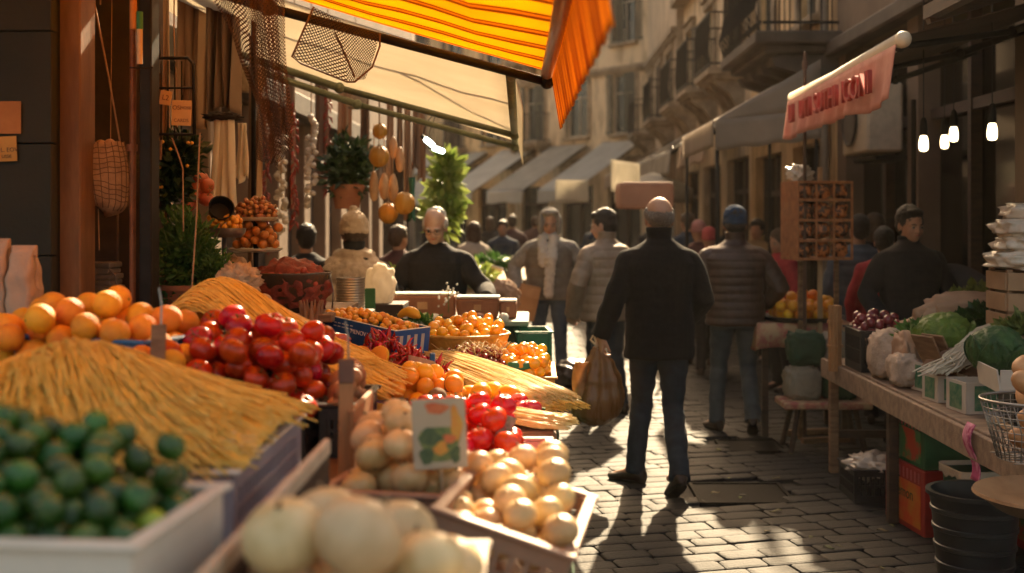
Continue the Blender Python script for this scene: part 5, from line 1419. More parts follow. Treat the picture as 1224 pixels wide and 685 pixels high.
ocr = [crate('tan slatted crate of golden onions beside the white rail', -.185,2.36,.93,.27,.42,.155,ptan,rz=-.22,corner='nr',slots=True),
       crate('tan slatted crate of golden onions at the street edge, tilted down to the paving', .022,2.15,.915,.262,.46,.16,ptan,rz=-.14,corner='nr',slots=True,tilt=(0,.30))]
stand(-.27,2.55,.88,.93,.24,.36,'flat wooden riser under the left golden onion crate', -.2)
P = pile(26,.040,(-.43,-.16,2.42,2.84), lambda x,y: 1.035, rng=rng, want=lambda x,y: .35*math.hypot(x+.30,y-2.62), tries=80)
scatter(onion_src(), P, .045, 'golden onion in the tan crate beside the white rail', 'golden onions by the rail', rng=rng, tilt=.7)
P = pile(42,.036,(-.21,.085,2.16,2.72), lambda x,y: 1.015-.28*(x+.12), rng=rng, want=lambda x,y: .22*math.hypot(x+.02,(y-2.55)*.8), tries=80)
scatter(onion_src(), P, .045, 'golden onion in the tilted tan crate at the street edge', 'golden onions at the street edge', rng=rng, tilt=.7)
# ---- bright tomatoes ----
crate('pinkish white slatted crate of bright red tomatoes at the street edge', .042,2.985,.88,.47,.56,.10,ppk,corner='nr')
P = pile(58,.036,(-.41,-.03,3.06,3.54), lambda x,y: .955, rng=rng, want=lambda x,y: .32*math.hypot(x+.22,y-3.36), tries=70)
scatter(tomatob_src(), P, .036, 'bright red tomato in the pinkish white crate', 'tomatoes in the pink crate', rng=rng, tilt=.6)
g = MB(); leafball(g,(0,0,0),(.06,.10,.015),110,.02,rng); o = g.build('herb_sprigs', M('leaf_yellowgreen', (.20,.28,.05), (.42,.46,.12), rough=.5, scale=20, translucent=.25)); o.location=(-.005,3.16,.975); tag(o,'pale green sprigs in the street side corner of the pink tomato crate','herbs')
# picture card on a wire: fruit print
t = thing('picture_card', 'upright pale card printed with flowers and leaves in front of the bright tomatoes', 'card', (-.200,2.44,1.200), rot=(-.14,-.05,.08))
MB().box((0,0,0),(.112,.004,.145),bev=.0015).build('card', M('card_stock', (.44,.36,.25), (.54,.45,.32), rough=.6, scale=6), t)
def blob_print(cols, name):
    for k, (x,z,w_,h_,mt) in enumerate(cols):
        b = MB(); pts = [Vector((x+w_*.86*math.cos(2*PI*i/18)*(1+.25*math.sin(3*2*PI*i/18+k)), -.0024-.0003*k, z+h_*math.sin(2*PI*i/18)*(1+.2*math.cos(2*2*PI*i/18+k)))) for i in range(18)]
        b.bm.faces.new([b.bm.verts.new(p) for p in pts]); b.build(name, mt, t, recalc=False)
pr = M('print_red', (.52,.10,.03), (.66,.2,.06), rough=.5, scale=50); pg_ = M('print_green', (.10,.16,.04), (.22,.24,.07), rough=.5, scale=60); po = M('print_orange', (.66,.24,.03), (.6,.34,.05), rough=.5, scale=50); pd_ = M('print_darkgreen', (.04,.08,.03), (.10,.14,.05), rough=.5, scale=60)
blob_print([(0,-.022,.046,.044,pg_),(-.005,.052,.028,.013,pr),(.035,.02,.014,.034,po),(-.02,-.005,.026,.016,pd_),(.002,-.03,.018,.013,po),(.032,-.045,.012,.018,pd_),(-.028,-.045,.016,.02,pd_),(.02,-.012,.015,.011,pr)], 'flower_print')
MB().tube([(0,.006,-.23),(0,.006,.05)], .003, n=6).build('stick', wood_l, t)
t = thing('slate_label', 'small grey green slate label on a thin red stick among the bright tomatoes', 'label', at(603,515,3.22), rot=(-.1,.35,.2)); MB().box((0,0,0),(.042,.004,.085),bev=.001).build('plate', M('slate_print', (.16,.16,.11), (.36,.34,.26), rough=.6, scale=70), t)
MB().tube([(-.05,0,.10),(.05,0,-.09)], .0028, n=6).build('stick', pred, t)
# spaghetti ends, blue tubes, peppers
ribbon('short pale spaghetti ends left of the bright tomatoes', Vector((-.60,3.72,1.05)), Vector((-.40,3.52,1.03)), 150, .14, 0, .0022, pasta_a, 71, thick=.03, jx=.03)
ribbon('loose pale spaghetti poking out over the paving at the street edge', Vector((-.16,3.84,1.0)), Vector((.085,3.72,.985)), 200, .11, 0, .0022, pasta_b, 72, thick=.04, jx=.035)
stand(-.03,3.80,.88,.975,.18,.20,'small wooden riser under the loose spaghetti at the street edge')
stand(-.50,3.63,.88,1.03,.14,.20,'small wooden riser under the short spaghetti ends')
def tube_bag(lab, a, b, r, mt):
    a, b = Vector(a), Vector(b); c = (a+b)/2; t = thing('rolled_bag', lab, 'rolled bag', c); d = b-a
    MB().tube([d*(u-.5)+Vector((0,0,.004*math.sin(u*14))) for u in (0,.1,.3,.5,.7,.9,1)], [r*.7,r,r*1.1,r,r*1.08,r,r*.6], n=14, round_=True, flat=.7).build('body', mt, t, smooth=True)
    MB().tube([d*.5,d*.5+d.normalized()*.02], [r*.3,r*.7], n=8).build('twisted_end', mt, t)
bluf = M('blue_film', (.01,.04,.34), (.02,.09,.5), rough=.2, coat=.5, scale=12, bump=.4)
tube_bag('dark blue rolled plastic bag left of the bright tomatoes', at(446,484,3.75), at(486,489,3.7), .017, bluf)
tube_bag('bright blue rolled plastic bag at the street edge below the red peppers', at(602,502,3.85), at(650,498,3.9), .016, bluf)
stand(-.49,3.76,1.0,1.035,.16,.08,'thin board under the dark blue rolled bag') 
redp_m = M('red_pepper', (.50,.008,.02), (.66,.02,.03), rough=.12, coat=.6, scale=4)
for k,(px,py,Y) in enumerate(((603,486,3.96),(617,482,4.0),(632,489,3.94),(622,491,3.90),(596,492,3.9))):
    me, ch = FM['pepper'][0].copy(), FM['pepper'][1]; me.materials.clear(); me.materials.append(redp_m)
    if k == 0: RPM = me
    o = bpy.data.objects.new('red_pepper', RPM); link(o); o.location = at(px,py,Y); o.rotation_euler=(1.2+.2*k,.4*k,k); o.scale=(.95,.95,1.1)
    for cn, cm in ch: c = bpy.data.objects.new(cn, cm); link(c,o)
    tag(o, ('glossy red pepper at the back left of the group above the blue rolled bag','glossy red pepper at the top of the group above the blue rolled bag','glossy red pepper nearest the street above the blue rolled bag','glossy red pepper at the front centre of the group above the blue bag','glossy red pepper next to the bright tomatoes, leftmost of its group')[k], 'pepper', group='red peppers')
stand(-.06,3.96,.88,.975,.18,.10,'small wooden riser below the red peppers')

# ================= left wall side =================
slate = M('slate_paint', (.020,.023,.018), (.034,.036,.028), rough=.85, scale=2, bump=.2, bscale=30)
pn = thing('board_wall', 'dark slate green boarded wall with two paper notes at the left edge', 'wall', (-2.15, 3.98, 0))
for k in range(9): MB().box((0,0,.19+.38*k),(1.03,.05,.376),bev=.003).build('board', slate, pn)
notep = M('orange_note', (.42,.17,.05), (.54,.24,.08), rough=.8, scale=8)
for (px0,px1,py0,py1,lab,rz) in ((-6,25,121,160,'blank rust orange paper note pinned on the dark boarded wall, upper',.0),(-8,20,163,193,'smaller yellow orange paper note with writing, below the upper one',-.04)):
    w_, h_ = (px1-px0)/F*3.93, (py1-py0)/F*3.93
    t = thing('paper_note', lab, 'note', at((px0+px1)/2,(py0+py1)/2,3.945), rot=(0,rz,0)); MB().box((0,0,0),(w_,.002,h_)).build('sheet', notep if rz == 0 else M('yellow_note', (.52,.27,.06), (.62,.34,.09), rough=.8, scale=8), t)
    if rz:
        text_part('lettering','L. EOV',.020,M('note_ink', (.06,.03,.015)),t,(.015,-.0018,-.004),(R(90),0,0)); text_part('lettering','USSE',.016,M('note_ink', (.06,.03,.015)),t,(.005,-.0018,-.026),(R(90),0,0))
# bags on a ledge
lg_ = thing('wall_ledge', 'grey metal ledge on the dark wall carrying tall paper bags', 'ledge', (-1.74,3.55,1.33)); MB().box((0,0,0),(.62,.42,.035),bev=.004).build('board', grey_m, lg_)
for s in (-1,1): MB().box((s*.25,.17,-.12),(.03,.10,.2)).build('bracket', black_m, lg_)
bagm = M('paper_bag', (.40,.27,.19), (.54,.39,.28), rough=.75, scale=5, bump=.6, bscale=14)
for k,(x,h,lab) in enumerate(((-1.505,.215,'tall crumpled paper bag on the ledge, nearest the corner of the wall'),(-1.585,.235,'tall pale paper bag on the ledge, second from the wall corner'),(-1.665,.22,'paper bag at the left end of the ledge'),(-1.62+.0,.0,''))):
    if not h: continue
    t = thing('paper_bag', lab, 'paper bag', (x,3.45,1.348), .1*k)
    def bg_(u,v,h=h,k=k):
        a = 2*PI*u; w1,d1 = .036*(1-.12*v), .05*(1-.75*max(0,v-.6)/.4*1.0)
        return Vector((w1*math.copysign(min(1,abs(math.cos(a))*1.35),math.cos(a))+.003*math.sin(v*20+k), d1*math.copysign(min(1,abs(math.sin(a))*1.35),math.sin(a))+.003*math.sin(u*30+v*9), h*v))
    MB().grid(bg_, 24, 14).build('body', bagm, t, smooth=True, solid=.002); MB().box((0,0,h-.01),(.072,.016,.03),bev=.002).build('folded_top', bagm, t)
# door frame, recess, pipes
def post(name, px0, px1, Y, dp, z1, mt, lab, cat='post'):
    x0, x1 = X(px0,Y), X(px1,Y); t = thing(name, lab, cat, ((x0+x1)/2, Y+dp/2, 0))
    MB().box((0,0,z1/2),(x1-x0,dp,z1),bev=.005).build('shaft', mt, t); MB().box((0,0,.05),(x1-x0+.03,dp+.03,.10),bev=.005).build('foot', mt, t); return t
post('door_post', 57,66,4.02,.10,3.4,black_m,'narrow black upright strip beside the dark boarded wall')
post('door_post', 67,96,4.06,.14,3.4,M('tan_wood', (.17,.085,.04), (.26,.14,.07), rough=.65, scale=3, bump=.25, bscale=18, stretch=(6,6,1)),'broad tan wooden door post on the left')
rb = M('recess_wall', (.05,.036,.028), (.10,.072,.055), rough=.85, scale=4, bump=.4, bscale=26)
t = thing('recess_wall','dark brown back wall of the recess behind the hanging mesh bag','wall',(X(130,4.7),4.72,0)); MB().box((0,0,1.75),(.40,.08,3.5),bev=.004).build('panel', rb, t); MB().box((-.03,-.05,1.62),(.16,.02,.30),bev=.004).build('hatch', M('hatch_grey',(.10,.075,.06),(.15,.11,.09),rough=.6), t)
o = MB().tube([(0,0,0),(0,0,1.0),(.003,0,2.1),(0,0,3.4)], .012, n=10)
for z in (1.2,1.9,2.6): o.lathe([(.012,-.012),(.02,-.012),(.02,.012),(.012,.012)], (0,0,z), n=10)
o = o.build('wall_pipe', copper_m, smooth=True, auto=40); o.location=(X(158,4.2),4.2,0); tag(o,'thin rusty copper pipe running up beside the black post','pipe')
post('shop_post', 166,181,4.12,.09,3.4,black_m,'thick black iron post beside the rusty pipe')
t = thing('roll_holder','red and green paper roll clipped high on the black post','roll',at(167,35,4.05)); MB().lathe([(0,-.12),(.010,-.12),(.010,0),(0,0)],n=12).build('roll', M('pale_roll',(.6,.45,.3)), t, smooth=True, auto=40); MB().lathe([(0,.0),(.011,.0),(.011,.06),(0,.06)],n=12).build('green_roll', M('roll_green',(.03,.2,.09)), t, smooth=True, auto=40); MB().lathe([(0,.0),(.012,.0),(.012,.10),(0,.10)],(-.022,0,0),n=12).build('tan_roll', notep, t, smooth=True, auto=40)
MB().tube([(-.04,.02,-.13),(0,0,-.135),(.04,.02,-.13)],.003,n=5).build('ring', black_m, t)
# hanging mesh bag
t = thing('mesh_bag','sand coloured string mesh bag full of onions hanging on cords in the recess','bag',at(120,210,4.25))
bgm = M('string_bag', (.36,.22,.12), (.50,.33,.19), rough=.85, scale=24, bump=.8, bscale=90)
def sack(u,v):
    a = 2*PI*u; r = .088*(.72+.45*math.sin(PI*min(1,(1-v)*.62+.12))); xx = .02*v-.01
    zz = .11-.235*v; 
    if v > .8: r *= math.sqrt(max(0.02,1-((v-.8)/.2)**2*.98))
    return Vector((r*math.cos(a)*(1.0)+xx, r*.7*math.sin(a), zz+.012*math.cos(a)*(-2 if v>.5 else 1)+.003*math.sin(a*9+v*12)))
MB().grid(sack,36,22).build('cloth', bgm, t, smooth=True, solid=.003)
g = MB()
for k in range(24):
    if k%1==0: g.tube([sack(k/24,v)*1.02+Vector((0,0,.0)) for v in [i/12 for i in range(12)]], .0016, n=4)
for j in range(1,11): g.tube([sack(i/32,j/13)*1.02 for i in range(33)], .0016, n=4)
g.build('netting', M('net_cord',(.12,.07,.04),rough=.8), t)
g = MB(); 
for (xa,xb) in ((-.07,-.01),(.075,.0)): g.tube([(xa,0,.10),(xa*.4+xb*.6,0,.36),(xb*.6-.02,0,.62)], .0035, n=6)
g.tube([(-.02,0,.62),(-.03,.0,1.2)], .003, n=5); g.tube([(.0,0,.62),(.015,.0,1.2)], .003, n=5); g.build('cord', bgm, t, smooth=True)
rg = random.Random(3)
on = fruit('bulb','onion','onion','small onion in the mouth of the hanging mesh bag', mk_onion(M('bag_onion',(.42,.24,.12),(.56,.36,.2),rough=.5),.9,.02)); base = at(120,210,4.25)
scatter(on, [(base.x+rg.uniform(-.06,.06), base.y+rg.uniform(-.035,.035), base.z+.095+rg.uniform(-.02,.022), .02) for k in range(16)], .02, 'small onion in the mouth of the hanging mesh bag', 'onions in the mesh bag', rng=rg)
o = MB().tube([(0,0,0),(.003,0,-.15)], .002, n=5).build('hanging_string', bgm, t); o.location=(0,-.02,-.12)
# thin cords in the recess
for k,(px,Y) in enumerate(((84,4.3),(132,4.5))):
    o = MB().tube([(0,0,0),(.006,0,.6),(-.004,0,1.4)], .0018, n=4).build('twine', bgm); o.location=(X(px,Y),Y,Z(260 if k==0 else 180,Y)); tag(o,('long thin cord hanging left of the mesh bag','long thin cord hanging right of the mesh bag')[k],'cord')
# stacked cloths in the recess
t = thing('folded_sacks','stack of folded grey sacks in the recess under the mesh bag','sacks',(X(118,4.45),4.45,1.37))
for k in range(5): MB().box((.004*(-1)**k,0,.012+.022*k),(.15-.006*k,.14,.022),bev=.008,seg=2).build('folded_sack', M('grey_sack',(.15,.13,.11),(.22,.19,.165),rough=.9,scale=8,bump=.5), t)
MB().tube([(.05,-.06,.10),(.085,-.06,.06),(.09,-.05,-.02)],.004,n=6).build('strap', M('grey_sack',(.15,.13,.11)), t)
stand(X(118,4.45),4.45,1.03,1.37,.2,.2,'dark riser box in the recess under the folded sacks', 0, wood_d)
g = MB()
for k in range(120):
    a = rg.uniform(-1.2,1.0); l = rg.uniform(.1,.24); g.tube([(0,0,0),(.3*l*math.sin(a),.2*l*math.cos(k),l*.55),(l*.55*math.sin(a)+.02,.2*l*math.sin(k*2),l*.8-.3*l*abs(math.sin(a)))], .0016, n=3)
o = g.build('dry_grass', M('dry_herb',(.06,.06,.02),(.12,.11,.04),rough=.8)); o.location=at(142,232,4.5); tag(o,'dark dried grass bunch hanging beside the mesh bag','dried herbs')
# black rack with two price tags
t = thing('metal_rack','black metal rack with rounded corners hanging beside the black post with two price tags','rack',at(208,115,4.3))
f = MB(); w_,h_ = .075,.14
f.tube([(-w_,0,-h_),(-w_,0,h_-.02),(-w_+.02,0,h_),(w_-.025,0,h_),(w_-.004,0,h_-.022),(w_,0,-h_)], .006, n=8); f.tube([(-w_,0,-h_),(w_,0,-h_)],.005,n=6)
for k in range(5): f.tube([(-w_+.025*k,0.01,-h_-.02),(-w_+.025*k,.01,h_-.01)],.003,n=5)
f.tube([(-w_,0,.03),(w_,0,.03)],.004,n=6); f.build('frame', black_m, t, smooth=True)
MB().tube([(-.05,0,h_),(-.07,.03,h_+.15),(-.085,.05,h_+.19)],.004,n=5).build('hook', black_m, t)
tagm = M('price_card',(.66,.40,.16),(.76,.50,.22),rough=.7,scale=6); ink = M('brown_ink',(.14,.03,.01),(.2,.05,.02),rough=.7)
for (px,py,w_,h_,rot_,lines,lab) in ((198,117,.043,.052,.16,(('L2',.026,0),),'small tilted price tag reading L2 on the black rack'),(217,135,.072,.092,.03,(('OSI',.022,.018,-.017),('MOSB',.015,.018,.015),('CARDS',.017,-.028,0)),'larger price tag with brown lettering reading CARDS on the black rack')):
    q = thing('price_tag', lab, 'price tag', at(px,py,4.27), rot=(0,rot_,0)); MB().box((0,0,0),(w_,.0025,h_),bev=.0008).build('card', tagm, q)
    for L_ in lines: text_part('lettering', L_[0], L_[1], ink, q, (L_[3] if len(L_)>3 else 0,-.0018,L_[2]), (R(90),0,0))
    MB().tube([(0,.001,h_/2-.004),(0,.006,h_/2+.02)],.0015,n=4).build('string', black_m, q)
# hanging tools/cords
for k,(px,lab) in enumerate(((185,'pair of long dark canes hanging left in the black rack'),(192,'long dark cane hanging beside the pair in the black rack'))):
    o = MB().tube([(0,0,.10),(.003,0,-.05),(.0,0,-.22)], [.006,.007,.004], n=7).build('hanging_cane', wood_w); o.location=at(px,120,4.33); tag(o,lab,'cane')
# herb bunch in a pot and darker plant above
hb_ = thing('herb_plant','big feathery green herb plant spilling over its clay pot beside the black post','plant',(X(222,4.55),4.55,1.27))
g = MB(); rg = random.Random(77)
leafball(g,(0,0,.24),(.14,.13,.20),2600,.019,rg,shell=.25,elong=1.8); leafball(g,(.12,-.02,.16),(.09,.10,.10),1100,.017,rg,shell=.25); leafball(g,(-.03,.0,.06),(.10,.12,.10),900,.017,rg,shell=.3)
g.build('foliage', M('herb_green',(.035,.10,.018),(.10,.22,.045),rough=.5,scale=16,translucent=.3,contrast=(.3,.7)), hb_)
g = MB()
for k in range(30):
    a = rg.uniform(0,2*PI); r=rg.uniform(.04,.14); g.tube([(0,0,.02),(r*.4*math.cos(a),r*.4*math.sin(a),.16),(r*math.cos(a),r*math.sin(a),.24+.1*rg.random())],.0022,n=4)
g.build('stem', M('herb_stem',(.07,.12,.03)), hb_)
MB().lathe([(0,0),(.07,0),(.09,.10),(.10,.10),(.10,.12),(.085,.12),(.08,.09),(0,.09)],n=24).build('pot', M('terracotta',(.26,.10,.05),(.36,.16,.08),rough=.8), hb_, smooth=True, auto=40)
ivy = thing('hanging_plant','dark leafy plant with a few yellow flowers hanging above the feathery herb','plant',(X(212,4.75),4.75,1.92))
g = MB(); leafball(g,(0,0,-.03),(.12,.10,.13),620,.03,rg,shell=.3); leafball(g,(-.02,0,-.16),(.09,.08,.12),380,.028,rg,shell=.3); g.build('foliage', M('ivy_dark',(.012,.035,.010),(.04,.08,.02),rough=.4,scale=14), ivy)
g = MB()
for k in range(14): g.ico((rg.uniform(-.1,.1),rg.uniform(-.1,-.05),rg.uniform(-.15,.08)),.008,1)
g.build('flower', M('yellow_flower',(.6,.35,.04)), ivy)
MB().tube([(0,0,.05),(-.02,.02,.5),(-.02,.03,1.1)],.003,n=5).build('cord', bgm, ivy)
for k,(px,py) in enumerate(((240,213),(233,232),(246,238),(226,243),(238,224),(247,222))):
    o = fruit('pomeg','pomegranate','pomegranate','red pomegranate in the cluster hanging behind the herb plant', mk_tomato(M('pomegranate_skin',(.42,.06,.03),(.62,.2,.07),rough=.4,scale=5),.03)); o.location=at(px,py,5.2); o.rotation_euler=(.4*k,.3,.2*k); o['group']='pomegranates behind the herbs'
o = MB().tube([(0,0,0),(.02,0,.3),(.03,.01,.62)],.003,n=5).build('twine', bgm); o.location=at(228,365,4.2); tag(o,'pale cord hanging in front of the feathery herb plant','cord')
o = MB().tube([(-.02,0,0),(.0,0,-.05),(.02,0,-.11),(.022,.0,-.34)],.0025,n=5).build('twine', bgm); o.location=at(212,165,4.26); tag(o,'thin string hanging from the CARDS price tag','cord')
# tiered plate stand
stt = thing('tiered_stand','tiered stand with round pale plates of nuts and dried fruit','stand',(X(306,5.3),5.3,1.24))
pl = M('plate_cream',(.58,.52,.36),(.66,.60,.44),rough=.3,coat=.3)
MB().tube([(0,0,0),(0,0,.42)],.012,n=10).build('column', black_m, stt, smooth=True)
MB().lathe([(0,0),(.10,0),(.09,.015),(0,.02)]).build('foot', black_m, stt)
for (r,z) in ((.118,.26),(.098,.40)): MB().lathe([(0,z-.006),(r*.8,z-.006),(r,z+.004),(r+.002,z+.012),(r*.96,z+.012),(r*.8,z+.002),(0,z+.002)],n=40).build('plate', pl, stt, smooth=True, auto=50)
nutm = M('walnut_brown',(.30,.11,.03),(.50,.22,.07),rough=.45,scale=20,rnd=.3,hue=.015)
rg = random.Random(8); cx,cy = X(306,5.3),5.3
P = pile(150,.0115,(cx-.098,cx+.098,cy-.098,cy+.098), lambda x,y: 1.645 if math.hypot(x-cx,y-cy)<.088 else 1.95, rng=rg, want=lambda x,y:.5*math.hypot(x-cx,y-cy), tries=30)
scatter(nut_src(nutm,'nut'), P, .0095*1.1, 'brown nut heaped on the upper plate of the tiered stand', 'nuts on the upper plate', rng=rg)
P = pile(46,.022,(cx-.12,cx+.12,cy-.12,cy+.12), lambda x,y: 1.508 if math.hypot(x-cx,y-cy)<.10 else 1.8, rng=rg, want=lambda x,y:.3*math.hypot(x-cx,y-cy), tries=30)
scatter(dryfruit_src(M('dried_persimmon',(.42,.13,.02),(.60,.24,.04),rough=.5,scale=12,rnd=.2),'pers'), P, .02, 'dark orange dried fruit on the lower plate of the tiered stand', 'dried fruit on the lower plate', rng=rg)
b2 = thing('metal_bowl','grey metal dish with orange slices beside the tiered stand','bowl',(X(268,5.0),5.0,1.275))
MB().tube([(0,0,0),(0,0,.30)],.010,n=8).build('stem', grey_m, b2, smooth=True); MB().lathe([(0,0),(.06,0),(.05,.012),(0,.015)]).build('foot', grey_m, b2)
MB().lathe([(0,.29),(.07,.29),(.088,.31),(.092,.33),(.086,.33),(.07,.303),(0,.30)],n=32).build('dish', grey_m, b2, smooth=True, auto=50)
sc = MB(); sc.lathe([(0,.0),(.045,.0),(.055,.05),(.05,.05),(.04,.008),(0,.008)],n=20,rot=(1.1,0,.5)); q = sc.build('scoop', black_m, None, smooth=True, auto=40); q.location=at(262,254,4.98); tag(q,'black scoop lying on the orange slices of the metal dish','scoop')
P = pile(40,.014,(X(268,5.0)-.075,X(268,5.0)+.075,4.925,5.075), lambda x,y: 1.595 if math.hypot(x-X(268,5.0),y-5.0)<.07 else 1.9, rng=rg, want=lambda x,y:.2*math.hypot(x-X(268,5.0),y-5.0), tries=20)
scatter(dryfruit_src(dm,'dapr'), P, .019, 'small orange dried fruit on the grey metal dish', 'dried fruit on the metal dish', rng=rg)
# container of dried tomatoes
dc = thing('glass_container','wide clear plastic tub heaped with dark red dried tomatoes','tub',(-1.075,5.15,1.24),-.25)
MB().lathe([(.13,0),(.175,.16),(.18,.17),(.176,.172),(.128,.004)],n=40).build('wall', M('clear_tub',(.5,.35,.25),rough=.1,trans=.85,rvar=.02), dc, smooth=True)
lumpy('dried_tomato_mass', None, None, (0,0,.10), (.165,.165,.13), M('dried_tomato',(.16,.025,.012),(.34,.06,.03),rough=.5,scale=30,bump=1.0,bscale=50), amp=.12, fr=9, seed=3, parent=dc, flat=.25)
rg = random.Random(12); P = pile(120,.016,(-1.23,-.92,5.0,5.3), lambda x,y: 1.345+.05*(1-math.hypot(x+1.075,y-5.15)/.17), rng=rg, want=lambda x,y:.35*math.hypot(x+1.04,y-5.15), tries=20)
P=[p for p in P if math.hypot(p[0]+1.075,p[1]-5.15)<.155]
scatter(dryfruit_src(M('dried_tomato_piece',(.26,.03,.014),(.44,.07,.03),rough=.45,scale=25,rnd=.3),'dtom'), P, .017, 'dark red dried tomato on top of the clear tub', 'dried tomatoes in the tub', rng=rg)
# straw hats, baskets, spice packets around
wick = M('wicker_tan',(.36,.24,.14),(.52,.38,.24),rough=.8,scale=30,bump=1.0,bscale=90)
def wbasket(lab, c, r, h, mt=wick, name='wicker_basket'):
    t = thing(name, lab, 'basket', c)
    prof = [(0,0),(r*.75,0)]
    n = 9
    for k in range(n+1): prof.append(((r*(.75+.25*k/n))*(1+.018*(-1)**k), .01+h*k/n))
    prof += [(r*.96,h+.01),(r*.7,.03),(0,.02)]
    MB().lathe(prof,n=48,wob=.004).build('body', mt, t, smooth=True)
    MB().tube([(r*math.cos(2*PI*i/32),r*math.sin(2*PI*i/32),h+.01) for i in range(33)],.009,n=7).build('rim', mt, t, smooth=True)
    return t
wbasket('pale wicker basket behind the raffia knot', (X(268,4.75),4.72,1.24), .09, .12)
wbasket('small wicker basket under the clear tub at the back', (-1.25,4.75,1.24), .08, .10)
lumpy('cloth_sack','tan cloth sack standing left of the clear tub','sack',(X(275,4.95),5.02,1.36),(.07,.07,.12),M('tan_cloth',(.30,.20,.13),(.42,.30,.2),rough=.9,scale=8,bump=.6,bscale=60,stretch=(4,4,1)),amp=.12,seed=6,pw_=.8)
lumpy('cloth_sack','small white shell patterned sack right of the feathery herb','sack',(X(292,4.5),4.5,1.345),(.05,.05,.08),wick,amp=.2,seed=16)
pot2 = M('ginger_skin',(.42,.26,.15),(.56,.38,.24),rough=.7,scale=9,bump=.4)
for k,(px,py,Y) in enumerate(((316,360,4.6),(334,377,4.5),(343,383,4.6))):
    o = fruit('ginger','ginger_root','ginger','ginger', mk_plum(pot2,.03,1.8)); o.location=at(px,py,Y); o.rotation_euler=(1.4,.5*k,.8*k); o['label']=('upper tan ginger root leaning by the pale spaghetti bundle','lower tan ginger root on the stall beside the dark jar','right tan ginger root touching the lower one')[k]
    stand(X(px,Y),Y,.99,Z(py,Y)-.035,.06,.06,('small wooden riser under the upper ginger root','small wooden riser under the lower ginger root','small wooden riser under the right ginger root')[k]) if Y>4.27 else None
jar = thing('herb_bundle','bundle of dried brown seed pods tied upright beside the blue box','dried pods',at(372,388,4.98))
for k in range(9): MB().tube([(0,0,-.12),(.03*math.cos(k*.7),.03*math.sin(k*.7),0),(.05*math.cos(k*.7),.04*math.sin(k*.7),.10)],[.006,.016,.004],n=9,round_=True).build('pod', M('pod_brown',(.22,.11,.06),(.36,.2,.11),rough=.6,scale=14), jar, smooth=True)
MB().lathe([(.02,-.02),(.036,-.02),(.036,.0),(.02,.0)],n=14).build('tie', wick, jar)
lumpy('dark_tray_goods','dark tray of glossy black olives and red strips behind the spaghetti','olives',at(352,392,4.62),(.09,.09,.03),M('olive_mix',(.03,.01,.01),(.2,.03,.02),rough=.3,scale=30,bump=1,bscale=50),amp=.2,fr=8,seed=5)
stand(X(352,4.62),4.62,.99,1.19,.18,.16,'wooden riser under the dark olives')
tin = thing('tin_can','tall ribbed metal tin standing behind the blue box','tin',(X(419,5.95),5.95,0)); 
prof=[(0,1.18),(.07,1.18)]
for k in range(12): prof += [(.070,1.185+.0135*k),(.074,1.19+.0135*k)]
prof += [(.072,1.345),(.068,1.345),(.066,1.2),(0,1.2)]
MB().lathe(prof,n=32).build('body', M('tin_metal',(.42,.36,.28),(.55,.48,.38),rough=.35,metal=.7,scale=8), tin, smooth=True, auto=40)
MB().box((0,0,.59),(.22,.22,1.178),bev=.006).build('pedestal', wood_d, tin)
stick = MB().tube([(0,0,0),(.004,0,.1),(-.01,0,.19)],.004,n=6).build('metal_rod', grey_m, smooth=True); stick.location=at(397,375,5.3); tag(stick,'thin grey metal rod standing at the left corner of the blue box','rod')
# ================= left facade close to the stall, curtains, hanging cloth =================
lf = thing('building','dark shopfront with tan pillars behind the hanging curtains on the left','building',(-2.15,12.0,0),R(90))
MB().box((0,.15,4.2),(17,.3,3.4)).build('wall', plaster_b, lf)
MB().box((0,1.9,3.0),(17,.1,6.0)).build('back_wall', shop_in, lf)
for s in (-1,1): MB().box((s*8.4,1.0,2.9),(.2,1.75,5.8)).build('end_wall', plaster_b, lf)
MB().box((0,1.0,6.0),(17.1,2.2,.2)).build('roof', M('roof_tile',(.28,.13,.08)), lf)
MB().box((0,-.05,2.62),(16.9,.18,.2),bev=.02).build('cornice', stone_d, lf)
pil = M('pillar_tan',(.20,.125,.075),(.29,.19,.12),rough=.85,scale=2,bump=.3)
for k in range(12):
    x = -7.3+k*1.05
    if k in (0,1): continue
    w_ = (.30,.22,.36)[k%3]; MB().box((x,.1,1.25),(w_,.22,2.5),bev=.012).build('pillar', pil, lf); MB().box((x+.5,.12,1.2),(.6,.06,2.4)).build('door_panel', wood_d, lf)
def curtain(lab, px0, px1, Y, py0, py1, mt, folds=5, depth=.04, name='curtain', cat='curtain', taper=0):
    x0, x1 = X(px0,Y), X(px1,Y); z0, z1 = Z(py0,Y), Z(py1,Y); c = Vector(((x0+x1)/2,Y,z0)); w_ = x1-x0
    ph = px0*.13
    def f(u,v): 
        s = 1-taper*(1-v)
        return Vector(((u-.5)*w_*s+.006*math.sin(u*folds*9+v*4), depth*math.sin(u*folds*2*PI+ph+.8*math.sin(v*2.2))*(.35+.65*v)+depth*.4*math.sin(u*folds*4.4+v*3), -(z0-z1)*v-.02*math.sin(u*7+ph)*v))
    o = MB().grid(f, folds*14, 18).build(name, mt, smooth=True, solid=.004); o.location = c; tag(o, lab, cat); return o
cur_b = M('curtain_tan',(.42,.24,.13),(.54,.33,.19),rough=.9,scale=3,stretch=(1,1,.3),translucent=.12)
cur_g = M('curtain_brown',(.20,.115,.065),(.30,.18,.11),rough=.9,scale=3,stretch=(1,1,.3),translucent=.1)
wht = M('white_linen',(.84,.74,.60),(.90,.81,.68),rough=.85,scale=4,translucent=.3,bump=.2,bscale=60)
curtain('wide tan curtain panel hanging behind the black rack', 182,203,5.3,-40,400,cur_b,2,.02)
curtain('broad pale brown curtain between the rack and the netting', 210,248,6.0,-40,150,cur_b,3,.03)
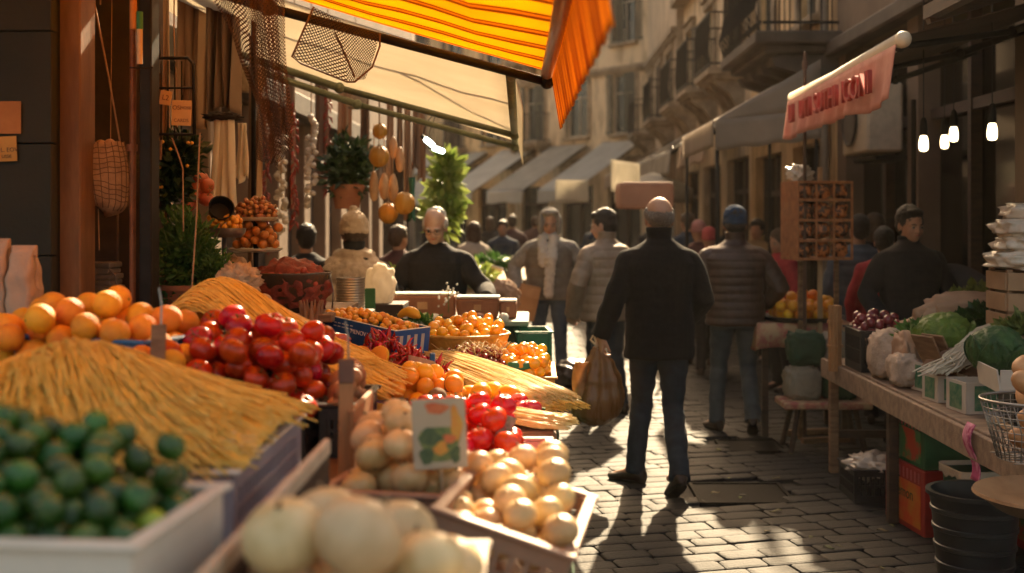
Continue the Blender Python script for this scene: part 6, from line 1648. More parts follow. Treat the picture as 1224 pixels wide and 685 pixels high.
curtain('brown curtain gathered and tied above the white linen', 247,283,5.8,-40,132,cur_g,4,.05,taper=-.2)
curtain('cream white linen cloth hanging in folds from a dark hook', 249,284,5.6,143,250,wht,3,.016,name='linen_cloth',cat='cloth',taper=.35)
curtain('second cream linen cloth, shorter, right of the first', 282,297,5.66,147,215,wht,2,.014,name='linen_cloth',cat='cloth',taper=.3)
o = lumpy('cloth_tie','dark bunched cloth tie above the white linen','tie',at(266,140,5.62),(.085,.04,.022),M('tie_dark',(.03,.02,.016),(.06,.04,.03),rough=.9,bump=.6),amp=.3,fr=5,seed=2)
o = MB().tube([(0,0,0),(0,0,1.9)],.012,n=8).build('hanging_rail', black_m, smooth=True); o.location=(X(303,5.7),5.7,1.5); tag(o,'thin dark pole beside the white linen','pole')
curtain('dark brown cloth strip hanging right of the linen', 296,306,6.4,-40,330,cur_g,1,.02)
# fishing nets hanging from the yellow awning
net1 = net_mat('brown_net',(.07,.035,.018),26,38,.42); net2 = net_mat('dark_net',(.05,.03,.018),22,16,.36)
def drape(lab, pts0, pts1, mt, nu=40, nv=30, pleat=.03, k=7, name='net'):
    """net between a top edge and a bottom edge (lists of points, same count)"""
    def ev(P,u):
        n=len(P)-1; i=min(n-1,int(u*n)); f=u*n-i; return P[i].lerp(P[i+1],f)
    c = pts0[0].copy()
    def f(u,v):
        a, b = ev(pts0,u), ev(pts1,u); p = a.lerp(b,v); p = p+Vector((.0,pleat*math.sin(u*k*2*PI)*(.2+v)*(1-.4*v),0)); p.x += .3*pleat*math.sin(v*4+u*k*3); return p-c
    o = MB().grid(f,nu,nv).build(name, mt, smooth=True); o.location=c; tag(o,lab,'net'); return o
Yn=3.9
drape('brown fishing net hanging in a long gathered bunch at the left of the yellow awning', [at(247,-12,Yn),at(290,-12,Yn-.05),at(338,-12,Yn)], [at(315,120,Yn+.1),at(322,196,Yn),at(352,150,Yn)], net1, pleat=.03, k=5)
drape('dark inner fold of the brown net, hanging straight down behind it', [at(296,-12,Yn+.12),at(312,-12,Yn+.12),at(330,-12,Yn+.12)], [at(308,190,Yn+.12),at(330,200,Yn+.15),at(350,178,Yn+.12)], net1, pleat=.03, k=3)
NETP = drape('open mesh net panel stretched below the yellow awning, right of the gathered net', [at(375,8,4.3),at(412,28,4.35),at(454,40,4.4)], [at(349,68,4.3),at(415,98,4.35),at(437,95,4.4)], net2, pleat=.015, k=2)
e = MB(); pts=[at(375,8,4.3),at(349,68,4.3),at(360,76,4.32),at(415,98,4.35),at(424,98,4.36),at(445,80,4.4),at(454,55,4.4),at(454,40,4.4)]; c=pts[0].copy(); e.tube([p-c for p in pts],.004,n=6); e.tube([at(400,38,4.35)-c, at(424,92,4.36)-c],.004,n=5)
o=e.build('net_cord', M('net_cord',(.12,.07,.04)), NETP, smooth=True)
# ornaments hanging at the back of the second stall (Y 8..11)
hp = thing('hanging_plant','dark bushy plant in a clay pot hung on a pillar beyond the netting','plant',at(415,205,8.8)); rg=random.Random(31)
g=MB(); leafball(g,(0,0,.03),(.22,.2,.26),900,.05,rg,shell=.3); g.build('foliage', M('ivy_dark',(.012,.035,.010)), hp)
MB().lathe([(0,-.28),(.09,-.28),(.12,-.14),(.13,-.14),(.13,-.10),(0,-.10)],n=20).build('pot', M('terracotta',(.26,.10,.05)), hp, smooth=True, auto=40); MB().tube([(0,0,.2),(0,0,1.0)],.005,n=5).build('cord', bgm, hp)
gourd = M('yellow_gourd',(.42,.18,.015),(.58,.27,.03),rough=.5,scale=6,translucent=.1)
def gourdobj(lab,px,py,Y,r):
    t = thing('hanging_gourd',lab,'gourd',at(px,py,Y))
    MB().ball((0,0,0),(r,r,r*1.05),u=32,v=16,fn=lambda c:c*(1+.05*math.cos(8*math.atan2(c.y,c.x)))).build('body', gourd, t, smooth=True); MB().tube([(0,0,r),(.0,0,r+.5)],.003,n=5).build('cord', bgm, t); MB().tube([(0,0,r*.95),(.004,0,r*1.2)],.012,n=7).build('stem', stem_b, t)
gourdobj('upper small yellow gourd hanging on a cord under the cream awning',454,157,8.2,.05)
gourdobj('lower ribbed yellow gourd hanging below the small one',453,187,8.2,.068)
gourdobj('bright orange gourd hanging right above the white haired seller',483,243,8.4,.075)
gourdobj('orange gourd behind the knit hat of the woman',464,255,8.6,.07)
chz = M('smoked_cheese',(.40,.20,.08),(.56,.32,.15),rough=.5,scale=6)
for k,(px,py,Y,h) in enumerate(((447,222,8.3,.17),(459,222,8.35,.15),(470,224,8.4,.16),(478,190,8.5,.14),(470,176,8.6,.12))):
    t = thing('hanging_cheese',('long smoked cheese hanging first from the left under the gourds','long smoked cheese hanging second from the left under the gourds','long smoked cheese hanging third from the left, nearest the orange gourd','long smoked cheese hanging higher, to the right of the gourds','smallest smoked cheese hanging highest beside the gourd')[k],'cheese',at(px,py,Y)); MB().tube([(0,0,h*.5),(0,0,h*.3),(0,0,-h*.1),(0,0,-h*.5)],[.018,.028,.036,.026],n=12,round_=True).build('body', chz, t, smooth=True); MB().tube([(0,0,h*.5),(0,0,h*.5+.35)],.003,n=5).build('cord', bgm, t)
for k,(px0,px1,py0,py1,Y,mt) in enumerate(((462,470,120,215,9.0,cur_b),(474,481,118,205,9.2,cur_g),(483,491,118,262,9.4,cur_b),(493,500,125,200,9.6,cur_g),(500,508,120,215,9.8,cur_b),(430,441,100,190,9.6,cur_g))):
    curtain(('first','second','third and longest','fourth','fifth','dark brown')[k]+' scarf strip hanging in the row under the cream awning',px0,px1,Y,py0,py1,mt,2,.03,name='hanging_scarf',cat='scarf')
curtain('dark green cloth strip hanging beside the orange gourd',488,496,8.5,212,262,M('green_cloth',(.01,.07,.045),(.02,.10,.06),rough=.8),1,.02,name='hanging_scarf',cat='scarf')
# string of white tube lights under the awning
for k,(px,py,Y,rz) in enumerate(((513,170,8.0,-.7),(524,179,8.15,-.35))):
    t = thing('tube_light',('upper','lower')[k]+' short white lamp under the end of the cream awning','lamp',at(px,py,Y),rot=(0,-rz,0)); MB().tube([(-.030,0,0),(.030,0,0)],.018,n=12,round_=True).build('glass', M('cool_bulb',(.9,1,.95),emit=(.85,1,.93,4)), t, smooth=True); MB().tube([(-.07,0,0),(-.035,0,0)],.014,n=8).build('socket', black_m, t)
    MB().tube([(-.06,0,0),(-.10,0,.09),(-.10,0,.35)],.003,n=5).build('cord', black_m, t)
# green tall vegetable bundle / hanging
vg = M('veg_lightgreen',(.22,.34,.06),(.44,.50,.14),rough=.5,scale=8,translucent=.25)
t = thing('hanging_greens','tall bundle of light green vegetables hung on a rack behind the white haired seller','greens',at(533,250,11.0)); rg=random.Random(66)
g=MB(); leafball(g,(.0,0,.28),(.09,.1,.30),260,.09,rg,shell=.3,elong=2.0); leafball(g,(-.02,0,-.05),(.18,.12,.22),320,.09,rg,shell=.3); g.build('leaves', vg, t); MB().tube([(0,0,-1.55),(0,0,.6)],.015,n=6).build('pole', wood_d, t)
# ============ second stall: counter, boxes ============
ct = thing('green_counter','dark green market counter in front of the white haired seller','counter',(-.42,7.35,0))
MB().box((0,0,.50),(.66,.62,1.0),bev=.006).build('body', M('counter_green',(.012,.05,.03),(.02,.07,.04),rough=.6,scale=3), ct); MB().box((0,0,1.015),(.76,.72,.03),bev=.006).build('counter_top', M('counter_top',(.22,.24,.18),(.30,.32,.25),rough=.5,scale=5), ct)
brn = M('brown_leather_box',(.22,.075,.03),(.34,.13,.06),rough=.5,scale=6,bump=.2)
for k,(px0,px1,py0,py1,Y,lab) in enumerate(((468,545,334,362,7.25,'long brown wooden box with a white lined lid on the green counter, left'),(545,598,343,368,7.2,'round ended brown box in the middle of the green counter'),(597,618,346,366,7.25,'small brown box at the right end of the green counter'))):
    w_, h_ = (px1-px0)/F*Y, (py1-py0)/F*Y; t = thing('brown_box',lab,'box',(X((px0+px1)/2,Y),Y,1.03)); 
    MB().box((0,0,h_/2),(w_,.17,h_),bev=.02 if k!=1 else .03,seg=3,taper=.9 if k==1 else None).build('body', brn, t); MB().box((0,0,h_+.006),(w_*.98,.165,.012),bev=.005).build('white_lining', paperw, t)
    MB().box((0,-.087,h_*.55),(w_*.16,.004,h_*.3),bev=.001).build('clasp', chz, t)
t = thing('white_flowers','small spray of white flowers on the corner of the long brown box','flowers',at(536,350,7.1)); g=MB(); rg=random.Random(3)
for k in range(26): g.ico((rg.gauss(0,.03),rg.gauss(0,.02),rg.gauss(0,.035)),.008,1)
g.build('petals', paperw, t); MB().tube([(0,0,-.12),(0,0,.02)],.003,n=5).build('stem', stem_g, t)
lumpy('white_sack','white cloth bag tied and leaning behind the tin','bag',at(455,338,6.9)+Vector((0,0,-.02)),(.085,.07,.13),wht,amp=.14,fr=2.6,seed=21,pw_=.85)
stand(X(455,6.9),6.9,0,1.15,.3,.3,'dark tall box under the white cloth bag',0,wood_d)
t = thing('green_board','small green rounded board standing by the tin','board',at(441,360,6.3)); MB().box((0,0,-.03),(.07,.012,.20),bev=.005).build('panel', M('board_green',(.03,.13,.04),(.05,.18,.06),rough=.6), t)
stand(X(441,6.3),6.32,0,1.065,.12,.12,'dark post box under the small green board',0,wood_d)
for k,(px,py,mt,lab,r) in enumerate(((508,360,vg,'small light green pear shaped gourd on the counter',.026),(492,365,M('veg_dark',(.02,.05,.03),(.05,.09,.05),rough=.4),'dark green round vegetable on the counter',.03),(478,362,kraft,'small tan loaf at the left end of the counter',.03),(573,370,M('dusty_pink',(.5,.24,.18),(.6,.33,.25)),'small pink card box on the counter front',.026),(602,372,paperw,'small white packet at the right end of the counter',.026),(520,371,paperw,'white paper packet on the middle of the counter',.024))):
    lumpy('counter_goods',lab,'goods',Vector((X(px,7.03),7.03,1.03+r*.8)),(r*1.1,r,r),mt,amp=.12,seed=k,sub=3,pw_=.8)
# green crates on the street behind the stall
for k in range(4): crate(('lowest','second','third','topmost')[k]+' green plastic crate in the stack at the street edge behind the plums', -.02,7.05,.245*k,.205,.34,.24,pgrn,slots=False,rz=.03*k)
# sloping vegetable displays further along the left
rg = random.Random(91)
for k,(px,py,Y,lab) in enumerate(((560,318,10.5,'sloping vegetable display covered with white paper behind the white haired seller'),(590,322,13.0,'second sloping display with white paper, further down the street'),(500,322,10.0,'green vegetable display to the left behind the seller'))):
    t = thing('vegetable_display',lab,'display',(X(px,Y),Y,0),.15); MB().box((0,0,.5),(.7,.6,.98),bev=.01).build('base', wood_w, t); MB().box((0,-.05,1.05),(.7,.62,.04),rot=(.3,0,0),bev=.005).build('sloping_shelf', wood_l, t)
    g=MB(); leafball(g,(-.05,-.05,1.12),(.32,.28,.10),420,.07,rg,shell=.2); g.build('leaves', vg if k != 1 else M('leaf_bright',(.07,.17,.03)), t)
    q=MB()
    for j in range(5): q.box((-.25+.12*j,-.15+.06*(j%2),1.16+.01*j),(.16,.12,.012),rot=(.3,.2*(-1)**j,.4*j),bev=.003)
    q.build('white_paper', paperw, t)
lumpy('fruit_bag','brown sack leaning on the sloping vegetable display','sack',(X(600,10.2),10.2,.95),(.16,.15,.16),M('brown_sack',(.30,.17,.10),(.42,.26,.17),rough=.9),amp=.12,seed=5,flat=.1)
stand(X(600,10.2),10.2,0,.82,.4,.4,'tall wooden box under the brown sack far along the street',0,wood_w)
# dark bundle of bags on the ground beyond the stall
lumpy('rubbish_bag','dark rubbish bag lying on the paving behind the tan jacket man','bag',(.36,10.9,.15),(.26,.2,.17),M('dark_bag',(.03,.02,.018),(.06,.04,.032),rough=.4,scale=4,bump=.4),amp=.2,fr=3,seed=3,flat=.1)
# more hanging goods in front of the pillars
redd = M('dried_pepper',(.20,.02,.012),(.36,.05,.02),rough=.4,scale=30,rnd=.2)
gar = M('garlic_white',(.50,.42,.33),(.66,.58,.47),rough=.6,scale=20)
rg = random.Random(140)
for k,(px,py,Y,n,mt,lab) in enumerate(((318,150,7.9,15,redd,'string of dried red peppers hanging nearest the netting'),(336,165,8.1,12,gar,'braid of white garlic hanging right of the dried peppers'),(352,120,8.3,16,redd,'second string of dried red peppers beside the garlic braid'),(372,140,8.6,12,gar,'short garlic braid hanging before the dark doorway'),(392,110,9.0,14,redd,'dried pepper string above the potted bushy plant'))):
    t = thing('hanging_string', lab, 'string of produce', at(px,py,Y)); MB().tube([(0,0,.9),(0,0,0),(0,0,-.05*n*.55)],.004,n=5).build('cord', bgm, t)
    b = MB()
    for j in range(n*3):
        a = rg.uniform(0,2*PI); z = -.028*j/1.5; r = .03
        if mt is gar: b.ico((r*math.cos(a),r*math.sin(a),z),(.024,.024,.021),2)
        else: b.tube([(0,0,z),(r*.8*math.cos(a),r*.8*math.sin(a),z-.015),(r*1.2*math.cos(a),r*1.2*math.sin(a),z-.055)],[.005,.010,.002],n=6)
    b.build('produce_cluster', mt, t, smooth=True)
for k,(px0,px1,py0,py1,Y,mt) in enumerate(((300,312,90,240,7.0,cur_b),(340,352,60,250,8.6,cur_g),(376,392,60,215,9.3,cur_g),(404,420,40,160,9.9,cur_b))):
    curtain(('tan','dark brown','wide dark brown','short tan')[k]+' cloth length hanging between the tan pillars',px0,px1,Y,py0,py1,mt,2,.03,name='hanging_cloth',cat='cloth')
for k,(px,py,Y) in enumerate(((300,110,7.2),(425,130,9.4))):
    t = wbasket(('round wicker basket hung high beside the netting','small wicker basket hung high above the knit hat woman')[k], at(px,py,Y), .10, .13, wick); MB().tube([(-.1,0,.14),(0,0,.30),(.1,0,.14)],.004,n=5).build('cord', bgm, t); MB().tube([(0,0,.30),(0,0,.9)],.003,n=5).build('hanging_line', bgm, t)
# a few trodden leaves and paper scraps on the paving
rg = random.Random(15); lm = M('trodden_leaf',(.06,.08,.02),(.16,.13,.05),rough=.7,rnd=.4,hue=.03)
lb = MB(); lb.grid(lambda u,v: Vector(((u-.5)*.055, (v-.5)*.03*math.sin(PI*min(1,u+.05)), .004+.006*abs(v-.5)+.004*math.sin(u*6))), 6, 4)
lf0 = lb.build('leaf_scrap', lm, smooth=True, solid=.001); tag(lf0,'small trodden leaf scrap lying on the street paving','leaf',group='leaf scraps on the paving')
for k in range(26):
    o = lf0 if k == 0 else dup(lf0); o.location = (rg.uniform(.15,2.0), rg.uniform(4.2,10), .003); o.rotation_euler = (rg.uniform(-.1,.1),rg.uniform(-.1,.1),rg.uniform(0,6.3)); o.scale = (rg.uniform(.5,1.3),)*3
# ================= people =================
skin = M('skin', (.42,.22,.14), (.52,.29,.19), rough=.5, scale=8, sss=.15, bump=.15, bscale=60)
skin2 = M('skin_pale', (.50,.29,.20), (.60,.37,.26), rough=.5, scale=8, sss=.15)
def cloth_noise(p, n, amp, sx=1, sz=1, fr=9):
    a = noise.noise(Vector((p.x*fr*sx, p.y*fr*sx, p.z*fr*sz)))+.5*noise.noise(Vector((p.x*fr*2.3*sx+5, p.y*fr*2.3*sx, p.z*fr*2.3*sz)))
    return p+n*amp*a
def seg(p, q, n): return [Vector(p).lerp(Vector(q), i/n) for i in range(n+1)]
def hand_mb(mb, w, d, side, up=Vector((0,0,1)), curl=.5, s=1.0, palmn=None):
    """w wrist, d direction of the hand, palmn normal of the palm; five fingers"""
    d = Vector(d).normalized(); pn = Vector(palmn or (0,1,0)); pn = (pn-d*pn.dot(d)).normalized(); sd = d.cross(pn).normalized()*side
    w = Vector(w)
    for k in range(5):   # palm as a fan of tapering bars
        o = (k-2)/2*.033*s
        mb.tube([w+sd*o*.55, w+d*.045*s+sd*o, w+d*.092*s+sd*o*1.05], [.016*s,.0155*s,.0125*s], n=8, round_=True)
    for k,(o,l) in enumerate(((-.033,.066),(-.011,.076),(.011,.072),(.032,.058))):
        p = w+d*.09*s+sd*o*s; dd = d.copy(); pts=[p-d*.015*s]; 
        pts.append(p)
        for j,f in enumerate((.45,.30,.25)):
            dd = (Matrix.Rotation(curl*(1.0 if j else .7), 3, sd*side if side>0 else -sd*side) @ dd) if False else (dd*math.cos(curl*(1 if j else .6))+pn*math.sin(curl*(1 if j else .6))).normalized() if j==0 else (dd+pn*curl*.9-d*curl*.35*j).normalized()
            p = p+dd*l*f*s; pts.append(p.copy())
        mb.tube(pts, [.0095*s,.0095*s,.0088*s,.008*s,.0068*s], n=8, round_=True)
    p = w+d*.02*s-sd*.022*s; t1=(d*.55-sd*.75+pn*.25).normalized(); q=p+t1*.04*s; t2=(d*.85-sd*.15+pn*.45).normalized(); r=q+t2*.03*s
    mb.tube([p,q,r,r+(t2+pn*.2).normalized()*.022*s],[.014*s,.0115*s,.0098*s,.0075*s],n=8,round_=True)
def head_mb(mb, M4, s=1.0):
    """face looks along +y of M4; origin at the base of the skull"""
    def B(c,r): mb.ball(M4 @ Vector((c[0]*s,c[1]*s,c[2]*s)), (r[0]*s,r[1]*s,r[2]*s), rot=M4.to_euler(), u=20, v=14)
    B((0,-.012,.135),(.074,.094,.088)); B((0,.025,.075),(.062,.068,.085)); B((0,.052,.028),(.034,.036,.030)); B((0,.030,.055),(.055,.05,.05))
    B((0,.070,.112),(.052,.024,.016)); B((0,.093,.085),(.0105,.014,.026)); B((0,.103,.072),(.014,.015,.011))
    B((0,.081,.044),(.024,.014,.012)); 
    for e in (-1,1): B((e*.074,-.006,.092),(.010,.018,.031)); B((e*.036,.066,.068),(.020,.018,.022)); B((e*.012,.094,.066),(.008,.010,.007))
def person(label, loc, rz, h=1.75, top=None, trousers=None, shoe=None, hair=None, hairfn=None, lod=1, sk=None,
           hands=None, elbows=None, feet=None, knees=None, headrot=(0,0,0), lean=0.0, hem=.80, puff=0, collar=.0, bulk=1.0, hipx=0,
           vest=None, hood=None, hat=None, cap=None, glasses=False, shawl=None, group=None, wid=1.0, flare=1.0, curl=.9, eyes=True, palms=None, fringe=None, skirt=None):
    s = h/1.75; t = thing('person', label, 'person', loc, rz, group=group); sk = sk or skin
    t.scale = (1,1,1)
    V = lambda p: Vector(p)*s
    L0 = lean
    def lz(z): return L0*max(0, z-.9)   # forward lean offset in y
    sh = {e: Vector((e*.178*wid, lz(1.42), 1.41)) for e in (-1,1)}
    hands = hands or {-1:(-.27,.06,.80), 1:(.27,.06,.80)}; elbows = elbows or {-1:(-.27,-.02+lz(1.12),1.12), 1:(.27,-.02+lz(1.12),1.12)}
    feet = feet or {-1:(-.11,0,.0,0), 1:(.11,0,.0,0)}; knees = knees or {e:((feet[e][0]*.9+e*.0), feet[e][1]*.5+.02, .50) for e in (-1,1)}
    hips = {e: Vector((e*.09+hipx, 0, .92)) for e in (-1,1)}
    ank = {e: Vector((feet[e][0], feet[e][1]-.03*math.cos(feet[e][3]), feet[e][2]+.09)) for e in (-1,1)}
    vx = (.0075, .011, .018)[lod-1]
    neck = Vector((0, lz(1.47), 1.47)); hb = Vector((0, lz(1.5)+.012, 1.495))
    M4 = Matrix.Translation(hb*s) @ Euler(headrot).to_matrix().to_4x4()
    # ---- body ----
    mb = MB()
    mb.loft([tuple(x*s for x in q) for q in ((.86,.10,.08,hipx,0),(.95,.135,.095,hipx,0),(1.08,.12,.085,0,lz(1.08)),(1.25,.14,.10,0,lz(1.25)),(1.38,.15,.09,0,lz(1.38)),(1.44,.09,.07,0,lz(1.44)),(1.47,.05,.05,0,lz(1.47)))], n=20)
    mb.tube([V(neck-Vector((0,0,.06))), V(neck), V(hb)+M4.to_3x3()@Vector((0,-.01,.05))*s], [.062*s,.056*s,.054*s], n=14)
    head_mb(mb, M4, s*1.08)
    for e in (-1,1):
        hd = Vector(hands[e]); el = Vector(elbows[e]); 
        mb.tube([V(sh[e]+Vector((-e*.02,0,-.07))),V(sh[e].lerp(el,.5)),V(el),V(el.lerp(hd,.4)),V(hd)], [.05*s,.045*s,.038*s,.036*s,.024*s], n=10, round_=True)
        hand_mb(mb, V(hd)-(hd-el).normalized()*.01*s, (hd-el) if not (palms and e in palms) else palms[e][0], e, curl=curl, s=s*1.02, palmn=(palms[e][1] if palms and e in palms else (-e*.8,.5,0)))
        kn = Vector(knees[e]); 
        mb.tube([V(hips[e]),V(hips[e].lerp(kn,.5)),V(kn),V(kn.lerp(ank[e],.4)),V(ank[e])], [.075*s,.068*s,.05*s,.046*s,.034*s], n=10, round_=True)
        yaw = feet[e][3]; fx = Vector((math.sin(-yaw),math.cos(yaw),0)); mb.tube([V(ank[e]), V(ank[e]+fx*.06-Vector((0,0,.04))), V(ank[e]+fx*.16-Vector((0,0,.065)))],[.034*s,.034*s,.022*s],n=8,round_=True)
    body = obj('body', fuse(mb, vx*(.75 if lod==1 else 1), 2 if lod==1 else 3, name='body'), sk, t)
    # ---- shoes ----
    for e in (-1,1):
        a = ank[e]; yaw = feet[e][3]; pit = feet[e][4] if len(feet[e])>4 else 0
        q = MB(); secs=[]
        for (y,w_,hh,zb) in ((-.075,.020,.050,.012),(-.068,.034,.085,.004),(-.03,.039,.098,0),(.03,.039,.085,0),(.09,.045,.062,0),(.14,.046,.050,.0),(.175,.036,.040,.004),(.19,.018,.028,.010)):
            ring=[]
            for i in range(14):
                an=2*PI*i/14; xx=w_*math.cos(an); zz=zb+hh/2+hh/2*math.sin(an); zz=max(zz,zb+.0); ring.append(Vector((xx,y,zz))*s)
            secs.append(ring)
        q.rings(secs); so = MB()
        so.rings([[Vector((w_*1.06*math.cos(2*PI*i/14),yy,z))*s for i in range(14)] for (z) in ()]) if False else None
        shn = obj('shoe', q.mesh('shoe'), shoe or M('shoe_brown',(.022,.012,.009),(.045,.024,.016),rough=.45,scale=20,bump=.2), t)
        shn.location = V((a.x, a.y+0, feet[e][2]+.0)) ; shn.rotation_euler=(pit,0,yaw)
        pts=[( .040*1.05*math.cos(x), .057+.133*math.sin(x)) for x in [2*PI*i/20 for i in range(20)]]
        so=MB(); so.rings([[Vector((p[0],p[1],-.004))*s for p in pts],[Vector((p[0]*1.04,p[1],.018))*s for p in pts]]); so.build('sole', black_m, shn, smooth=False)
    # ---- trousers ----
    if trousers and not skirt:
        mb = MB()
        mb.loft([tuple(x*s for x in q) for q in ((.80,.15*bulk,.105,hipx,0),(.90,.165*bulk,.115,hipx,0),(1.02,.155*bulk,.11,0,lz(1.02)))], n=20)
        for e in (-1,1):
            kn=Vector(knees[e]); an=ank[e]
            mb.tube([V(hips[e]+Vector((0,0,.02))),V(hips[e].lerp(kn,.3)),V(hips[e].lerp(kn,.7)),V(kn),V(kn.lerp(an,.35)),V(kn.lerp(an,.75)),V(an+Vector((0,0,-.035)))], [.092*s,.094*s,.078*s,.068*s,.066*s,.060*s,.064*s], n=14)
        def fn(p,n):
            q = p/s; low=max(0,min(1,(.34-q.z)/.3)); kne=math.exp(-((q.z-.5)/.12)**2)
            return p+n*(.006+.010*low+.006*kne)*noise.noise(Vector((q.x*5,q.y*5,q.z*(18+14*low))))+n*.004*noise.noise(q*24)
        obj('trousers', fuse(mb, vx, 3, fn, 'trousers'), trousers, t)
    # ---- top ----
    if top:
        mb = MB(); b=bulk
        sec=[(hem,.185*b*flare,.135*b*flare,hipx,0),(hem+.02,.19*b*flare,.14*b*flare,hipx,0),(.95,.183*b,.135*b,hipx*.6,lz(.95)),(1.08,.178*b,.13*b,0,lz(1.08)),(1.22,.195*b,.142*b,0,lz(1.22)),(1.34,.20*min(b,1.15)*wid,.14*b,0,lz(1.34)),(1.385,.195*wid,.125*b,0,lz(1.39)),(1.42,.172*wid,.108*b,0,lz(1.42)),(1.45,.13,.09,0,lz(1.45)),(1.472,.096,.08,0,lz(1.47)),(1.49,.076,.072,0,lz(1.48)+.005)]
        if collar: sec += [(1.50,.072,.072,0,lz(1.5)),(1.50+collar,.080,.082,0,lz(1.5)+.005)]
        if puff:
            out=[]; 
            z=hem
            def ip(z):
                for a_,b_ in zip(sec,sec[1:]):
                    if a_[0]<=z<=b_[0]:
                        f=(z-a_[0])/max(1e-6,(b_[0]-a_[0])); return [a_[i]+(b_[i]-a_[i])*f for i in range(5)]
                return list(sec[-1])
            while z < sec[-1][0]:
                q=ip(z); k=1+.045*(abs(math.sin((z-hem)*PI/puff))**.6-.5) if z<1.44 else 1; out.append((z,q[1]*k,q[2]*k,q[3],q[4])); z+=puff/9
            sec=out
        mb.loft([tuple(x*s for x in q) for q in sec], n=30, p=2.25)
        for e in (-1,1):
            el=Vector(elbows[e]); hd=Vector(hands[e]); S=sh[e]
            path=seg(S+Vector((-e*.07,0,-.04-.05*(b-1))),S+Vector((e*.004,0,-.062-.08*(b-1))),2)+seg(S+Vector((e*.004,0,-.062-.08*(b-1))),el,10)[1:]+seg(el,hd,9)[1:]; n=len(path)
            rad=[]; acc=0
            for i,p in enumerate(path):
                if i: acc+=(path[i]-path[i-1]).length
                u=i/(n-1); r=(.078-.022*u)*(1+(b-1)*.8)
                if puff: r*=1.03*(1+.07*(abs(math.sin(acc*PI/puff))-.5))
                rad.append(r*s)
            mb.tube([V(p) for p in path], rad, n=14)
        def fn(p,n):
            q=p/s; arm=1 if abs(q.x)>.2 else .5
            w_=.016*noise.noise(Vector((q.x*6,q.y*6,q.z*9)))*arm+.0018*noise.noise(Vector((q.x*20,q.y*20,q.z*30)))
            return p+n*w_*(.75 if puff else 1.0)
        obj('jacket', fuse(mb, vx if not puff else vx*.9, 1 if puff else 3, fn, 'jacket'), top, t)
    if vest:
        mb=MB(); z=hem-.02; out=[]
        sec=[(hem-.03,.212*bulk,.155*bulk),(1.0,.205*bulk,.152*bulk),(1.25,.215*bulk,.158*bulk),(1.36,.205*bulk,.15*bulk),(1.43,.14,.11),(1.47,.085,.08)]
        while z<1.46:
            for a_,b_ in zip(sec,sec[1:]):
                if a_[0]<=z<=b_[0]: f=(z-a_[0])/(b_[0]-a_[0]); q=[a_[i]+(b_[i]-a_[i])*f for i in range(3)]
            k=1+.05*(abs(math.sin((z-hem)*PI/.10))**.6-.5); out.append((z,q[1]*k,q[2]*k,0,lz(z))); z+=.011
        mb.loft([tuple(x*s for x in q) for q in out], n=30); obj('vest', fuse(mb, vx, 1, None, 'vest'), vest, t)
    # ---- hair, hats ----
    hs = s*1.08; MF = Matrix.Translation(hb*s)
    def hm(fn, name, mt, voxel=None, disp=.006, fr=45, M4=M4, s=hs):
        mb=MB(); 
        def B(c,r,rot=None): mb.ball(M4 @ Vector(c)*1.0 if False else M4 @ (Vector(c)*s), tuple(x*s for x in r), rot=(M4.to_3x3()@Euler(rot or (0,0,0)).to_matrix()).to_euler(), u=24, v=16)
        fn(B, mb)
        return obj(name, fuse(mb, voxel or max(.007,vx*.7), 2, (lambda p,n: p+n*(disp*noise.noise(p*fr)+disp*.7*noise.noise(p*fr*3))), name), mt, t)
    if hair and hairfn: hm(hairfn, 'hair', hair)
    if hat: hm(hat[0], 'hat', hat[1], disp=.006, fr=30)
    if hood: hm(hood[0], 'hood', hood[1], disp=.008, fr=14)
    if shawl: hm(shawl[0], 'shawl', shawl[1], voxel=.010, disp=.014, fr=9, M4=MF, s=s)
    bs, s = s, hs
    if eyes and lod<3:
        for e in (-1,1):
            o = MB().ball((0,0,0),.0105*s,u=12,v=8).build('eye', M('eye_white',(.26,.22,.19),rough=.4), t, smooth=True); o.location = M4 @ (Vector((e*.029,.084,.098))*s)
            q = MB().ball((0,.0065*s,0),.0062*s,u=10,v=6).build('iris', M('iris_dark',(.02,.012,.008),rough=.1), o, smooth=True); o.rotation_euler=M4.to_euler()
            q = MB(); q.tube([M4@(Vector((e*.014,.094,.116))*s),M4@(Vector((e*.03,.097,.120))*s),M4@(Vector((e*.046,.086,.115))*s)],[.0035*s,.0045*s,.002*s],n=6); q.build('eyebrow', hair or M('brow',(.03,.02,.015)), t, smooth=True)
        q=MB(); q.tube([M4@(Vector((-.022,.0935,.046))*s),M4@(Vector((0,.0985,.0475))*s),M4@(Vector((.022,.0935,.046))*s)],[.002*s,.0058*s,.002*s],n=8); q.build('lips', M('lips',(.34,.11,.08),rough=.5), t, smooth=True)
    if glasses:
        q=MB()
        for e in (-1,1): q.tube([M4@(Vector((e*.032+.021*math.cos(a),.104,.096+.017*math.sin(a)))*s) for a in [2*PI*i/16 for i in range(17)]],.0017*s,n=5); q.tube([M4@(Vector((e*.053,.102,.10))*s),M4@(Vector((e*.078,.0,.10))*s)],.0015*s,n=4)
        q.tube([M4@(Vector((-.011,.105,.098))*s),M4@(Vector((.011,.105,.098))*s)],.0015*s,n=4); q.build('glasses', black_m, t, smooth=True)
    return t, M4
def hair_short(B, mb): B((0,-.022,.146),(.084,.098,.094)); B((0,-.052,.100),(.073,.066,.078)); B((0,.045,.190),(.062,.045,.030)); B((.070,.012,.135),(.012,.03,.035)); B((-.070,.012,.135),(.012,.03,.035))
def hair_thin(B, mb): B((0,-.026,.137),(.0765,.0915,.0865)); B((0,-.052,.110),(.070,.060,.052)); 
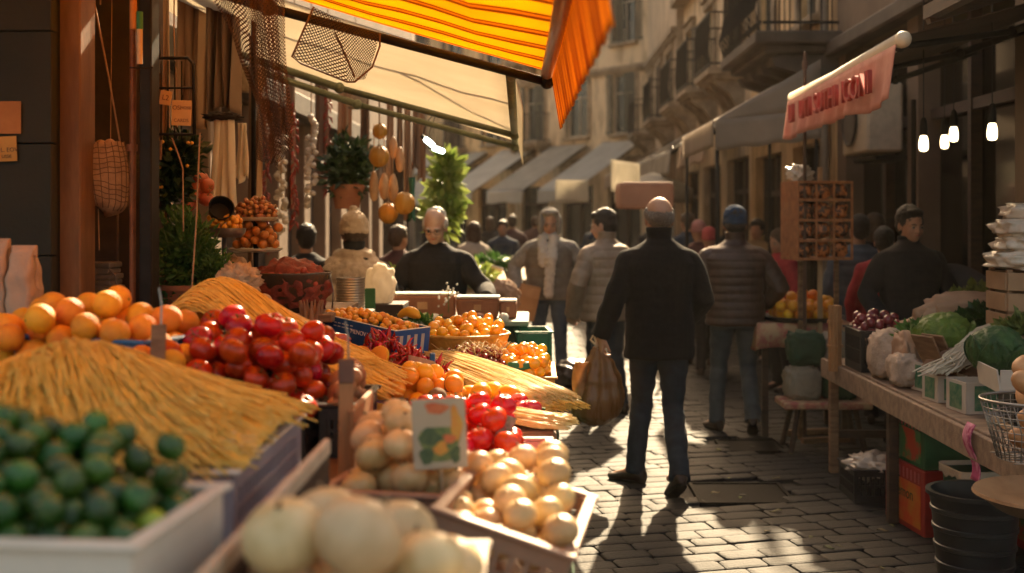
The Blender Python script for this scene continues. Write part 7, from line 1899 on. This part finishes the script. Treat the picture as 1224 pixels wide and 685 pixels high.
def hair_bald(B, mb): B((0,-.048,.100),(.078,.068,.062)); B((.068,-.015,.122),(.018,.05,.042)); B((-.068,-.015,.122),(.018,.05,.042)); B((0,-.045,.17),(.070,.070,.058))
def hair_fringe(B, mb): B((0,-.036,.112),(.0795,.079,.060)); B((.068,-.005,.128),(.016,.045,.036)); B((-.068,-.005,.128),(.016,.045,.036))
def hair_long(B, mb): B((0,-.022,.14),(.088,.10,.097)); B((0,-.06,.05),(.085,.06,.13)); B((.065,-.01,.05),(.03,.05,.11)); B((-.065,-.01,.05),(.03,.05,.11))
def beanie(B, mb): B((0,-.015,.155),(.086,.103,.090)); B((0,-.018,.118),(.089,.104,.034)); 
def beanie_pom(B, mb): B((0,-.015,.155),(.092,.108,.098)); B((0,-.018,.115),(.095,.110,.040)); B((0,-.02,.262),(.026,.026,.024))
wool_b = M('black_wool', (.007,.007,.008), (.014,.013,.013), rough=.95, scale=40, bump=.5, bscale=260, spec=.1, sheen=.05)
denim_d = M('dark_denim', (.012,.020,.032), (.024,.038,.056), rough=.85, scale=14, bump=.4, bscale=220)
denim_m = M('grey_denim', (.045,.06,.075), (.075,.095,.115), rough=.85, scale=10, bump=.4, bscale=220)
denim_b = M('blue_denim', (.03,.06,.11), (.06,.10,.16), rough=.85, scale=10, bump=.4, bscale=220)
brownp = M('brown_puffer', (.045,.024,.018), (.075,.042,.032), rough=.5, scale=14, bump=.25, bscale=50)
tanp = M('tan_puffer', (.27,.195,.14), (.36,.27,.20), rough=.5, scale=14, bump=.25, bscale=50)
greyp = M('grey_brown_puffer', (.12,.10,.085), (.18,.155,.13), rough=.5, scale=14, bump=.25, bscale=50)
knit_g = M('grey_knit', (.22,.20,.185), (.32,.30,.275), rough=.95, scale=30, bump=.8, bscale=120)
knit_w = M('white_knit', (.52,.47,.42), (.64,.59,.53), rough=.95, scale=30, bump=.8, bscale=140)
knit_bl = M('blue_knit', (.012,.04,.095), (.022,.065,.14), rough=.95, scale=30, bump=.8, bscale=160)
knit_be = M('beige_knit', (.46,.34,.24), (.58,.45,.33), rough=.95, scale=30, bump=.9, bscale=90)
hair_gr = M('grey_hair', (.09,.055,.035), (.22,.16,.12), rough=.6, scale=60, stretch=(3,3,1), bump=.8, bscale=220, sheen=.3)
hair_wh = M('white_hair', (.42,.38,.34), (.62,.58,.54), rough=.6, scale=60, bump=.8, bscale=220)
hair_bk = M('black_hair', (.012,.009,.007), (.03,.022,.017), rough=.5, scale=60, bump=.8, bscale=220)
hair_br = M('brown_hair', (.05,.028,.017), (.10,.06,.035), rough=.55, scale=60, bump=.8, bscale=220)
dark_c = M('dark_cloth', (.010,.010,.012), (.022,.021,.022), rough=.9, scale=20, bump=.4, bscale=120)
navy_c = M('navy_cloth', (.018,.032,.055), (.035,.055,.09), rough=.9, scale=16, bump=.4, bscale=120)
red_c = M('red_cloth', (.34,.02,.035), (.46,.04,.05), rough=.9, scale=16, bump=.4)
mar_c = M('maroon_cloth', (.08,.03,.028), (.13,.05,.045), rough=.9, scale=16, bump=.4)

# 1 main man in the black coat, mid stride, bag in the left hand
P1 = (.755, 7.15, 0)
person('grey haired man in a long black coat walking away with a brown plastic bag', P1, .06, 1.79, wool_b, denim_d, hair=hair_gr, hairfn=hair_fringe, lod=1, wid=1.0, bulk=1.12, hem=.775, collar=.055, flare=.98,
       hands={-1:(-.35,.0,.905),1:(.17,.17,.98)}, elbows={-1:(-.262,-.05,1.16),1:(.262,-.04,1.13)},
       feet={-1:(-.125,.16,.0,.85,0),1:(.075,-.24,.055,.20,-.55)}, knees={-1:(-.075,.17,.505),1:(.095,.07,.475)}, headrot=(.02,0,.05), curl=1.25, palms={-1:(Vector((-.10,.05,-1)),(.9,.3,0))})
# 2 man in the blue knit hat
person('man in a brown puffer jacket and blue knit hat walking away', (1.53,8.98,0), -.04, 1.74, brownp, denim_m, lod=1, wid=1.10, bulk=1.22, puff=.062, hem=.83, collar=.05, hair=hair_bk, hairfn=hair_bald, hat=(beanie, knit_bl),
       hands={-1:(-.22,.14,.98),1:(.22,.14,.98)}, elbows={-1:(-.335,-.04,1.12),1:(.335,-.04,1.12)}, feet={-1:(-.13,.14,0,.35),1:(.115,-.12,.06,-.12,-.45)}, knees={-1:(-.11,.13,.50),1:(.11,.08,.50)})
# 3 tan puffer man turned left
person('dark haired man in a tan puffer jacket turned to the left', (.60,9.9,0), .62, 1.73, tanp, denim_d, lod=1, sk=skin2, wid=1.08, bulk=1.24, puff=.075, hem=.79, collar=.05, hair=hair_bk, hairfn=hair_short,
       hands={-1:(-.24,.16,.84),1:(.22,.16,.92)}, elbows={-1:(-.32,-.02,1.12),1:(.32,-.02,1.12)}, feet={-1:(-.11,.05,0,.2),1:(.11,-.04,0,-.1)}, headrot=(-.18,0,.55))
# 4 hooded person with white scarf facing the camera
def hood4(B, mb): B((0,-.035,.125),(.103,.105,.125)); B((.085,.028,.10),(.026,.06,.105)); B((-.085,.028,.10),(.026,.06,.105)); B((0,.03,.215),(.085,.06,.028)); B((0,-.03,.0),(.10,.09,.07))
def scarf4(B, mb):
    B((0,.0,-.01),(.115,.10,.055)); 
    for k in range(12): B((-.055+.004*k,.125+.028*min(k,4),-.04-.05*k),(.056,.030,.045))
    for k in range(6): B((.055,.125+.028*min(k,3),-.04-.05*k),(.048,.028,.042))
person('person in a grey puffer vest, pale hood and long white scarf facing the camera', (.145,11.7,0), PI-.12, 1.74, knit_g, denim_b, lod=1, wid=1.12, bulk=1.16, hem=.86, vest=greyp, hood=(hood4,knit_g), shawl=(scarf4,knit_w),
       hands={-1:(-.30,.16,.90),1:(.33,.13,.93)}, elbows={-1:(-.34,-.02,1.14),1:(.36,-.03,1.16)}, feet={-1:(-.12,.03,0,.1),1:(.13,-.05,0,-.1)}, headrot=(-.26,0,.1), curl=1.1)
# 5 white haired seller with glasses
person('white haired seller with glasses in a black sweater leaning over the green counter', (-.70,8.55,0), PI-.10, 1.73, dark_c, denim_d, lod=1, sk=skin2, lean=.22, wid=1.08, bulk=1.14, hem=.86, hair=hair_wh, hairfn=hair_bald, glasses=True,
       hands={-1:(-.40,.38,1.10),1:(.25,.30,1.12)}, elbows={-1:(-.36,.12,1.14),1:(.33,.08,1.12)}, headrot=(-.30,0,.0), palms={-1:(Vector((-.35,.9,-.2)),(0,0,-1)),1:(Vector((.0,1,-.3)),(0,0,-1))}, curl=.6)
# 6 woman in knit hat and shawl, back turned
def shawl6(B, mb): B((0,-.01,-.03),(.14,.12,.05)); B((0,-.01,-.16),(.245,.17,.14)); B((0,-.02,-.34),(.29,.19,.18)); B((0,-.02,-.52),(.31,.20,.17)); 
person('woman in a beige pompom knit hat and wide beige shawl seen from behind', (-1.20,7.75,0), .15, 1.68, dark_c, dark_c, lod=2, shawl=(shawl6,knit_be), hat=(beanie_pom,knit_be), hair=hair_br, hairfn=hair_bald, collar=.06, headrot=(-.1,0,.25), hem=.5, flare=1.1)
# 7 dark figure left
person('dark dressed figure with dark hair seen from behind in the shadow by the tan pillars', (X(366,9.6),9.6,0), .3, 1.60, dark_c, dark_c, lod=2, hair=hair_bk, hairfn=hair_short, bulk=1.2, hem=.7)
# 8 vendor at the right
person('stall keeper with short dark hair in a black jacket behind the plank table', (X(1086,8.3),8.3,0), PI+.12, 1.74, dark_c, dark_c, lod=1, wid=1.06, bulk=1.14, hem=.72, collar=.03, hair=hair_bk, hairfn=hair_short,
       hands={-1:(-.33,.22,.95),1:(.30,.26,.93)}, elbows={-1:(-.32,.0,1.12),1:(.31,.0,1.12)}, headrot=(-.12,0,.12))
# 9.. right back group
person('person in a faded blue padded jacket seen from behind beside the snack rack', (X(1027,10.1),10.1,0), .1, 1.68, M('faded_blue_padding',(.05,.075,.11),(.09,.12,.16),rough=.7,scale=8), dark_c, lod=2, wid=1.1, bulk=1.25, puff=.09, hair=hair_bk, hairfn=hair_short, hem=.75)
person('dark haired person in a red sweater half hidden behind the stall keeper', (X(1057,9.4),9.4,0), -.3, 1.58, red_c, dark_c, lod=2, hair=hair_bk, hairfn=hair_short, bulk=1.05)
person('person with tied dark hair in the row behind the blue padded jacket', (X(1045,11.0),11.0,0), .2, 1.70, dark_c, dark_c, lod=3, hair=hair_br, hairfn=hair_long, bulk=1.15, eyes=False)
person('woman with brown hair in a pink red jumper by the fruit table, side on', (X(934,11.2),11.2,0), PI*.62, 1.55, red_c, dark_c, lod=2, hair=hair_br, hairfn=hair_long, bulk=1.05, headrot=(-.25,0,.2))
# distant crowd
crowd = [
 ((835,13.2), .1, 1.62, mar_c, M('pink_knit',(.40,.17,.17),(.5,.24,.23),rough=.95,scale=30,bump=.6), 'far shopper in a dusty pink knit hat between the black coat and the blue hat', beanie),
 ((848,12.2), -.1, 1.55, mar_c, M('red_knit',(.40,.05,.06),(.5,.08,.08),rough=.95,scale=30,bump=.6), 'far shopper in a red knit hat close to the blue hatted man', beanie),
 ((822,15.5), .4, 1.72, navy_c, None, 'far shopper with dark hair and a white collar behind the pink hat', hair_short),
 ((566,15.0), .5, 1.60, M('pale_coat',(.42,.34,.26),(.54,.45,.35),rough=.9), None, 'far woman with long dark hair in a pale coat beyond the white haired seller', hair_long),
 ((601,17.5), PI, 1.62, navy_c, None, 'far person in a navy jacket facing the camera left of the hooded person', hair_short),
 ((612,21.0), .2, 1.70, mar_c, None, 'very distant shopper in maroon just right of the navy jacket', hair_short),
 ((586,23.0), -.2, 1.66, dark_c, None, 'very distant shopper in black left of the navy jacket', hair_long),
 ((476,11.0), -.6, 1.58, mar_c, None, 'shopper in maroon in the shade between the knit hat woman and the seller', hair_short),
 ((779,19.0), .3, 1.68, dark_c, None, 'distant dark dressed shopper under the pink parasol', hair_short),
 ((715,20.0), -.4, 1.70, navy_c, None, 'distant navy dressed shopper behind the tan puffer jacket', hair_short),
 ((640,25.0), .1, 1.68, mar_c, None, 'most distant maroon dressed shopper straight down the street', hair_short),
 ((870,17.0), .6, 1.66, dark_c, None, 'distant shopper in black partly behind the blue hatted man', hair_long),
 ((905,13.5), PI-.5, 1.64, M('ochre_coat',(.30,.19,.09),(.4,.26,.13),rough=.9), None, 'far shopper in an ochre coat right of the blue hatted man', hair_short)]
proto = {}
for (px,Y),rz,h,topm,hatm,lab,hf in crowd:
    person(lab, (X(px,Y),Y,0), rz, h, topm, dark_c, lod=3, hair=None if hatm else hair_bk if (px%2) else hair_br, hairfn=None if hatm else hf, hat=(hf,hatm) if hatm else None, bulk=1.18, hem=.78, eyes=False,
           feet={-1:(-.1,.1,0,.1),1:(.1,-.1,0,-.1)}, group='shoppers in the distance')
# ---- things people carry ----
def plastic_bag():
    t = thing('shopping_bag','full translucent brown plastic bag held by the man in the black coat','bag',(.38,7.13,.62))
    bm_ = M('brown_plastic', (.20,.085,.022), (.34,.16,.05), rough=.28, scale=5, stretch=(3,3,.6), bump=.8, bscale=12, translucent=.35, coat=.4)
    mb = MB()
    def f(u,v):
        a = 2*PI*u
        prof = ((0,.025),(.08,.045),(.22,.088),(.45,.130),(.68,.158),(.86,.155),(.95,.115),(1.0,.03))
        for (v0,r0),(v1,r1) in zip(prof,prof[1:]):
            if v0<=v<=v1: g=(v-v0)/(v1-v0); r=r0+(r1-r0)*(g*g*(3-2*g)); break
        pl = (.16*(1-v)**.8+.02)*math.sin(a*9+1.5*math.sin(v*4))+.05*(1-v)*math.sin(a*17+v*3)
        w = 1+pl*.5+.07*noise.noise(Vector((math.cos(a)*1.6,math.sin(a)*1.6,v*3.2)))
        return Vector((r*1.02*w*math.cos(a)-.035*v*v+.015*math.sin(v*3), r*.66*w*math.sin(a), .245-.475*v+.012*math.sin(a*2+1)*v))
    mb.grid(f,110,48).build('body', bm_, t, smooth=True, solid=.0015)
    q = MB()
    for e in (-1,1):
        q.tube([(.0,e*.012,.23),(e*.02,e*.012,.262),(e*.045,.01,.285),(e*.03,.0,.31),(0,0,.318),(-e*.02,.0,.30),(-.0,.0,.24)],[.008,.007,.006,.0055,.006,.006,.008],n=7)
    q.build('handle', M('white_handle',(.55,.45,.34),(.7,.6,.48),rough=.3,translucent=.3), t, smooth=True)
    g = MB(); g.grid(lambda u,v: Vector((-.055-.085*v-.02*math.sin(u*4), -.062+.02*u-.03*math.sin(v*3), .16-.30*u)), 14, 8); g.build('side_fold', M('bag_fold',(.40,.20,.07),(.62,.38,.18),rough=.3,translucent=.4,coat=.3,bump=.5), t, smooth=True, solid=.002)
    # soft bottom corner
    lumpy('corner_bulge', None, None, (-.15,.0,-.185), (.075,.05,.045), bm_, amp=.12, seed=4, sub=3, parent=t)
plastic_bag()
pb = thing('paper_folder','tan paper bag held by the hooded person with the scarf','paper bag',(X(631,11.45),11.45,.84),rot=(0,.22,.1))
MB().box((0,0,-.02),(.20,.05,.34),bev=.006).build('body', M('tan_paper',(.34,.17,.07),(.46,.25,.11),rough=.8,scale=4), pb); MB().box((0,-.027,.08),(.19,.004,.10),bev=.001).build('flap', M('tan_paper2',(.40,.21,.09),(.5,.28,.13)), pb)
tb = thing('shoulder_bag','brown strap of a shoulder bag crossing the hooded person','strap',(.145,11.55,1.15)); MB().tube([(-.10,-.0,.22),(.02,-.02,.0),(.12,.02,-.24)],.012,n=6,flat=.3).build('strap', M('strap_brown',(.12,.06,.03)), tb)
